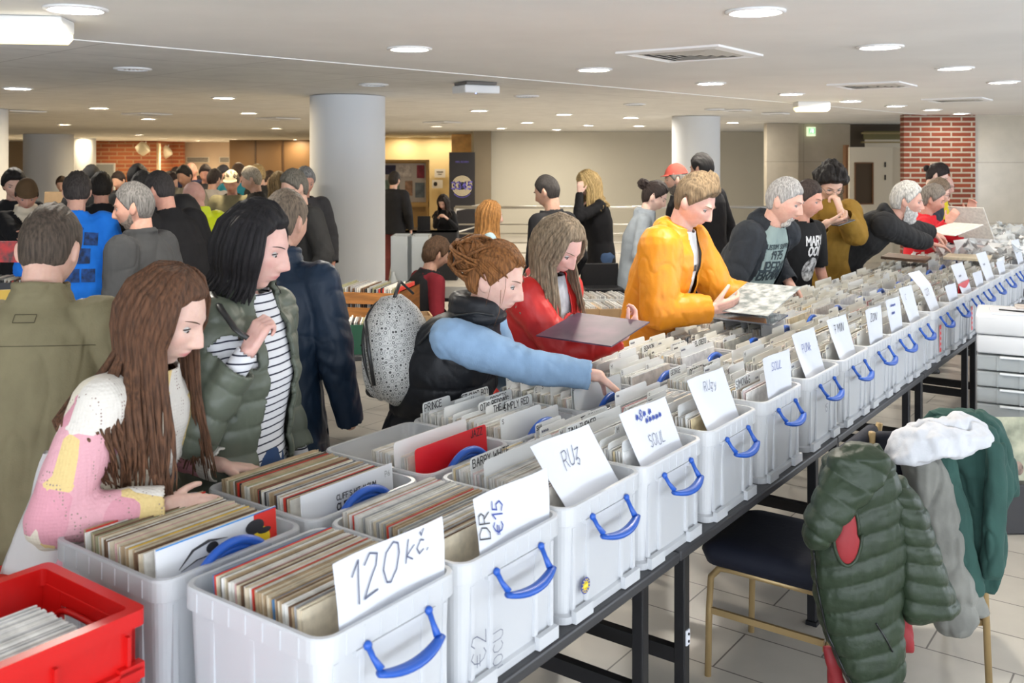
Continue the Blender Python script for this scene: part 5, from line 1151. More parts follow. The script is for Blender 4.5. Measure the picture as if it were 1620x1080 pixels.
# 9 man in black tee
p9 = person('dark-haired man in a black T-shirt with white lettering and a face print', (1277, 316, 6.5), 146, 12, -16, 12, H=1.78, q=1, skin=RUD, hair=dict(col=(.05, .035, .03), top=.02, side=.008), top=[dict(name='t_shirt', mat=fab('black_tee', (.012, .012, .013)), g=.016, sleeve=.45)], legs=(.02, .02, .03), L=None)
print_on(p9, 't_shirt', 'lettering', [('MARY', .40, .055, .011, -.03), ('OOI', .33, .06, .013, -.03)], white_tee)
bv = bvh_of(p9['G']['t_shirt']); mb = MB()
rg = random.Random(3)
def patch(pr, gname, v, x, rx, rz, name, m, seed=0):
    g = pr['G'][gname]; bv = bvh_of(g); c, d = pr['spine'](v); yv = d.cross(Vector((1, 0, 0))); mb = MB(); n = 12; vs_ = []
    for j in range(n+1):
        for i in range(n+1):
            u, w_ = -1+2*i/n, -1+2*j/n; du = u*math.sqrt(1-w_*w_/2); dw = w_*math.sqrt(1-u*u/2); pt = c+Vector((x+du*rx, 0, 0))+d*(dw*rz)+yv*.6; h_ = bv.ray_cast(pt, -yv, 2); vs_.append((h_[0]+yv*.003) if h_[0] is not None else pt-yv*.5)
    mb.add(vs_, [(j*(n+1)+i, j*(n+1)+i+1, (j+1)*(n+1)+i+1, (j+1)*(n+1)+i) for j in range(n) for i in range(n)]); return mb.build(name, m, g, True)
patch(p9, 't_shirt', .22, -.03, .075, .085, 'face_print', mat('face_print', (.02, .02, .02), .8, vcol=(.75, .75, .75), vscale=26))
# 10 youth in mustard hoodie
p10 = person('curly black-haired youth in a mustard hoodie looking at a phone, hand at chin', (1313, 290, 7.15), 176, 3, 0, 34, headS=1.1, H=1.80, q=0, fat=.95, skin=(.66, .43, .33), hair=dict(col=(.016, .013, .012), top=.045, side=.028, curl=.018, hl=.060, nape=-.05), glasses=True,
    top=[dict(name='hoodie', mat=fab('mustard_cotton', (.235, .135, .022), bump=.3), hem=-.10, g=.026, sr=1.35, hood=.85, wr=.010, sleeve=.9)], legs=(.10, .11, .13), R=(1309, 352, 6.78), handR=dict(dir=(.8, 0, .1), pn=(0, .3, .9), curl=.6), L=(1330, 334, 6.84), polL=(-.3, .3, -1), handL=dict(dir=(-.25, .2, 1), pn=(-.6, .6, -.2), curl=.9))
mb = MB(); q_ = P(1334, 352, 6.70); mb.box((0, 0, 0), (.075, .15, .009), Matrix.Translation(q_) @ rotz(-1.2) @ Matrix.Rotation(.25, 4, 'X'), bev=.003); tag(mb.build('phone', mat('phone_black', (.01, .01, .012), .15)), 'black phone held by the youth in the mustard hoodie', 'phone')
# 11 white-bearded man
blackh = mat('black_sweat', (.010, .010, .011), .9, bump=(60, .35, .003), vary=.15)
p11 = person('white-haired man with a white beard in a black hooded jacket, leaning far over the crates', (1434, 318, 7.2), 112, 42, 2, 8, headS=1.08, H=1.80, q=0, fat=1.15, skin=(.66, .38, .30), 
    hair=dict(col=(.62, .60, .56), top=.022, side=.014, hl=.070, nape=-.07), beard=dict(col=(.72, .70, .67), side=.008, top=.028), brow=(.5, .48, .45),
    top=[dict(mat=blackh, hem=-.18, g=.024, sr=1.35, hood=.8, wr=.010, sleeve=.95)], legs=(.03, .06, .12), R=(1500, 397, 7.5), handR=dict(dir=(.95, .0, -.22), pn=(0, .0, -1), curl=.2, spread=.04), L=(1542, 384, 7.95), handL=dict(dir=(.85, 0, -.35), pn=(-.1, .3, -1), curl=.8), polR=(.5, 0, -.8), polL=(-.4, 0, -.4))
w_ = p11['arm'][-1]; mb = MB(); ax = (w_[2]-w_[1]).normalized(); c = w_[2]-ax*.03; u_ = ax.orthogonal().normalized(); v_ = ax.cross(u_)
mb.tube([c+(u_*math.cos(a)+v_*math.sin(a))*.033 for a in np.linspace(0, 2*math.pi, 21)], .010, 6, flat=.35); mb.ell(c+Vector((0, 0, .036)), (.018, .018, .006)); o = mb.build('wristwatch', blk, p11['root'], True)
# 12-15 the group behind him
p12 = person('man with greying hair in a red jacket behind the white-bearded man', (1474, 316, 8.5), 112, 8, 0, 16, H=1.76, q=1, skin=RUD, hair=dict(col=(.22, .19, .16), top=.028, side=.018, nape=-.08), top=[dict(mat=fab('red_cotton', (.58, .02, .03)), g=.018)], legs=(.03, .04, .07), R=(1500, 352, 8.0), L=(1536, 340, 8.4), handR=dict(dir=(.4, 0, .6), curl=.6), handL=dict(dir=(.1, 0, .9), curl=.6))
p13 = person('man with glasses and wavy hair in a dark padded waistcoat, behind the red-sleeved man', (1483, 306, 8.9), 108, 14, 0, 15, H=1.74, q=1, skin=SKIN, hair=dict(col=(.19, .14, .10), top=.03, side=.016), glasses=True, top=[dict(mat=fab('slate_cloth', (.03, .04, .055)), g=.02)], legs=(.03, .03, .04), R=(1515, 350, 8.8))
p14 = person('woman with dark hair tied in a knot, tallest of the group before the brick pier', (1482, 278, 9.6), 112, 3, 0, 30, H=1.74, fem=True, q=1, skin=PALE, hair=dict(col=(.018, .012, .012), style='bun', bc=(0, -.115, .02), br=.028, top=.02, side=.012), top=[dict(mat=fab('dark_top', (.04, .04, .05)), g=.01)], legs=(.03, .03, .04))
p15 = person('bald man in a black and yellow jacket before the brick pier', (1493, 294, 10.2), 125, 8, 10, 12, H=1.76, q=1, skin=(.66, .42, .36), glasses=True, top=[dict(mat=stripes('yellow_black', (.72, .55, .02), (.02, .02, .025), .5, (0, math.radians(90), 0), .5), g=.02)], legs=(.03, .03, .04), brow=(.3, .25, .2))
for a, b_, c_, dd, lb in (((1503, 335), 6.95, .31, (0.05, .62), 'grey-white record sleeve held up at a steep tilt by the man with the red sleeves'), ((1502, 358), 6.75, .31, (.0, 1.2), 'flat white record held level beside the red sleeve')):
    mb = MB(); mb.box((0, 0, 0), (.315, .315, .006)); o = mb.build('record_sleeve', RM['pale'])
    q_ = P(1536, 352, 8.2) if dd[1] < 1 else P(1508, 362, 7.8); o.matrix_world = Matrix.Translation(q_) @ rotz(.6 if dd[1] < 1 else .4) @ Matrix.Rotation(1.02 if dd[1] < 1 else -.25, 4, 'Y'); tag(o, lb, 'record')
# centre background
p16 = person('man with short dark hair in black, behind the woman in red', (866, 304, 7.3), -50, 5, -10, 16, H=1.82, q=1, skin=(.50, .30, .22), hair=dict(col=(.035, .03, .028), top=.014, side=.004), top=[dict(mat=fab('black_cloth', (.012, .012, .014)), g=.02)], legs=(.02, .02, .025), R=None)
p17 = person('blonde woman in a black top, hand at her face, before the blank wall', (930, 291, 8.9), -105, 8, 0, 26, H=1.70, fem=True, q=1, skin=PALE, hair=dict(col=(.48, .34, .15), style='long', len=.20, n=80, top=.016, side=.01, w=.012), top=[dict(mat=fab('black_knit', (.01, .01, .012)), g=.012)], legs=(.05, .09, .18), L=(917, 306, 8.75), handL=dict(dir=(.1, 0, 1), curl=.7), R=(918, 330, 8.9))
p18 = person('child with long ginger hair in a pale blue top', (776, 341, 7.5), 75, 4, 0, 8, H=1.42, fem=True, q=1, skin=PALE, hair=dict(col=(.42, .20, .06), style='long', len=.24, n=70, top=.014, side=.01, w=.013), top=[dict(mat=fab('pale_blue', (.36, .50, .56)), g=.008)], legs=(.10, .13, .2))
p19 = person('long-haired woman in black seated behind the black table in the information corner', (701, 320, 16.0), 200, 8, 0, 30, H=1.66, fem=True, q=1, skin=SKIN, seated=True, hair=dict(col=(.02, .012, .01), style='long', len=.25, n=40, w=.018), top=[dict(mat=fab('black_cloth', (0, 0, 0)), g=.01)], legs=(.02, .02, .03), R=(694, 344, 15.75), L=(708, 346, 15.75))
p20 = person('person in a black jacket and dark red trousers at the edge of the white column', (624, 285, 14.2), 20, 3, 0, 5, H=1.72, q=1, skin=SKIN, hair=dict(col=(.02, .015, .012), top=.02, side=.012), top=[dict(mat=fab('black_cloth', (0, 0, 0)), g=.03)], legs=(.14, .035, .03))
p21 = person('woman with dark hair in a bun and a grey sweatshirt, left of the yellow jacket', (1035, 311, 7.6), 98, 12, 0, 26, H=1.66, fem=True, q=1, skin=PALE, hair=dict(col=(.025, .016, .014), style='bun', bc=(0, -.12, .055), br=.045, top=.02, side=.012), top=[dict(mat=fab('grey_sweat', (.24, .27, .30)), g=.015, hood=.6)], legs=(.04, .05, .08))
p22 = person('man in a faded red cap behind the yellow jacket', (1070, 284, 8.6), -80, 4, 0, 6, H=1.78, q=1, skin=SKIN, hair=dict(col=(.20, .18, .16), top=.01, side=.012), beard=dict(col=(.2, .18, .16), side=.006), extra=('cap', (.45, .08, .06)), top=[dict(mat=fab('black_cloth', (0, 0, 0)), g=.02)], legs=(.03, .03, .04))
p23 = person('black-haired man in a black coat before the right-hand column', (1110, 268, 8.2), -45, 3, 0, 4, H=1.84, q=1, skin=(.5, .3, .22), hair=dict(col=(.012, .01, .01), top=.022, side=.012), top=[dict(mat=fab('black_cloth', (0, 0, 0)), g=.03, hood=.9)], legs=(.02, .02, .03))
p24 = person('brown-haired person in a dark red top seated behind the wooden record box', (690, 402, 7.4), 60, 12, 0, 20, H=1.66, q=1, seated=True, skin=(.5, .3, .22), hair=dict(col=(.10, .055, .03), top=.03, side=.025, curl=.006), top=[dict(mat=fab('maroon', (.16, .012, .02)), g=.014), dict(name='waistcoat', mat=fab('black_cloth', (0, 0, 0)), g=.024, sleeve=0, hem=-.05)], legs=(.02, .02, .03))
# left background
p25 = person('grey-haired man in a charcoal polo shirt looking back to the left', (213, 328, 5.0), -78, 6, -20, 8, H=1.76, q=0, fat=1.15, skin=(.60, .34, .26), hair=dict(col=(.20, .19, .18), top=.016, side=.006, hl=.066), beard=dict(col=(.30, .24, .20), side=.0015, top=.002), brow=(.2, .17, .14), top=[dict(name='polo_shirt', mat=fab('charcoal_pique', (.045, .047, .050)), hem=-.14, g=.018, sleeve=.48, sr=1.35, collar=True, ch=.03, cr=.011, wr=.008)], legs=(.02, .02, .03), R=(215, 480, 4.9))
p26 = person('dark-haired man in a bright blue T-shirt with dark square prints, seen from behind', (122, 304, 6.3), -12, 10, -10, 22, H=1.80, q=1, fat=1.15, skin=(.6, .36, .28), hair=dict(col=(.045, .038, .036), top=.024, side=.012), top=[dict(name='t_shirt', mat=fab('royal_blue_tee', (.012, .16, .66)), g=.022, sleeve=.5, sr=1.3, hem=-.18, wr=.010)], legs=(.02, .03, .06))
def backpatch(pr, gname, v, x, w_, h_, m):
    g = pr['G'][gname]; bv = bvh_of(g); mb = MB(); n = 6; vs_ = []
    for j in range(n+1):
        for i in range(n+1):
            c, d = pr['spine'](v+h_*j/n); yv = d.cross(Vector((1, 0, 0))); hh = bv.ray_cast(c+Vector((x+w_*i/n, 0, 0))-yv*.6, yv, 2); vs_.append(hh[0]-yv*.004 if hh[0] is not None else c)
    mb.add(vs_, [(j*(n+1)+i, j*(n+1)+i+1, (j+1)*(n+1)+i+1, (j+1)*(n+1)+i) for j in range(n) for i in range(n)]); mb.build('print', m, g)
pm_ = mat('tee_dark_print', (.008, .02, .06), .85, vcol=(.012, .07, .28), vscale=30)
for v, x in ((.32, -.10), (.32, .0), (.32, .09), (.22, -.03), (.22, .055), (.11, -.08), (.11, .0), (.11, .085)): backpatch(p26, 't_shirt', v, x, .075, .08, pm_)
print_on(p26, 't_shirt', 'lettering', [('Thousand ON THE Paper'.upper()[:0] or 'TOWN ON THE ROAD', .415, .014, .004, 0)], pm_, side=-1)
p27 = person('person with black hair at the far left, in black, behind the capped person', (22, 292, 8.2), 150, 4, 0, 15, H=1.74, q=1, skin=SKIN, hair=dict(col=(.012, .01, .01), top=.03, side=.025, curl=.006), top=[dict(mat=fab('black_cloth', (0, 0, 0)), g=.025)], legs=(.02, .02, .03))
p28 = person('person in brown cap and black coat with cream fleece collar, far left', (42, 309, 7.6), 150, 12, 0, 25, H=1.72, q=1, skin=RUD, hair=dict(col=(.05, .03, .02), top=.01, side=.012), extra=('cap', (.10, .06, .03)), top=[dict(name='fleece', mat=fab('cream_fleece', (.62, .54, .42)), g=.02, collar=True, ch=.04, cr=.02, sleeve=.3), dict(mat=fab('black_cloth', (0, 0, 0)), g=.034, open=(.03, .09))], legs=(.02, .02, .03), R=(60, 372, 7.3), L=(48, 372, 7.2))
p29 = person('bald man in neon yellow jacket', (307, 311, 7.6), -62, 10, 0, 14, H=1.78, q=1, fat=1.1, skin=(.66, .38, .32), brow=(.3, .2, .15), top=[dict(mat=mat('neon_yellow', (.62, .74, .01), .5, bump=(20, .4, .006)), g=.03, sr=1.4, collar=True, ch=.04, cr=.02, wr=.012, hem=-.18)], legs=(.012, .012, .016))
p30 = person('large man in a black T-shirt with short dark hair, behind the polo-shirted man', (254, 302, 6.4), -58, 12, -6, 22, H=1.84, q=1, fat=1.25, skin=RUD, hair=dict(col=(.04, .035, .035), top=.018, side=.006), top=[dict(mat=fab('black_cloth', (0, 0, 0)), g=.024, sleeve=.5, sr=1.4, hem=-.18)], legs=(.012, .012, .016))
crowd = [
 ((144, 283, 9.2), -20, (.012, .01, .01), (.015, .015, .016), SKIN, 0, 'person with black hair in black just right of the blue T-shirt, farther of two'),
 ((160, 298, 7.8), -25, (.02, .015, .012), (.012, .012, .014), RUD, 0, 'dark-haired person in a black lettered top beside the blue T-shirt'),
 ((217, 282, 9.0), 10, (.010, .008, .008), (.02, .02, .02), SKIN, 0, 'person with very black hair behind the polo-shirted man'),
 ((225, 296, 8.0), 20, (.045, .042, .04), (.03, .03, .04), SKIN, 0, 'dark-haired person half hidden behind the polo-shirted man'),
 ((292, 279, 11.5), 200, (.012, .01, .01), (.16, .15, .12), (.35, .2, .14), 0, 'person in an olive-grey top before the brick wall end'),
 ((303, 270, 14), 190, None, (.02, .025, .06), RUD, 0, 'balding man in navy in the far crowd'),
 ((325, 275, 13.5), 170, (.03, .02, .02), (.03, .03, .035), RUD, 0, 'dark-haired man in dark clothes in the far crowd, left of the striped shirt'),
 ((339, 284, 12.0), 15, (.04, .03, .03), (.42, .40, .40), SKIN, 0, 'person in a pale striped shirt seen from behind in the far crowd'),
 ((352, 275, 14.5), 100, (.02, .02, .03), (.02, .02, .03), SKIN, 0, 'person in dark blue right of the striped shirt'),
 ((377, 274, 12.5), 10, (.10, .06, .04), (.03, .25, .36), RUD, 0, 'person in a turquoise jacket seen from behind in the far crowd'),
 ((366, 289, 10.5), 175, (.10, .08, .06), (.17, .16, .10), RUD, (.45, .40, .30), 'man in a beige cap and olive jacket facing the camera in the far crowd'),
 ((398, 284, 9.8), -95, (.40, .36, .30), (.02, .02, .022), SKIN, 0, 'grey-haired man in a black tracksuit top with pale sleeve stripes'),
 ((408, 277, 12), -60, (.42, .30, .14), (.02, .02, .02), SKIN, 0, 'fair-haired person in black behind the tracksuit man'),
 ((441, 293, 9.5), -20, (.28, .19, .09), (.012, .10, .08), SKIN, 'f', 'long-haired person in a dark green top behind the black-haired woman'),
 ((466, 297, 7.0), -130, (.14, .13, .11), (.03, .03, .03), SKIN, 'g', 'man with glasses in dark clothes left of the thick column'),
 ((482, 288, 8.4), 150, (.26, .26, .26), (.05, .05, .055), RUD, 0, 'grey-haired man at the edge of the thick column'),
 ((98, 292, 15), 170, (.05, .03, .02), (.62, .58, .50), SKIN, 0, 'person in a cream patterned top before the orange door'),
 ((268, 288, 12), 80, (.03, .02, .02), (.02, .02, .02), (.6, .38, .3), 0, 'person in black holding a hand up in the far crowd'),
 ((383, 291, 15.5), 0, (.05, .03, .02), (.05, .05, .07), SKIN, 0, 'dark figure between the capped man and the tracksuit man'),
 ((315, 290, 16.5), 60, (.03, .02, .02), (.08, .07, .07), SKIN, 0, 'distant dark-dressed person behind the neon jacket'),
 ((425, 283, 15.5), 60, (.06, .04, .03), (.06, .05, .05), SKIN, 0, 'distant person before the brown panel wall'),
 ((278, 276, 17), 30, (.03, .02, .02), (.10, .08, .07), SKIN, 0, 'distant person beside the far brick wall'),
 ((188, 286, 13.5), 200, (.03, .02, .02), (.04, .04, .05), SKIN, 0, 'person in dark clothes before the far brick wall'),
 ((14, 284, 14), 120, (.02, .015, .01), (.08, .03, .03), SKIN, 0, 'distant person at the far left edge in dark red'),
]
for hd, fc, hcol, tcol, sk, ex, lb in crowd:
    person(lb, hd, fc, 6, 0, 16, H=1.74, q=2 if hd[2] > 8.6 else 1, skin=sk, fem=ex == 'f', glasses=ex == 'g', hair=dict(col=hcol, top=.024, side=.012, style='long' if ex == 'f' else 'short', len=.2, w=.018, n=40) if hcol else None, extra=('cap', ex) if isinstance(ex, tuple) else None,
        top=[dict(mat=tcol, g=.02, sr=1.25)], legs=(.02, .022, .03), group=None)
# ------------------------------------------------------------------ red crate at the near end
RC = empty('plastic_crate', T(-.482, .388, TZ), TROT, 'bright red plastic crate of records at the lower left corner', 'crate')
rm = mat('red_plastic', (.60, .008, .007), .34, spec=.5); W_, D_, H_ = .42, .325, .285
mb = MB()  # local x from -W_ to 0, y from 0 to D_
def side_panel(mb, x0, x1, y0, y1, z0, z1): mb.box(((x0+x1)/2, (y0+y1)/2, (z0+z1)/2), (x1-x0, y1-y0, z1-z0), bev=.002)
side_panel(mb, -W_, 0, 0, .008, 0, H_-.03); side_panel(mb, -W_, 0, D_-.008, D_, 0, H_-.03); side_panel(mb, -W_, -W_+.008, 0, D_, 0, H_-.03); side_panel(mb, -W_, 0, 0, D_, 0, .008)
# end panel with hand slot
for y0, y1, z0, z1 in ((0, .075, 0, H_-.03), (.25, D_, 0, H_-.03), (.075, .25, 0, .165), (.075, .25, .225, H_-.03)): side_panel(mb, -.010, 0, y0, y1, z0, z1)
mb.build('crate_wall', rm, RC)
mb = MB()
mb.rings([rr(W_, D_, .012, H_-.035, 4, -W_/2, D_/2), rr(W_+.03, D_+.03, .016, H_-.03, 4, -W_/2, D_/2), rr(W_+.03, D_+.03, .016, H_, 4, -W_/2, D_/2), rr(W_-.018, D_-.018, .012, H_, 4, -W_/2, D_/2), rr(W_-.018, D_-.018, .012, H_-.035, 4, -W_/2, D_/2)], False, False); mb.build('rim', rm, RC)
mb = MB(); n = 24; sl = [(-.013, .1625+.0875*math.copysign(abs(math.cos(a))**.6, math.cos(a)), .195+.032*math.copysign(abs(math.sin(a))**.6, math.sin(a))) for a in np.linspace(0, 2*math.pi, n+1)]
mb.tube([(p[0]-.004, p[1], p[2]) for p in sl], .006, 6); mb.build('slot_rim', rm, RC, True)
mb = MB()
for z in (.175,): mb.box((-W_/2, -.006, z), (W_+.012, .016, .007)); mb.box((.004, D_/2, z-.03), (.012, D_, .006))
for x in (-.02, -.16, -.30, -.40): mb.box((x, -.004, .12), (.007, .014, .24))
mb.box((-.015, -.004, .17), (.05, .02, .03)); mb.build('rib', rm, RC)
cnt2 = fill(0, 0, .05, .25, .0060, 'in the red crate', 'record sleeves in the red crate', {'white': 7, 'pale': 4, 'grey': 2, 'blue': .8, 'pink': .7, 'black': .5}, plastic=True, base=Matrix.Translation(T(-.482, .388, TZ+.008)) @ rotz(TROT) @ Matrix.Translation((-W_/2-.01, 0, 0)), lean=.16, jz=.003, sc=.88)
print('red crate', cnt2)
mb = MB(); mb.box((0, 0, 0), (.34, .26, .24), bev=.01); o = mb.build('red_box', rm); o.location = P(6, 905, 2.45)+Vector((0, 0, -.15)); o.rotation_euler = (0, 0, TROT); tag(o, 'corner of a second red box behind the red record crate', 'crate')
st = empty('box_stand', (o.location.x, o.location.y, 0), TROT, 'small dark stool carrying the second red box', 'stool'); zt = o.location.z-.12
mb = MB(); mb.box((0, 0, zt-.012), (.38, .3, .024)); mb.build('seat', tabm, st)
for i, j in ((-1, -1), (-1, 1), (1, -1), (1, 1)): mb = MB(); mb.box((i*.16, j*.12, (zt-.02)/2), (.03, .03, zt-.02)); mb.build('leg', blk, st)
# white carrier bag hanging from the girl's arm
mb = MB(); bagm = plastic_mat('bag_plastic', (.88, .86, .86), .12, .4); R_ = []
for v in np.linspace(0, 1, 14):
    c = P(92-8*v, 715+190*v, 2.36); w_ = .035+.075*v**.8; ring = []
    for a in np.linspace(0, 2*math.pi, 25)[:-1]: ring.append(c+Vector((w_*math.cos(a)*(1+.12*math.sin(3*a+v*4)), .05*math.sin(a)*(.4+.6*v)+.008*math.sin(5*a+v*7), .006*math.sin(4*a)*v)))
    R_.append(ring)
mb.rings(R_, False, True); tag(mb.build('carrier_bag', bagm, smooth=True), 'white plastic carrier bag hanging behind the near crate, beside the girl', 'bag')
# ------------------------------------------------------------------ held records
def cover(quad, th, label, m, name='record_cover'):
    a, b_, c, d = [Vector(x) for x in quad]; n_ = (b_-a).cross(d-a).normalized()*th; mb = MB(); mb.rings([[a, b_, c, d], [a+n_, b_+n_, c+n_, d+n_]]); return tag(mb.build(name, m), label, 'record')
purp = mat('purple_cover', (.045, .025, .045), .45, vcol=(.13, .06, .10), vscale=6)
a = P(848, 531, 3.62); x_ = (P(990, 484, 3.80)-a).normalized(); y_ = Vector((.25, -.55, .55)).normalized(); y_ = (y_-x_*y_.dot(x_)).normalized()
y_ = (P(945, 478, 4.02)-P(848, 531, 3.62)); ya = y_.normalized(); xa = (P(1032, 492, 3.85)-P(945, 478, 4.02)); xa = (xa-ya*xa.dot(ya)).normalized()
A0 = P(848, 530, 3.60); o = cover([A0, A0+ya*.315, A0+ya*.315+xa*.315, A0+xa*.315], .005, 'dark purple record cover held open-handed by the woman in red', purp)
prt = mat('printed_cover', (.50, .52, .52), .35, vcol=(.16, .19, .19), vscale=22, stretch=(1, 1, 3), coat=.3)
A0 = P(1148, 492, 4.42); ya = (P(1190, 440, 4.75)-A0).normalized(); xa = P(1245, 433, 4.62)-P(1190, 440, 4.75); xa = (P(1215, 470, 4.40)-A0); xa = (xa-ya*xa.dot(ya)).normalized()
A0 = P(1128, 491, 4.56); ya = (P(1196, 436, 4.80)-A0).normalized(); xa = Vector((.75, -.28, .16)); xa = (xa-ya*xa.dot(ya)).normalized()
cover([A0, A0+xa*.30, A0+xa*.30+ya*.30, A0+ya*.30], .003, 'grey printed record cover held in both hands by the man in yellow', prt)
cl = Pz(1150, 502, 1.075); mb = MB(); mb.box((0, 0, 0), (.32, .32, .008)); o = mb.build('record_cover', mat('glossy_dark_cover', (.15, .16, .18), .12, vcol=(.35, .38, .42), vscale=5, coat=.6)); o.matrix_world = Matrix.Translation(T(3.02, .62, 1.082)) @ rotz(TROT+.12) @ Matrix.Rotation(.04, 4, 'X'); tag(o, 'glossy dark record lying flat on the crates before the yellow jacket', 'record')
for (s, t, z, lb, m, lean_) in ((6.35, .70, 1.09, 'dark brown record cover lying on the far crates left of the bearded man hands', RM['brown'], .05), (6.72, .33, 1.085, 'cream-edged record lying across the far crates under the flat hand', RM['cream'], .0)):
    mb = MB(); mb.box((0, 0, 0), (.34, .32, .02)); o = mb.build('record_cover', m); o.matrix_world = Matrix.Translation(T(s, t, z)) @ rotz(TROT+.1) @ Matrix.Rotation(lean_, 4, 'X'); tag(o, lb, 'record')
# ------------------------------------------------------------------ patterned backpack
def gmat():
    m, N, L = newmat('monogram_fabric'); b = N['Principled BSDF']; tc = N.new('ShaderNodeTexCoord'); mp = N.new('ShaderNodeMapping'); mp.inputs['Scale'].default_value = (62, 62, 62); L.new(tc.outputs['Object'], mp.inputs[0])
    v = N.new('ShaderNodeTexVoronoi'); v.inputs['Randomness'].default_value = .35; v.inputs['Scale'].default_value = 1; L.new(mp.outputs[0], v.inputs['Vector']); r = N.new('ShaderNodeValToRGB'); r.color_ramp.interpolation = 'CONSTANT'; e = r.color_ramp.elements
    e[0].color = (.50, .50, .48, 1); e[1].position = .24; e[1].color = (.05, .05, .05, 1); x = e.new(.36); x.color = (.50, .50, .48, 1); x = e.new(.60); x.color = (.18, .18, .18, 1); x = e.new(.66); x.color = (.5, .5, .48, 1)
    L.new(v.outputs['Distance'], r.inputs[0]); L.new(r.outputs[0], b.inputs['Base Color']); b.inputs['Roughness'].default_value = .5; MATS['monogram_fabric'] = m; return m
bk = p5; c5, d5 = p5['spine'](.20)
BP = Matrix.Translation(P(630, 552, 3.42)) @ rotz(math.radians(-112+90-12)) @ Matrix.Rotation(math.radians(-10), 4, 'Y')
t = empty('backpack', (0, 0, 0), 0, 'small light grey backpack with a dark letter pattern and black zips on the reaching woman', 'backpack'); t.matrix_world = BP
mb = MB(); R_ = []
for z in np.linspace(-.19, .19, 15):
    u = z/.19; w_ = .135*(1-.25*max(0, u)**2)*math.sqrt(max(.12, 1-abs(u)**3.2)); dp = .085*math.sqrt(max(.15, 1-abs(u)**3)); xo = .0
    R_.append([(xo+dp*math.copysign(abs(math.cos(a))**.8, math.cos(a)), w_*math.copysign(abs(math.sin(a))**.8, math.sin(a)), z) for a in np.linspace(0, 2*math.pi, 33)[:-1]])
mb.rings(R_); mb.build('pouch', gmat(), t, True)
mb = MB(); R_ = []
for z in np.linspace(-.17, .05, 9):
    u = (z+.06)/.11; w_ = .105*math.sqrt(max(.15, 1-abs(u)**3)); dp = .04*math.sqrt(max(.2, 1-abs(u)**3))
    R_.append([(-.078+dp*math.cos(a), w_*math.sin(a), z) for a in np.linspace(0, 2*math.pi, 25)[:-1]])
mb.rings(R_); mb.build('front_pocket', MATS['monogram_fabric'], t, True)
mb = MB(); lea = mat('black_leather', (0, 0, 0)); pts = []
for a in np.linspace(-2.6, 2.6, 25): pts.append((-.045, .132*math.sin(a)*.98, .0+.175*math.cos(a)))
mb.tube(pts, .006, 6); mb.tube([(-.005, -.142, .12), (-.0, -.150, .02), (.0, -.146, -.10)], .007, 6); mb.build('zip', lea, t, True)
mb = MB(); mb.tube([(-.10, -.02, .03), (-.135, -.03, .035), (-.14, -.03, .01)], .010, 6, flat=.5); mb.tube([(-.118, -.06, .03), (-.122, 0, .042), (-.118, .06, .03)], .004, 6); mb.ell((-.105, 0, -.13), (.02, .08, .035)); mb.build('leather_trim', lea, t, True)
mb = MB(); mb.tube([(.06, -.05, .185), (.05, 0, .235), (.06, .05, .185)], .008, 6, flat=.6); mb.build('grab_loop', lea, t, True)
def worldtube(name, pts, r, m, parent=None, flat=.4, lb=None, cat=None):
    mb = MB(); M_ = parent.matrix_world.inverted() if parent else Matrix.Identity(4); mb.tube([M_ @ p for p in pts], r, 6, flat=flat); return mb.build(name, m, parent, True)
bpy.context.view_layer.update()
def on_surface(pts, obj, parent, name, r, m, flat=.35, n=6):
    """a strap lying on the outside of a garment, along a line seen from the camera"""
    bv = bvh_of(obj); Mi = obj.matrix_world.inverted(); o_ = Mi @ Vector((0, 0, CAMZ)); out = []
    for (x0, y0), (x1, y1) in zip(pts[:-1], pts[1:]):
        for i_ in range(n):
            u = i_/n; w_ = P(x0+(x1-x0)*u, y0+(y1-y0)*u, 1.0); d_ = ((Mi @ w_)-o_).normalized(); h_ = bv.ray_cast(o_, d_, 20)
            if h_[0] is not None: out.append(obj.matrix_world @ (h_[0]-d_*.004))
    if len(out) > 2:
        Pm = parent.matrix_world.inverted(); out = [Pm @ p_ for p_ in out]; sm = [out[0]]+[(out[k-1]+out[k]*2+out[k+1])/4 for k in range(1, len(out)-1)]+[out[-1]]
        mb = MB(); mb.tube(sm, r, 6, flat=flat, up=(0, 0, 1)); mb.build(name, m, parent, True)
vst = p5['G']['vest']
on_surface([(664, 492), (676, 470), (700, 455), (722, 462)], vst, t, 'strap', .011, lea); on_surface([(662, 545), (690, 515), (720, 500), (755, 495), (785, 500)], vst, t, 'strap', .011, lea)
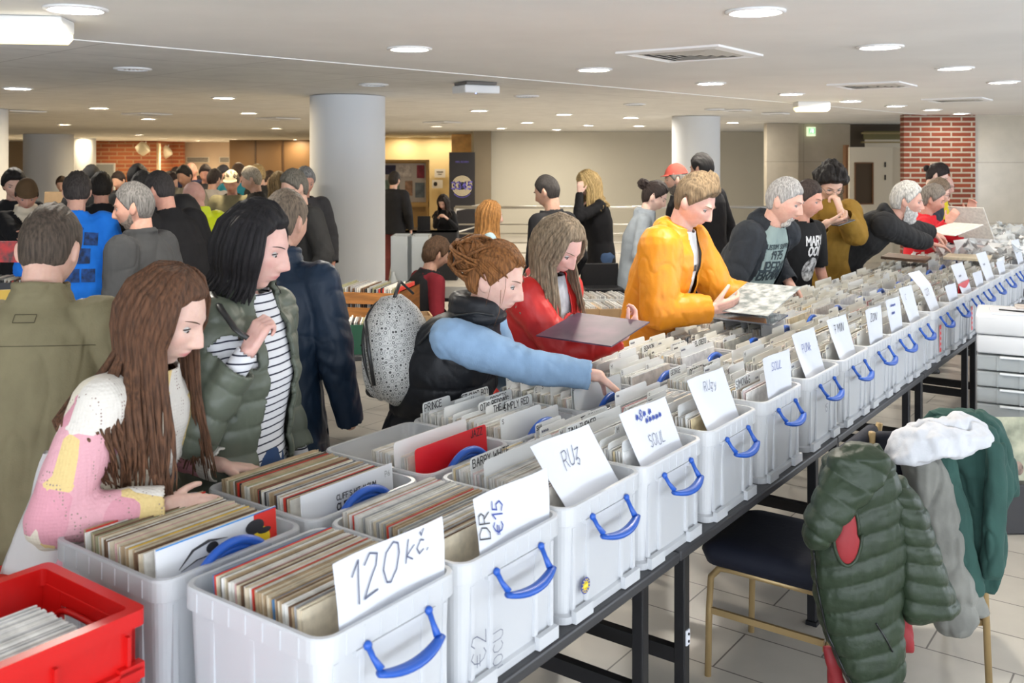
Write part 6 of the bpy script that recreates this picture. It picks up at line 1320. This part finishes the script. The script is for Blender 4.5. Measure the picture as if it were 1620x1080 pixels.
# ------------------------------------------------------------------ chair + coats
gold = mat('gold_metal', (.40, .28, .13), .4, metal=.4); velvet = mat('navy_velvet', (.003, .005, .016), .75, bump=(60, .3, .003))
F0 = Pz(1120, 1068, 0)
def banquet_chair(loc, rz, label):
    t = empty('banquet_chair', loc, rz, label, 'chair', None)
    # local: +y faces table, x along the row, origin under seat centre
    w, d, zs = .40, .42, .40
    for sx in (-1, 1):
        mb = MB(); x = sx*w/2
        mb.tube([(x, d/2, 0), (x, d/2-.005, .25), (x, d/2-.012, .36), (x, d/2-.045, .398), (x, d/2-.09, .402), (x, -d/2, .402)], .0125, 8); mb.build('side_frame', gold, t, True)
        mb = MB(); mb.tube([(x, -d/2-.05, 0), (x, -d/2, .40), (x, -d/2-.02, .6), (x, -d/2-.07, .90)], .0125, 8); mb.build('leg', gold, t, True)
        mb = MB(); mb.box((x, 0, .24), (.012, d, .022)); mb.build('stretcher', gold, t)
    mb = MB(); mb.box((0, -d/2, .22), (w, .012, .02)); mb.build('stretcher', gold, t)
    mb = MB(); R_ = []
    for z_, f_ in ((.405, .93), (.41, 1.0), (.45, 1.06), (.475, 1.03), (.492, .88), (.497, .6)): R_.append(rr((w+.03)*f_, (d+.04)*f_, .06*f_, z_, 6))
    mb.rings(R_); mb.build('seat', velvet, t, True)
    mb = MB(); mb.box((0, -d/2-.052, .74), (w-.02, .045, .32), Matrix.Identity(4), bev=.02); mb.build('backrest', velvet, t, True); return t
ctr = F0+DV*.20-EV*.21; ctr.z = 0
ch1 = banquet_chair(ctr, TROT, 'gold-framed banquet chair with navy velvet seat beside the tables')
ctr2 = P(1560, 0, 3.75); ctr2.z = 0
ch2 = banquet_chair(Vector((1.50, 3.66, 0)), -.12, 'banquet chair hidden under the heap of shirts')
gp = mat('forest_nylon', (.022, .036, .019), .45, spec=.35, bump=(50, .4, .005), vary=.1)
q = P
def sheet(name, rows, Y, dep, m, label=None, cat=None, wr=.006, voxel=.007, quilt=None, qdir=(0, 0, 1), seed=1, qa=.012, nf=38, rip=0, tilt=0):
    """soft hanging cloth: rows of (y, x left, x right[, dY]) give its outline at distance Y, dep its depth"""
    mb = MB(); R_ = []
    rows = [tuple(r_)+(0,)*(4-len(r_)) for r_ in rows]; rows = sorted(rows)
    ys = np.linspace(rows[0][0], rows[-1][0], max(8, int((rows[-1][0]-rows[0][0])/9))); A_ = np.array(rows, float)
    for n_, y in enumerate(ys):
        xl, xr, dy = (np.interp(y, A_[:, 0], A_[:, k]) for k in (1, 2, 3)); Yc = Y+dy; a = P(xl, y, Yc); b = P(xr, y, Yc); c = (a+b)/2; hw = (b.x-a.x)/2
        e_ = min(1, .35+n_*.35, .35+(len(ys)-1-n_)*.5); ring = []
        for j_ in range(40):
            t_ = 2*math.pi*j_/40; rp = 1+rip*math.sin(5*t_+seed+n_*.12)*(n_/len(ys))
            ring.append(Vector((c.x+hw*math.copysign(abs(math.cos(t_))**.75, math.cos(t_)), c.y+(dep/2*e_*rp)*math.copysign(abs(math.sin(t_))**.8, math.sin(t_))+tilt*math.cos(t_)*hw, c.z)))
        R_.append(ring)
    mb.rings(R_); me = remesh(mb, voxel, 4, .5); co = getco(me); no = getno(me); co0 = co.copy(); co = co+no*(wnoise(co*np.array((1, 1, .32)), nf, seed, 3)*wr)[:, None]
    if not quilt: co = co+no*(wnoise(co0*np.array((1, 1, .6)), 85, seed+1, 2)*wr*.3-np.clip(1-np.abs(wnoise(co0*np.array((1, 1, .5)), 22, seed+6, 2))*3.5, 0, 1)**2*wr*1.1)[:, None]
    if quilt:
        q_ = np.array(Vector(qdir).normalized()); s_ = np.abs(np.sin(math.pi*(co0 @ q_)/quilt+.35*wnoise(co0, 14, 4, 1))); co += no*((s_**.4-.8)*qa)[:, None]; co += no*(wnoise(co0, 110, seed+2, 2)*.0018)[:, None]
    setco(me, co); o = link(me, name, m, None)
    if label: tag(o, label, cat)
    return o
gj = sheet('padded_jacket', [(712, 1322, 1392), (730, 1302, 1412), (770, 1296, 1424), (850, 1284, 1432), (900, 1284, 1428), (950, 1290, 1424), (1000, 1303, 1428), (1050, 1325, 1428), (1100, 1352, 1412), (1130, 1372, 1398)], 2.95, .17, gp, 'dark green quilted jacket hung over the back of the banquet chair', 'jacket', .006, .006, .068, (-.30, 0, 1), 3, .010)
slv = sheet('sleeve', [(755, 1392, 1432), (800, 1402, 1462), (860, 1412, 1484), (920, 1414, 1506), (962, 1418, 1524), (978, 1430, 1516)], 2.97, .15, gp, None, None, .004, .006, .055, (.16, 0, 1), 5, .011, tilt=.3); slv.parent = gj
col_ = sheet('hood', [(700, 1335, 1392, .02), (718, 1312, 1408), (745, 1302, 1410), (775, 1292, 1386, -.02), (820, 1272, 1342, -.03), (850, 1272, 1318, -.03), (866, 1276, 1306, -.02)], 2.885, .10, gp, None, None, .005, .005, .062, (.6, 0, 1), 8, .009); col_.parent = gj
redl = mat('red_lining', (.26, .015, .02), .6, bump=(30, .3, .004))
arm_c = q(1341, 845, 2.862)
rg_ = []
mb = MB()
for f_, off in ((1, .0), (.85, .006), (.4, .010)): rg_.append([arm_c+Vector((.038*f_*math.cos(a)*(1 if math.sin(a) < 0 else .75), -off, .088*f_*math.sin(a))) for a in np.linspace(0, 2*math.pi, 29)[:-1]])
mb.rings(rg_, False, True); mb.build('armhole_lining', redl, gj, True)
mb = MB(); mb.tube([arm_c+Vector((.042*math.cos(a)*(1 if math.sin(a) < 0 else .8), .000, .093*math.sin(a))) for a in np.linspace(0, 2*math.pi, 29)], .006, 6); mb.build('armhole_seam', gp, gj, True)
bpy.context.view_layer.update()
on_surface([(1386, 986), (1400, 1008), (1414, 1034)], gj, gj, 'pocket_zip', .004, blk, .6, 8); on_surface([(1287, 870), (1293, 930), (1308, 1000), (1336, 1062), (1360, 1100)], gj, gj, 'zip', .0035, blk, .8, 8)
sheet('red_shirt', [(930, 1405, 1445), (980, 1410, 1440), (1010, 1415, 1446), (1030, 1425, 1445)], 3.0, .05, redl, 'dark red cuff showing beside the green quilted jacket', 'shirt', .004, .006)
sheet('red_shirt', [(1020, 1300, 1330), (1060, 1308, 1330), (1100, 1312, 1345)], 3.02, .05, redl, 'dark red hem showing below the zip of the green quilted jacket', 'shirt', .004, .006)
gs_ = mat('grey_cloth', (.20, .20, .18), .85, bump=(80, .3, .003), vary=.15); tg = mat('teal_green_cotton', (.024, .072, .060), .9, bump=(80, .35, .003), vary=.12)
sheet('grey_shirt', [(705, 1425, 1480), (740, 1432, 1500), (800, 1440, 1515), (870, 1450, 1530), (930, 1468, 1552), (965, 1480, 1560), (985, 1484, 1535), (1002, 1488, 1522)], 3.28, .16, gs_, 'crumpled grey shirt hanging between the green jacket and the green shirt', 'shirt', .013, .007, seed=12, nf=30, rip=.15)
gsh = sheet('green_shirt', [(648, 1470, 1560), (668, 1462, 1580), (700, 1470, 1590), (760, 1490, 1604), (800, 1498, 1585), (860, 1508, 1584), (910, 1520, 1570), (935, 1530, 1560)], 3.4, .20, tg, 'dark teal-green shirt thrown over the second chair', 'shirt', .012, .007, seed=9, nf=30, rip=.15)
for rows_q, Yq, lbq in (([(700, 1560, 1590), (760, 1558, 1592), (840, 1555, 1588), (900, 1552, 1585), (916, 1556, 1582)], 3.24, 'sleeve'), ([(700, 1478, 1505), (790, 1492, 1528), (870, 1506, 1545), (930, 1522, 1556), (945, 1530, 1550)], 3.25, 'front_panel'), ([(690, 1570, 1594), (740, 1580, 1606), (785, 1575, 1612)], 3.42, 'cuff')):
    o_ = sheet(lbq, rows_q, Yq, .07, tg, None, None, .008, .006, seed=4, nf=40); o_.parent = gsh
sheet('white_shirt', [(662, 1470, 1540), (676, 1440, 1562), (692, 1420, 1566), (706, 1412, 1560), (722, 1402, 1470), (730, 1410, 1440)], 3.22, .17, fab('white_crumple', (.60, .61, .64), bump=.4), 'white garment bundled on top of the green shirt', 'shirt', .016, .006, seed=21, nf=44)
mb = MB(); mb.ell(P(1215, 817, 4.45), (.02, .02, .015)); 
for a in (0, 2): mb.ell(P(1215, 817, 4.45)+Vector((.018*math.cos(a), 0, .01)), (.012, .01, .008))
t_ = mb.build('sweet_wrapper', mat('wrapper_red', (.7, .02, .02), .25), smooth=True); c = Pz(1215, 818, .012); t_.location = c-P(1215, 817, 4.45); tag(t_, 'small crumpled red wrapper lying on the floor tiles', 'wrapper')
mb = MB(); mb.box((0, 0, 0), (.022, .004, .045)); mb.cm = 1
for z in (-.011, .011): mb.lathe([(.004, 0), (.004, .003)], 10, Matrix.Translation((0, -.002, z)) @ Matrix.Rotation(math.pi/2, 4, 'X'))
o = mb.build('table_label', [paper, ink]); p_ = T(.13+1.0, .03, .47); o.location = p_-EV*.0; o.location = T(1.13, .028, .42); o.rotation_euler = (0, 0, TROT); tag(o, 'small white double socket tag on the table leg beside the chair', 'label')
# ------------------------------------------------------------------ drawer tower
TR_ = rotz(-.47); t = empty('drawer_tower', Pz(1543, 497, 1.0)+(TR_ @ Vector((.27, .22, 0)))+Vector((0, 0, -1)), -.47, 'clear plastic drawer tower with white top unit, at the right edge', 'drawers'); clr = plastic_mat('drawer_plastic', (.80, .84, .84), .30, .25)
mb = MB(); mb.box((0, 0, .945), (.54, .42, .11), bev=.015); mb.build('top', mat('milk_white', (.70, .71, .72), .35), t, True)
mb = MB(); mb.box((0, 0, .835), (.53, .41, .10), bev=.012); mb.build('upper_drawer', MATS['milk_white'], t, True)
for k_ in range(8):
    z = .735-.09*k_; mb = MB(); mb.box((0, 0, z), (.53, .41, .082), bev=.008)
    for x in (-.16, -.05, .07, .18): mb.box((x, -.207, z), (.006, .008, .08))
    o = mb.build('drawer', clr, t); mb = MB(); mb.box((.06, -.212, z+.036), (.42, .02, .012), bev=.004); mb.build('drawer_lip', mat('lip_white', (.82, .84, .85), .3), o)
    mb = MB(); mb.box((0, .0, z-.01), (.48, .36, .05)); mb.build('contents', mat('drawer_contents', (.40, .42, .42), .7, vary=.3, vscale=12), o)
q0 = t.location
def on_top(name, x, y, sz, m, lb, cat, rz=0, dz=0, bev=.002):
    mb = MB(); mb.box((0, 0, sz[2]/2), sz, bev=bev); o = mb.build(name, m); v_ = TR_ @ Vector((x, y, 0)); o.location = (q0.x+v_.x, q0.y+v_.y, 1.0+dz); o.rotation_euler = (0, 0, rz-.47); return tag(o, lb, cat)
on_top('paper_stack', -.02, -.06, (.36, .24, .012), paper, 'stack of white papers on the drawer tower', 'papers', .05)
on_top('newspaper', .10, .10, (.34, .16, .02), mat('newsprint', (.45, .36, .32), .8, vcol=(.75, .70, .66), vscale=14), 'folded reddish printed paper on the drawer tower', 'newspaper', .05, 0)
on_top('pen', -.08, -.10, (.15, .009, .008), blk, 'black pen lying on the white papers', 'pen', -.2, .012)
on_top('cash_tin', .14, .12, (.26, .13, .05), mat('tin_grey', (.25, .26, .27), .5), 'grey cash tin behind the papers', 'tin', .1, .02)
on_top('card_terminal', .10, .10, (.26, .12, .045), mat('terminal_black', (.012, .012, .014), .35), 'long black device lying on the grey tin', 'device', .0, .07, .01)
mb = MB(); mb.box((0, 0, .155), (.31, .005, .31)); o = mb.build('record_cover', mat('group_cover', (.50, .50, .36), .5, vcol=(.18, .20, .14), vscale=9)); o.location = Pz(1608, 760, .25)+Vector((.05, 0, -.0)); o.location.z = .25; o.rotation_euler = (-.15, 0, 0); tag(o, 'old record cover with a group of faces, at the right edge below the drawers', 'record')
mb = MB(); 
for i in range(4): mb.ell((-.11+.07*i, -.004, .06), (.028, .002, .035))
mb.build('faces', mat('face_dark', (.05, .035, .03), .6, vcol=(.4, .28, .22), vscale=20), o)
st = empty('box_stand', (o.location.x+.02, o.location.y+.06, 0), 0, 'low box standing on the floor under the old record cover', 'box'); mb = MB(); mb.box((0, 0, .125), (.36, .24, .25), bev=.01); mb.build('body', tabm, st)
# ------------------------------------------------------------------ background tables and goods
def simple_table(c, w_, d_, rz, label, drape_=False, z=.73):
    M = Matrix.Translation(c) @ rotz(rz)
    if drape_:
        t = empty('covered_table', c, rz, label, 'table'); mb = MB(); mb.box((0, 0, z-.015), (w_, d_, .03)); mb.build('tabletop', tabm, t); mb = MB(); R_ = []
        n = 60
        for z_ in (z, z-.35, .01):
            ring = []
            for p_ in rr(w_+.02, d_+.02, .03, z_, 10): u = .008*math.sin(p_[0]*40+p_[1]*40)*(z-z_)/z*2; ring.append((p_[0]*(1+u), p_[1]*(1+u), z_))
            R_.append(ring)
        mb.rings(R_); mb.build('tablecloth', mat('black_cloth_table', (.012, .012, .014), .9), t); return t
    M = Matrix.Translation(c) @ rotz(rz) @ Matrix.Translation((-w_/2, -d_/2, 0)); return table_at(M, w_, d_, label, None, z=z)
def box_open(name, c, sz, rz, m, lb, cat, fillk=None, th=.01, z=.73, weights=None, slats=0, grp=None):
    t = empty(name, (c[0], c[1], z), rz, lb, cat, grp); w_, d_, h_ = sz; mb = MB()
    if slats:
        hh = h_/slats
        for k_ in range(slats):
            zz = hh*(k_+.5)
            for sx in (-1, 1): mb.box((0, sx*(d_/2-th/2), zz), (w_, th, hh*.74))
            for sx in (-1, 1): mb.box((sx*(w_/2-th/2), 0, h_/2), (th, d_, h_))
    else:
        for sx in (-1, 1): mb.box((sx*(w_/2-th/2), 0, h_/2), (th, d_, h_)); mb.box((0, sx*(d_/2-th/2), h_/2), (w_-2*th, th, h_))
    mb.box((0, 0, .005), (w_-.02, d_-.02, .01)); mb.build('box_wall', m, t)
    if fillk:
        mb = MB(); x = -w_/2+th+.01; rg = random.Random(int(c[0]*100)+7)
        while x < w_/2-th-.015: mb.cm = rg.choice(range(6)); mb.box((x, 0, h_/2+.012+rg.uniform(-.006, .01)), (.008, d_-2*th-.03, h_+.0)); x += rg.uniform(.010, .016)
        mb.build('contents', [RMP[k] for k in ('white', 'pale', 'grey', 'cream', 'tan', 'black')] if fillk == 1 else [RM[k] for k in ('black', 'grey', 'brown', 'red', 'olive', 'pale')], t)
    return t
wood = mat('orange_wood', (.40, .16, .035), .5, vary=.25, vscale=6, stretch=(1, 1, 8)); card = mat('cardboard', (.36, .24, .13), .85, vary=.1); greenb = mat('green_box', (.015, .09, .05), .5)
c = P(590, 500, 6.05); simple_table(Vector((c.x-.05, c.y, 0)), 1.7, 1.0, .12, 'black folding table behind the backpack, carrying the wooden record box')
box_open('wooden_crate', (P(600, 0, 6.45).x, 6.35), (.46, .40, .29), -.2, wood, 'slatted orange-brown wooden box of records on the table behind the backpack', 'box', 2, .014, .73, slats=3)
box_open('cardboard_box', (P(622, 0, 5.9).x, 5.9), (.40, .24, .14), .15, mat('dark_card', (.05, .05, .05), .6), 'low dark tray of plastic-sleeved discs in front of the wooden box', 'box', 1)
box_open('green_box', (P(566, 0, 5.72).x, 5.72), (.30, .26, .17), .1, greenb, 'green box of records left of the backpack', 'box', 2)
box_open('cardboard_box', (P(655, 0, 6.3).x, 6.3), (.22, .2, .12), .2, card, 'small brown cardboard box beside the wooden box', 'box')
c = P(640, 0, 8.2); simple_table(Vector((c.x, 8.2, 0)), 1.3, .7, 0, 'table with clear boxes beside the thick column')
for x, lb in ((638, 'tall clear plastic box beside the thick column, left one'), (664, 'clear plastic box beside the thick column, right one')): box_open('plastic_box', (P(x, 0, 8.0).x, 8.0), (.17, .3, .50), 0, MATS['drawer_plastic'], lb, 'box', None, .006)
t = empty('bottle', (P(622, 0, 7.8).x, 7.8, .73), 0, 'clear bottle with a green label beside the plastic boxes', 'bottle'); mb = MB(); mb.lathe([(.0, 0), (.032, 0), (.034, .02), (.034, .15), (.014, .20), (.014, .22), (0, .22)], 16); mb.build('glass', MATS['drawer_plastic'], t, True); mb = MB(); mb.lathe([(.0355, .05), (.0355, .11)], 16, caps=False); mb.build('label', mat('label_green', (.03, .4, .08), .4), t, True)
mb = MB(); c = P(650, 0, 7.95); mb.ell(Vector((c.x, 7.95, .82)), (.17, .12, .10)); mb.ell(Vector((c.x-.08, 7.9, .80)), (.10, .08, .07)); mb.v = [tuple(Vector(v)+Vector((.02*math.sin(v[2]*60), 0, .01*math.sin(v[0]*50)))) for v in mb.v]; tag(mb.build('black_bag', mat('bag_blackblue', (.015, .018, .04), .6), smooth=True), 'black bag lying behind the wooden record box', 'bag')
# right-centre disc table
c = P(985, 0, 6.9); simple_table(Vector((c.x, 6.9, 0)), 1.2, .8, .1, 'black table with boxes of discs behind the woman in red')
for i, x in enumerate((925, 960, 992)): box_open('cardboard_box', (P(x, 0, 6.65).x, 6.65), (.17, .30, .12), .15, card, ['brown cardboard box of discs, left one on the table behind the woman in red', 'brown cardboard box of discs, middle one of the table behind the woman in red', 'brown cardboard box of discs beside the yellow jacket'][i], 'box', 1)
for i, x in enumerate((938, 972)): box_open('disc_tray', (P(x, 0, 7.05).x, 7.05), (.20, .32, .13), .15, mat('clear_tray', (.6, .62, .62), .4), ['clear tray of discs behind the cardboard boxes, left one', 'clear tray of discs behind the cardboard boxes, right one'][i], 'tray', 1)
t = empty('black_case', (P(952, 0, 7.5).x, 7.5, .73), .1, 'open black case with coloured dots behind the disc boxes', 'case'); mb = MB(); mb.box((0, 0, .07), (.30, .25, .14), bev=.01); mb.build('base', blk, t); mb = MB(); mb.box((0, .1, .22), (.30, .03, .18), bev=.008); mb.build('lid', blk, t)
for k_, cc in enumerate(((.6, .05, .02), (.7, .4, .02), (.05, .4, .1), (.03, .2, .6))): mb = MB(); mb.ell((-.07+.045*k_, -.127, .09), (.014, .006, .014)); mb.build('coloured_button', mat('dot_%d' % k_, cc, .4), t)
# railing
rl = mat('brushed_steel', (.60, .58, .54), .3, metal=.8); t = empty('railing', (P(720, 0, 17).x, 17, 0), 0, 'steel railing with four horizontal bars before the blank wall', 'railing')
x1 = P(1290, 0, 17).x-P(720, 0, 17).x
for z, r in ((1.0, .028), (.70, .014), (.54, .014), (.38, .014), (.20, .014)): mb = MB(); mb.tube([(0, 0, z), (x1, 0, z)], r, 10); mb.build('rail', rl, t, True)
for x in (0, 1.6, 3.2, 4.8): mb = MB(); mb.tube([(x, 0, 0), (x, 0, 1.0)], .022, 8); mb.build('post', rl, t, True)
mb = MB(); mb.tube([(0, 0, .95), (.5, 2.5, .95)], .02, 8); mb.tube([(0, 0, .55), (.5, 2.5, .55)], .014, 8); mb.build('return_rail', rl, t, True)
# information corner
simple_table(Vector((P(678, 0, 15.0).x, 15.0, 0)), .9, .5, 0, 'table with a black cloth in the information corner', True)
t = empty('laptop', (P(670, 0, 15).x, 15, .73), math.pi, 'open black screen standing on the cloth-covered table', 'laptop'); mb = MB(); mb.box((0, 0, .01), (.20, .16, .02)); mb.build('keyboard', blk, t); mb = MB(); mb.box((0, -.08, .12), (.20, .012, .22)); mb.build('screen', blk, t)
t = empty('pull_up_banner', (P(731, 0, 22.5).x, 22.5, 0), 0, 'dark pull-up banner with a cream record of rings and violet figures 3345', 'banner'); bw = .60; mb = MB(); mb.box((0, 0, 1.0), (bw, .012, 2.0)); mb.box((0, 0, .04), (bw+.04, .16, .08)); mb.build('sheet', mat('banner_black', (.014, .012, .016), .5), t)
mb = MB()
for r_ in (.235, .205, .175, .145, .115): mb.rings([[(rr_*math.cos(a), -.008-.001*kk, 1.22+rr_*math.sin(a)) for a in np.linspace(0, 2*math.pi, 49)[:-1]] for rr_, kk in ((r_, 0), (r_-.019, 0))], False, False)
mb.build('rings', mat('banner_cream', (.72, .62, .42), .6), t)
mb = MB(); letters(mb, '3345', (0, -.012, 1.14), X, Z, .17, .035, 0, center=True, off=.002); letters(mb, 'VINYL RECORDS', (0, -.012, 1.76), X, Z, .035, .006, 0, center=True, off=.002); mb.tube([(.25*math.cos(a), -.012, 1.22+.27*math.sin(a)) for a in np.linspace(-2.4, -.7, 14)], .008, 4); mb.build('lettering', mat('banner_violet', (.16, .13, .55), .5), t)
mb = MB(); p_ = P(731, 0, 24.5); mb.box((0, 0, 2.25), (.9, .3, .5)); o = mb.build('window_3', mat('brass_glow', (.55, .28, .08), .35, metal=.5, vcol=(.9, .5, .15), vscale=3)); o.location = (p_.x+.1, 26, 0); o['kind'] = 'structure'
t = empty('display_cabinet', (P(640, 0, 26).x, 26, 0), 0, 'light wooden cabinet with posters, warmly lit in the information corner', 'cabinet'); wc = mat('pale_wood', (.62, .38, .12), .45)
mb = MB()
mb.box((-.62, 0, .9), (.06, .4, 1.8)); mb.box((.62, 0, .9), (.06, .4, 1.8)); mb.box((0, 0, 1.79), (1.3, .42, .06)); mb.box((0, 0, .62), (1.3, .42, .12)); mb.box((0, .18, .9), (1.3, .03, 1.8)); mb.build('frame', wc, t)
mb = MB(); mb.box((0, .15, 1.2), (1.18, .02, 1.05)); mb.build('back_panel', mat('cab_white', (.75, .70, .66), .6), t)
for k_, (x, z, w_, h_, cc) in enumerate(((-.4, 1.55, .3, .25, (.05, .05, .12)), (.0, 1.5, .35, .35, (.8, .72, .68)), (.42, 1.5, .2, .35, (.35, .05, .08)), (-.35, 1.1, .4, .35, (.25, .35, .28)), (.1, 1.05, .2, .4, (.5, .3, .2)), (.4, 1.0, .25, .4, (.2, .25, .3)))): mb = MB(); mb.box((x, .12, z), (w_, .01, h_)); mb.build('poster', mat('poster_%d' % k_, cc, .6, vary=.3), t)
for x, y, lb in ((696, 274, 'upper white notice on the lit cream wall'), (692, 291, 'lower white notice with a dark round picture on the cream wall')):
    mb = MB(); mb.box((0, 0, 0), (.33, .01, .26)); o = mb.build('wall_notice', paper); o.location = P(x, y, 29.9); tag(o, lb, 'notice')
    mb = MB()
    if y > 280: mb.ell((-.06, -.008, 0), (.06, .003, .07))
    else: mb.box((0, -.008, .04), (.2, .003, .03)); mb.box((0, -.008, -.03), (.12, .003, .02))
    mb.build('printing', ink, o)
# left background tables
lt = [((130, 432, 5.62), 1.5, .55, .05, 'table of pale record crates left of the charcoal polo shirt'), ((55, 400, 6.9), 1.6, .8, -.1, 'black table before the capped person on the far left'), ((310, 0, 8.8), 1.6, .6, .1, 'table in the crowd behind the neon jacket'), ((110, 0, 9.95), 1.4, .6, 0, 'table behind the blue T-shirt')]
for (x, y, Y), w_, d_, rz, lb in lt: simple_table(Vector((P(x, 0, Y).x, Y, 0)), w_, d_, rz, lb)
k_ = 0
for x, Y, s_, cc, lb in ((40, 5.7, (.36, .4, .28), 'milk', 'white-edged box with red and black covers at the left edge'), (130, 5.6, (.36, .4, .28), 'milk', 'pale plastic record box left of the polo shirt, left one'), (172, 5.6, (.36, .4, .28), 'milk', 'pale plastic record box left of the polo shirt, middle one'), (10, 6.9, (.36, .4, .27), 'blk', 'black record box at the far left'), (70, 6.9, (.36, .4, .27), 'blk', 'black box with a white tag at the far left'), (100, 9.9, (.40, .3, .56), 'card', 'open brown cardboard box behind the blue T-shirt'), (300, 8.8, (.36, .4, .25), 'milk', 'pale box in the crowd behind the neon jacket'), (330, 8.8, (.36, .4, .25), 'card', 'cardboard box in front of the capped man in the far crowd')):
    box_open('record_box', (P(x, 0, Y).x, Y), s_, .1, {'milk': MATS['milk_white'], 'blk': tabm, 'card': card}[cc], lb, 'box', 1 if cc != 'blk' else 2)
mb = MB(); mb.box((0, 0, .0), (.30, .02, .25)); o = mb.build('box_flap', card); o.location = Vector((P(95, 0, 9.8).x, 9.78, 1.40)); o.rotation_euler = (-.15, 0, 0); tag(o, 'raised flap of the brown cardboard box far left', 'flap')
mb = MB(); mb.box((0, 0, .035), (.09, .03, .075)); o = mb.build('price_card', mat('amber_card', (.55, .36, .04), .5)); o.location = (P(10, 0, 5.6).x, 5.6, 1.03); o.rotation_euler = (0, 0, .3); tag(o, 'small amber-yellow card standing on the box at the left edge', 'card')
mb = MB(); c = P(22, 398, 5.48); mb.box((0, 0, 0), (.32, .01, .12)); o = mb.build('record_cover', mat('redblack_cover', (.5, .02, .02), .4, vcol=(.05, .03, .03), vscale=18)); o.location = c; tag(o, 'red and black covers showing at the front of the box at the left edge', 'record')
# black backpack of the neon man
c = p29['root'].location; mb = MB(); q_ = P(288, 355, 7.2); mb.ell(q_, (.16, .13, .24)); tag(mb.build('black_backpack', mat('bag_black', (.015, .015, .017), .6), smooth=True), 'black backpack with an orange stripe hanging on the man in neon yellow', 'backpack'); mb = MB(); mb.tube([q_+Vector((.10, -.13, .12)), q_+Vector((.115, -.125, -.02))], .012, 6); mb.build('stripe', mat('orange_stripe', (.8, .3, .02), .5), bpy.data.objects['black_backpack'], True)
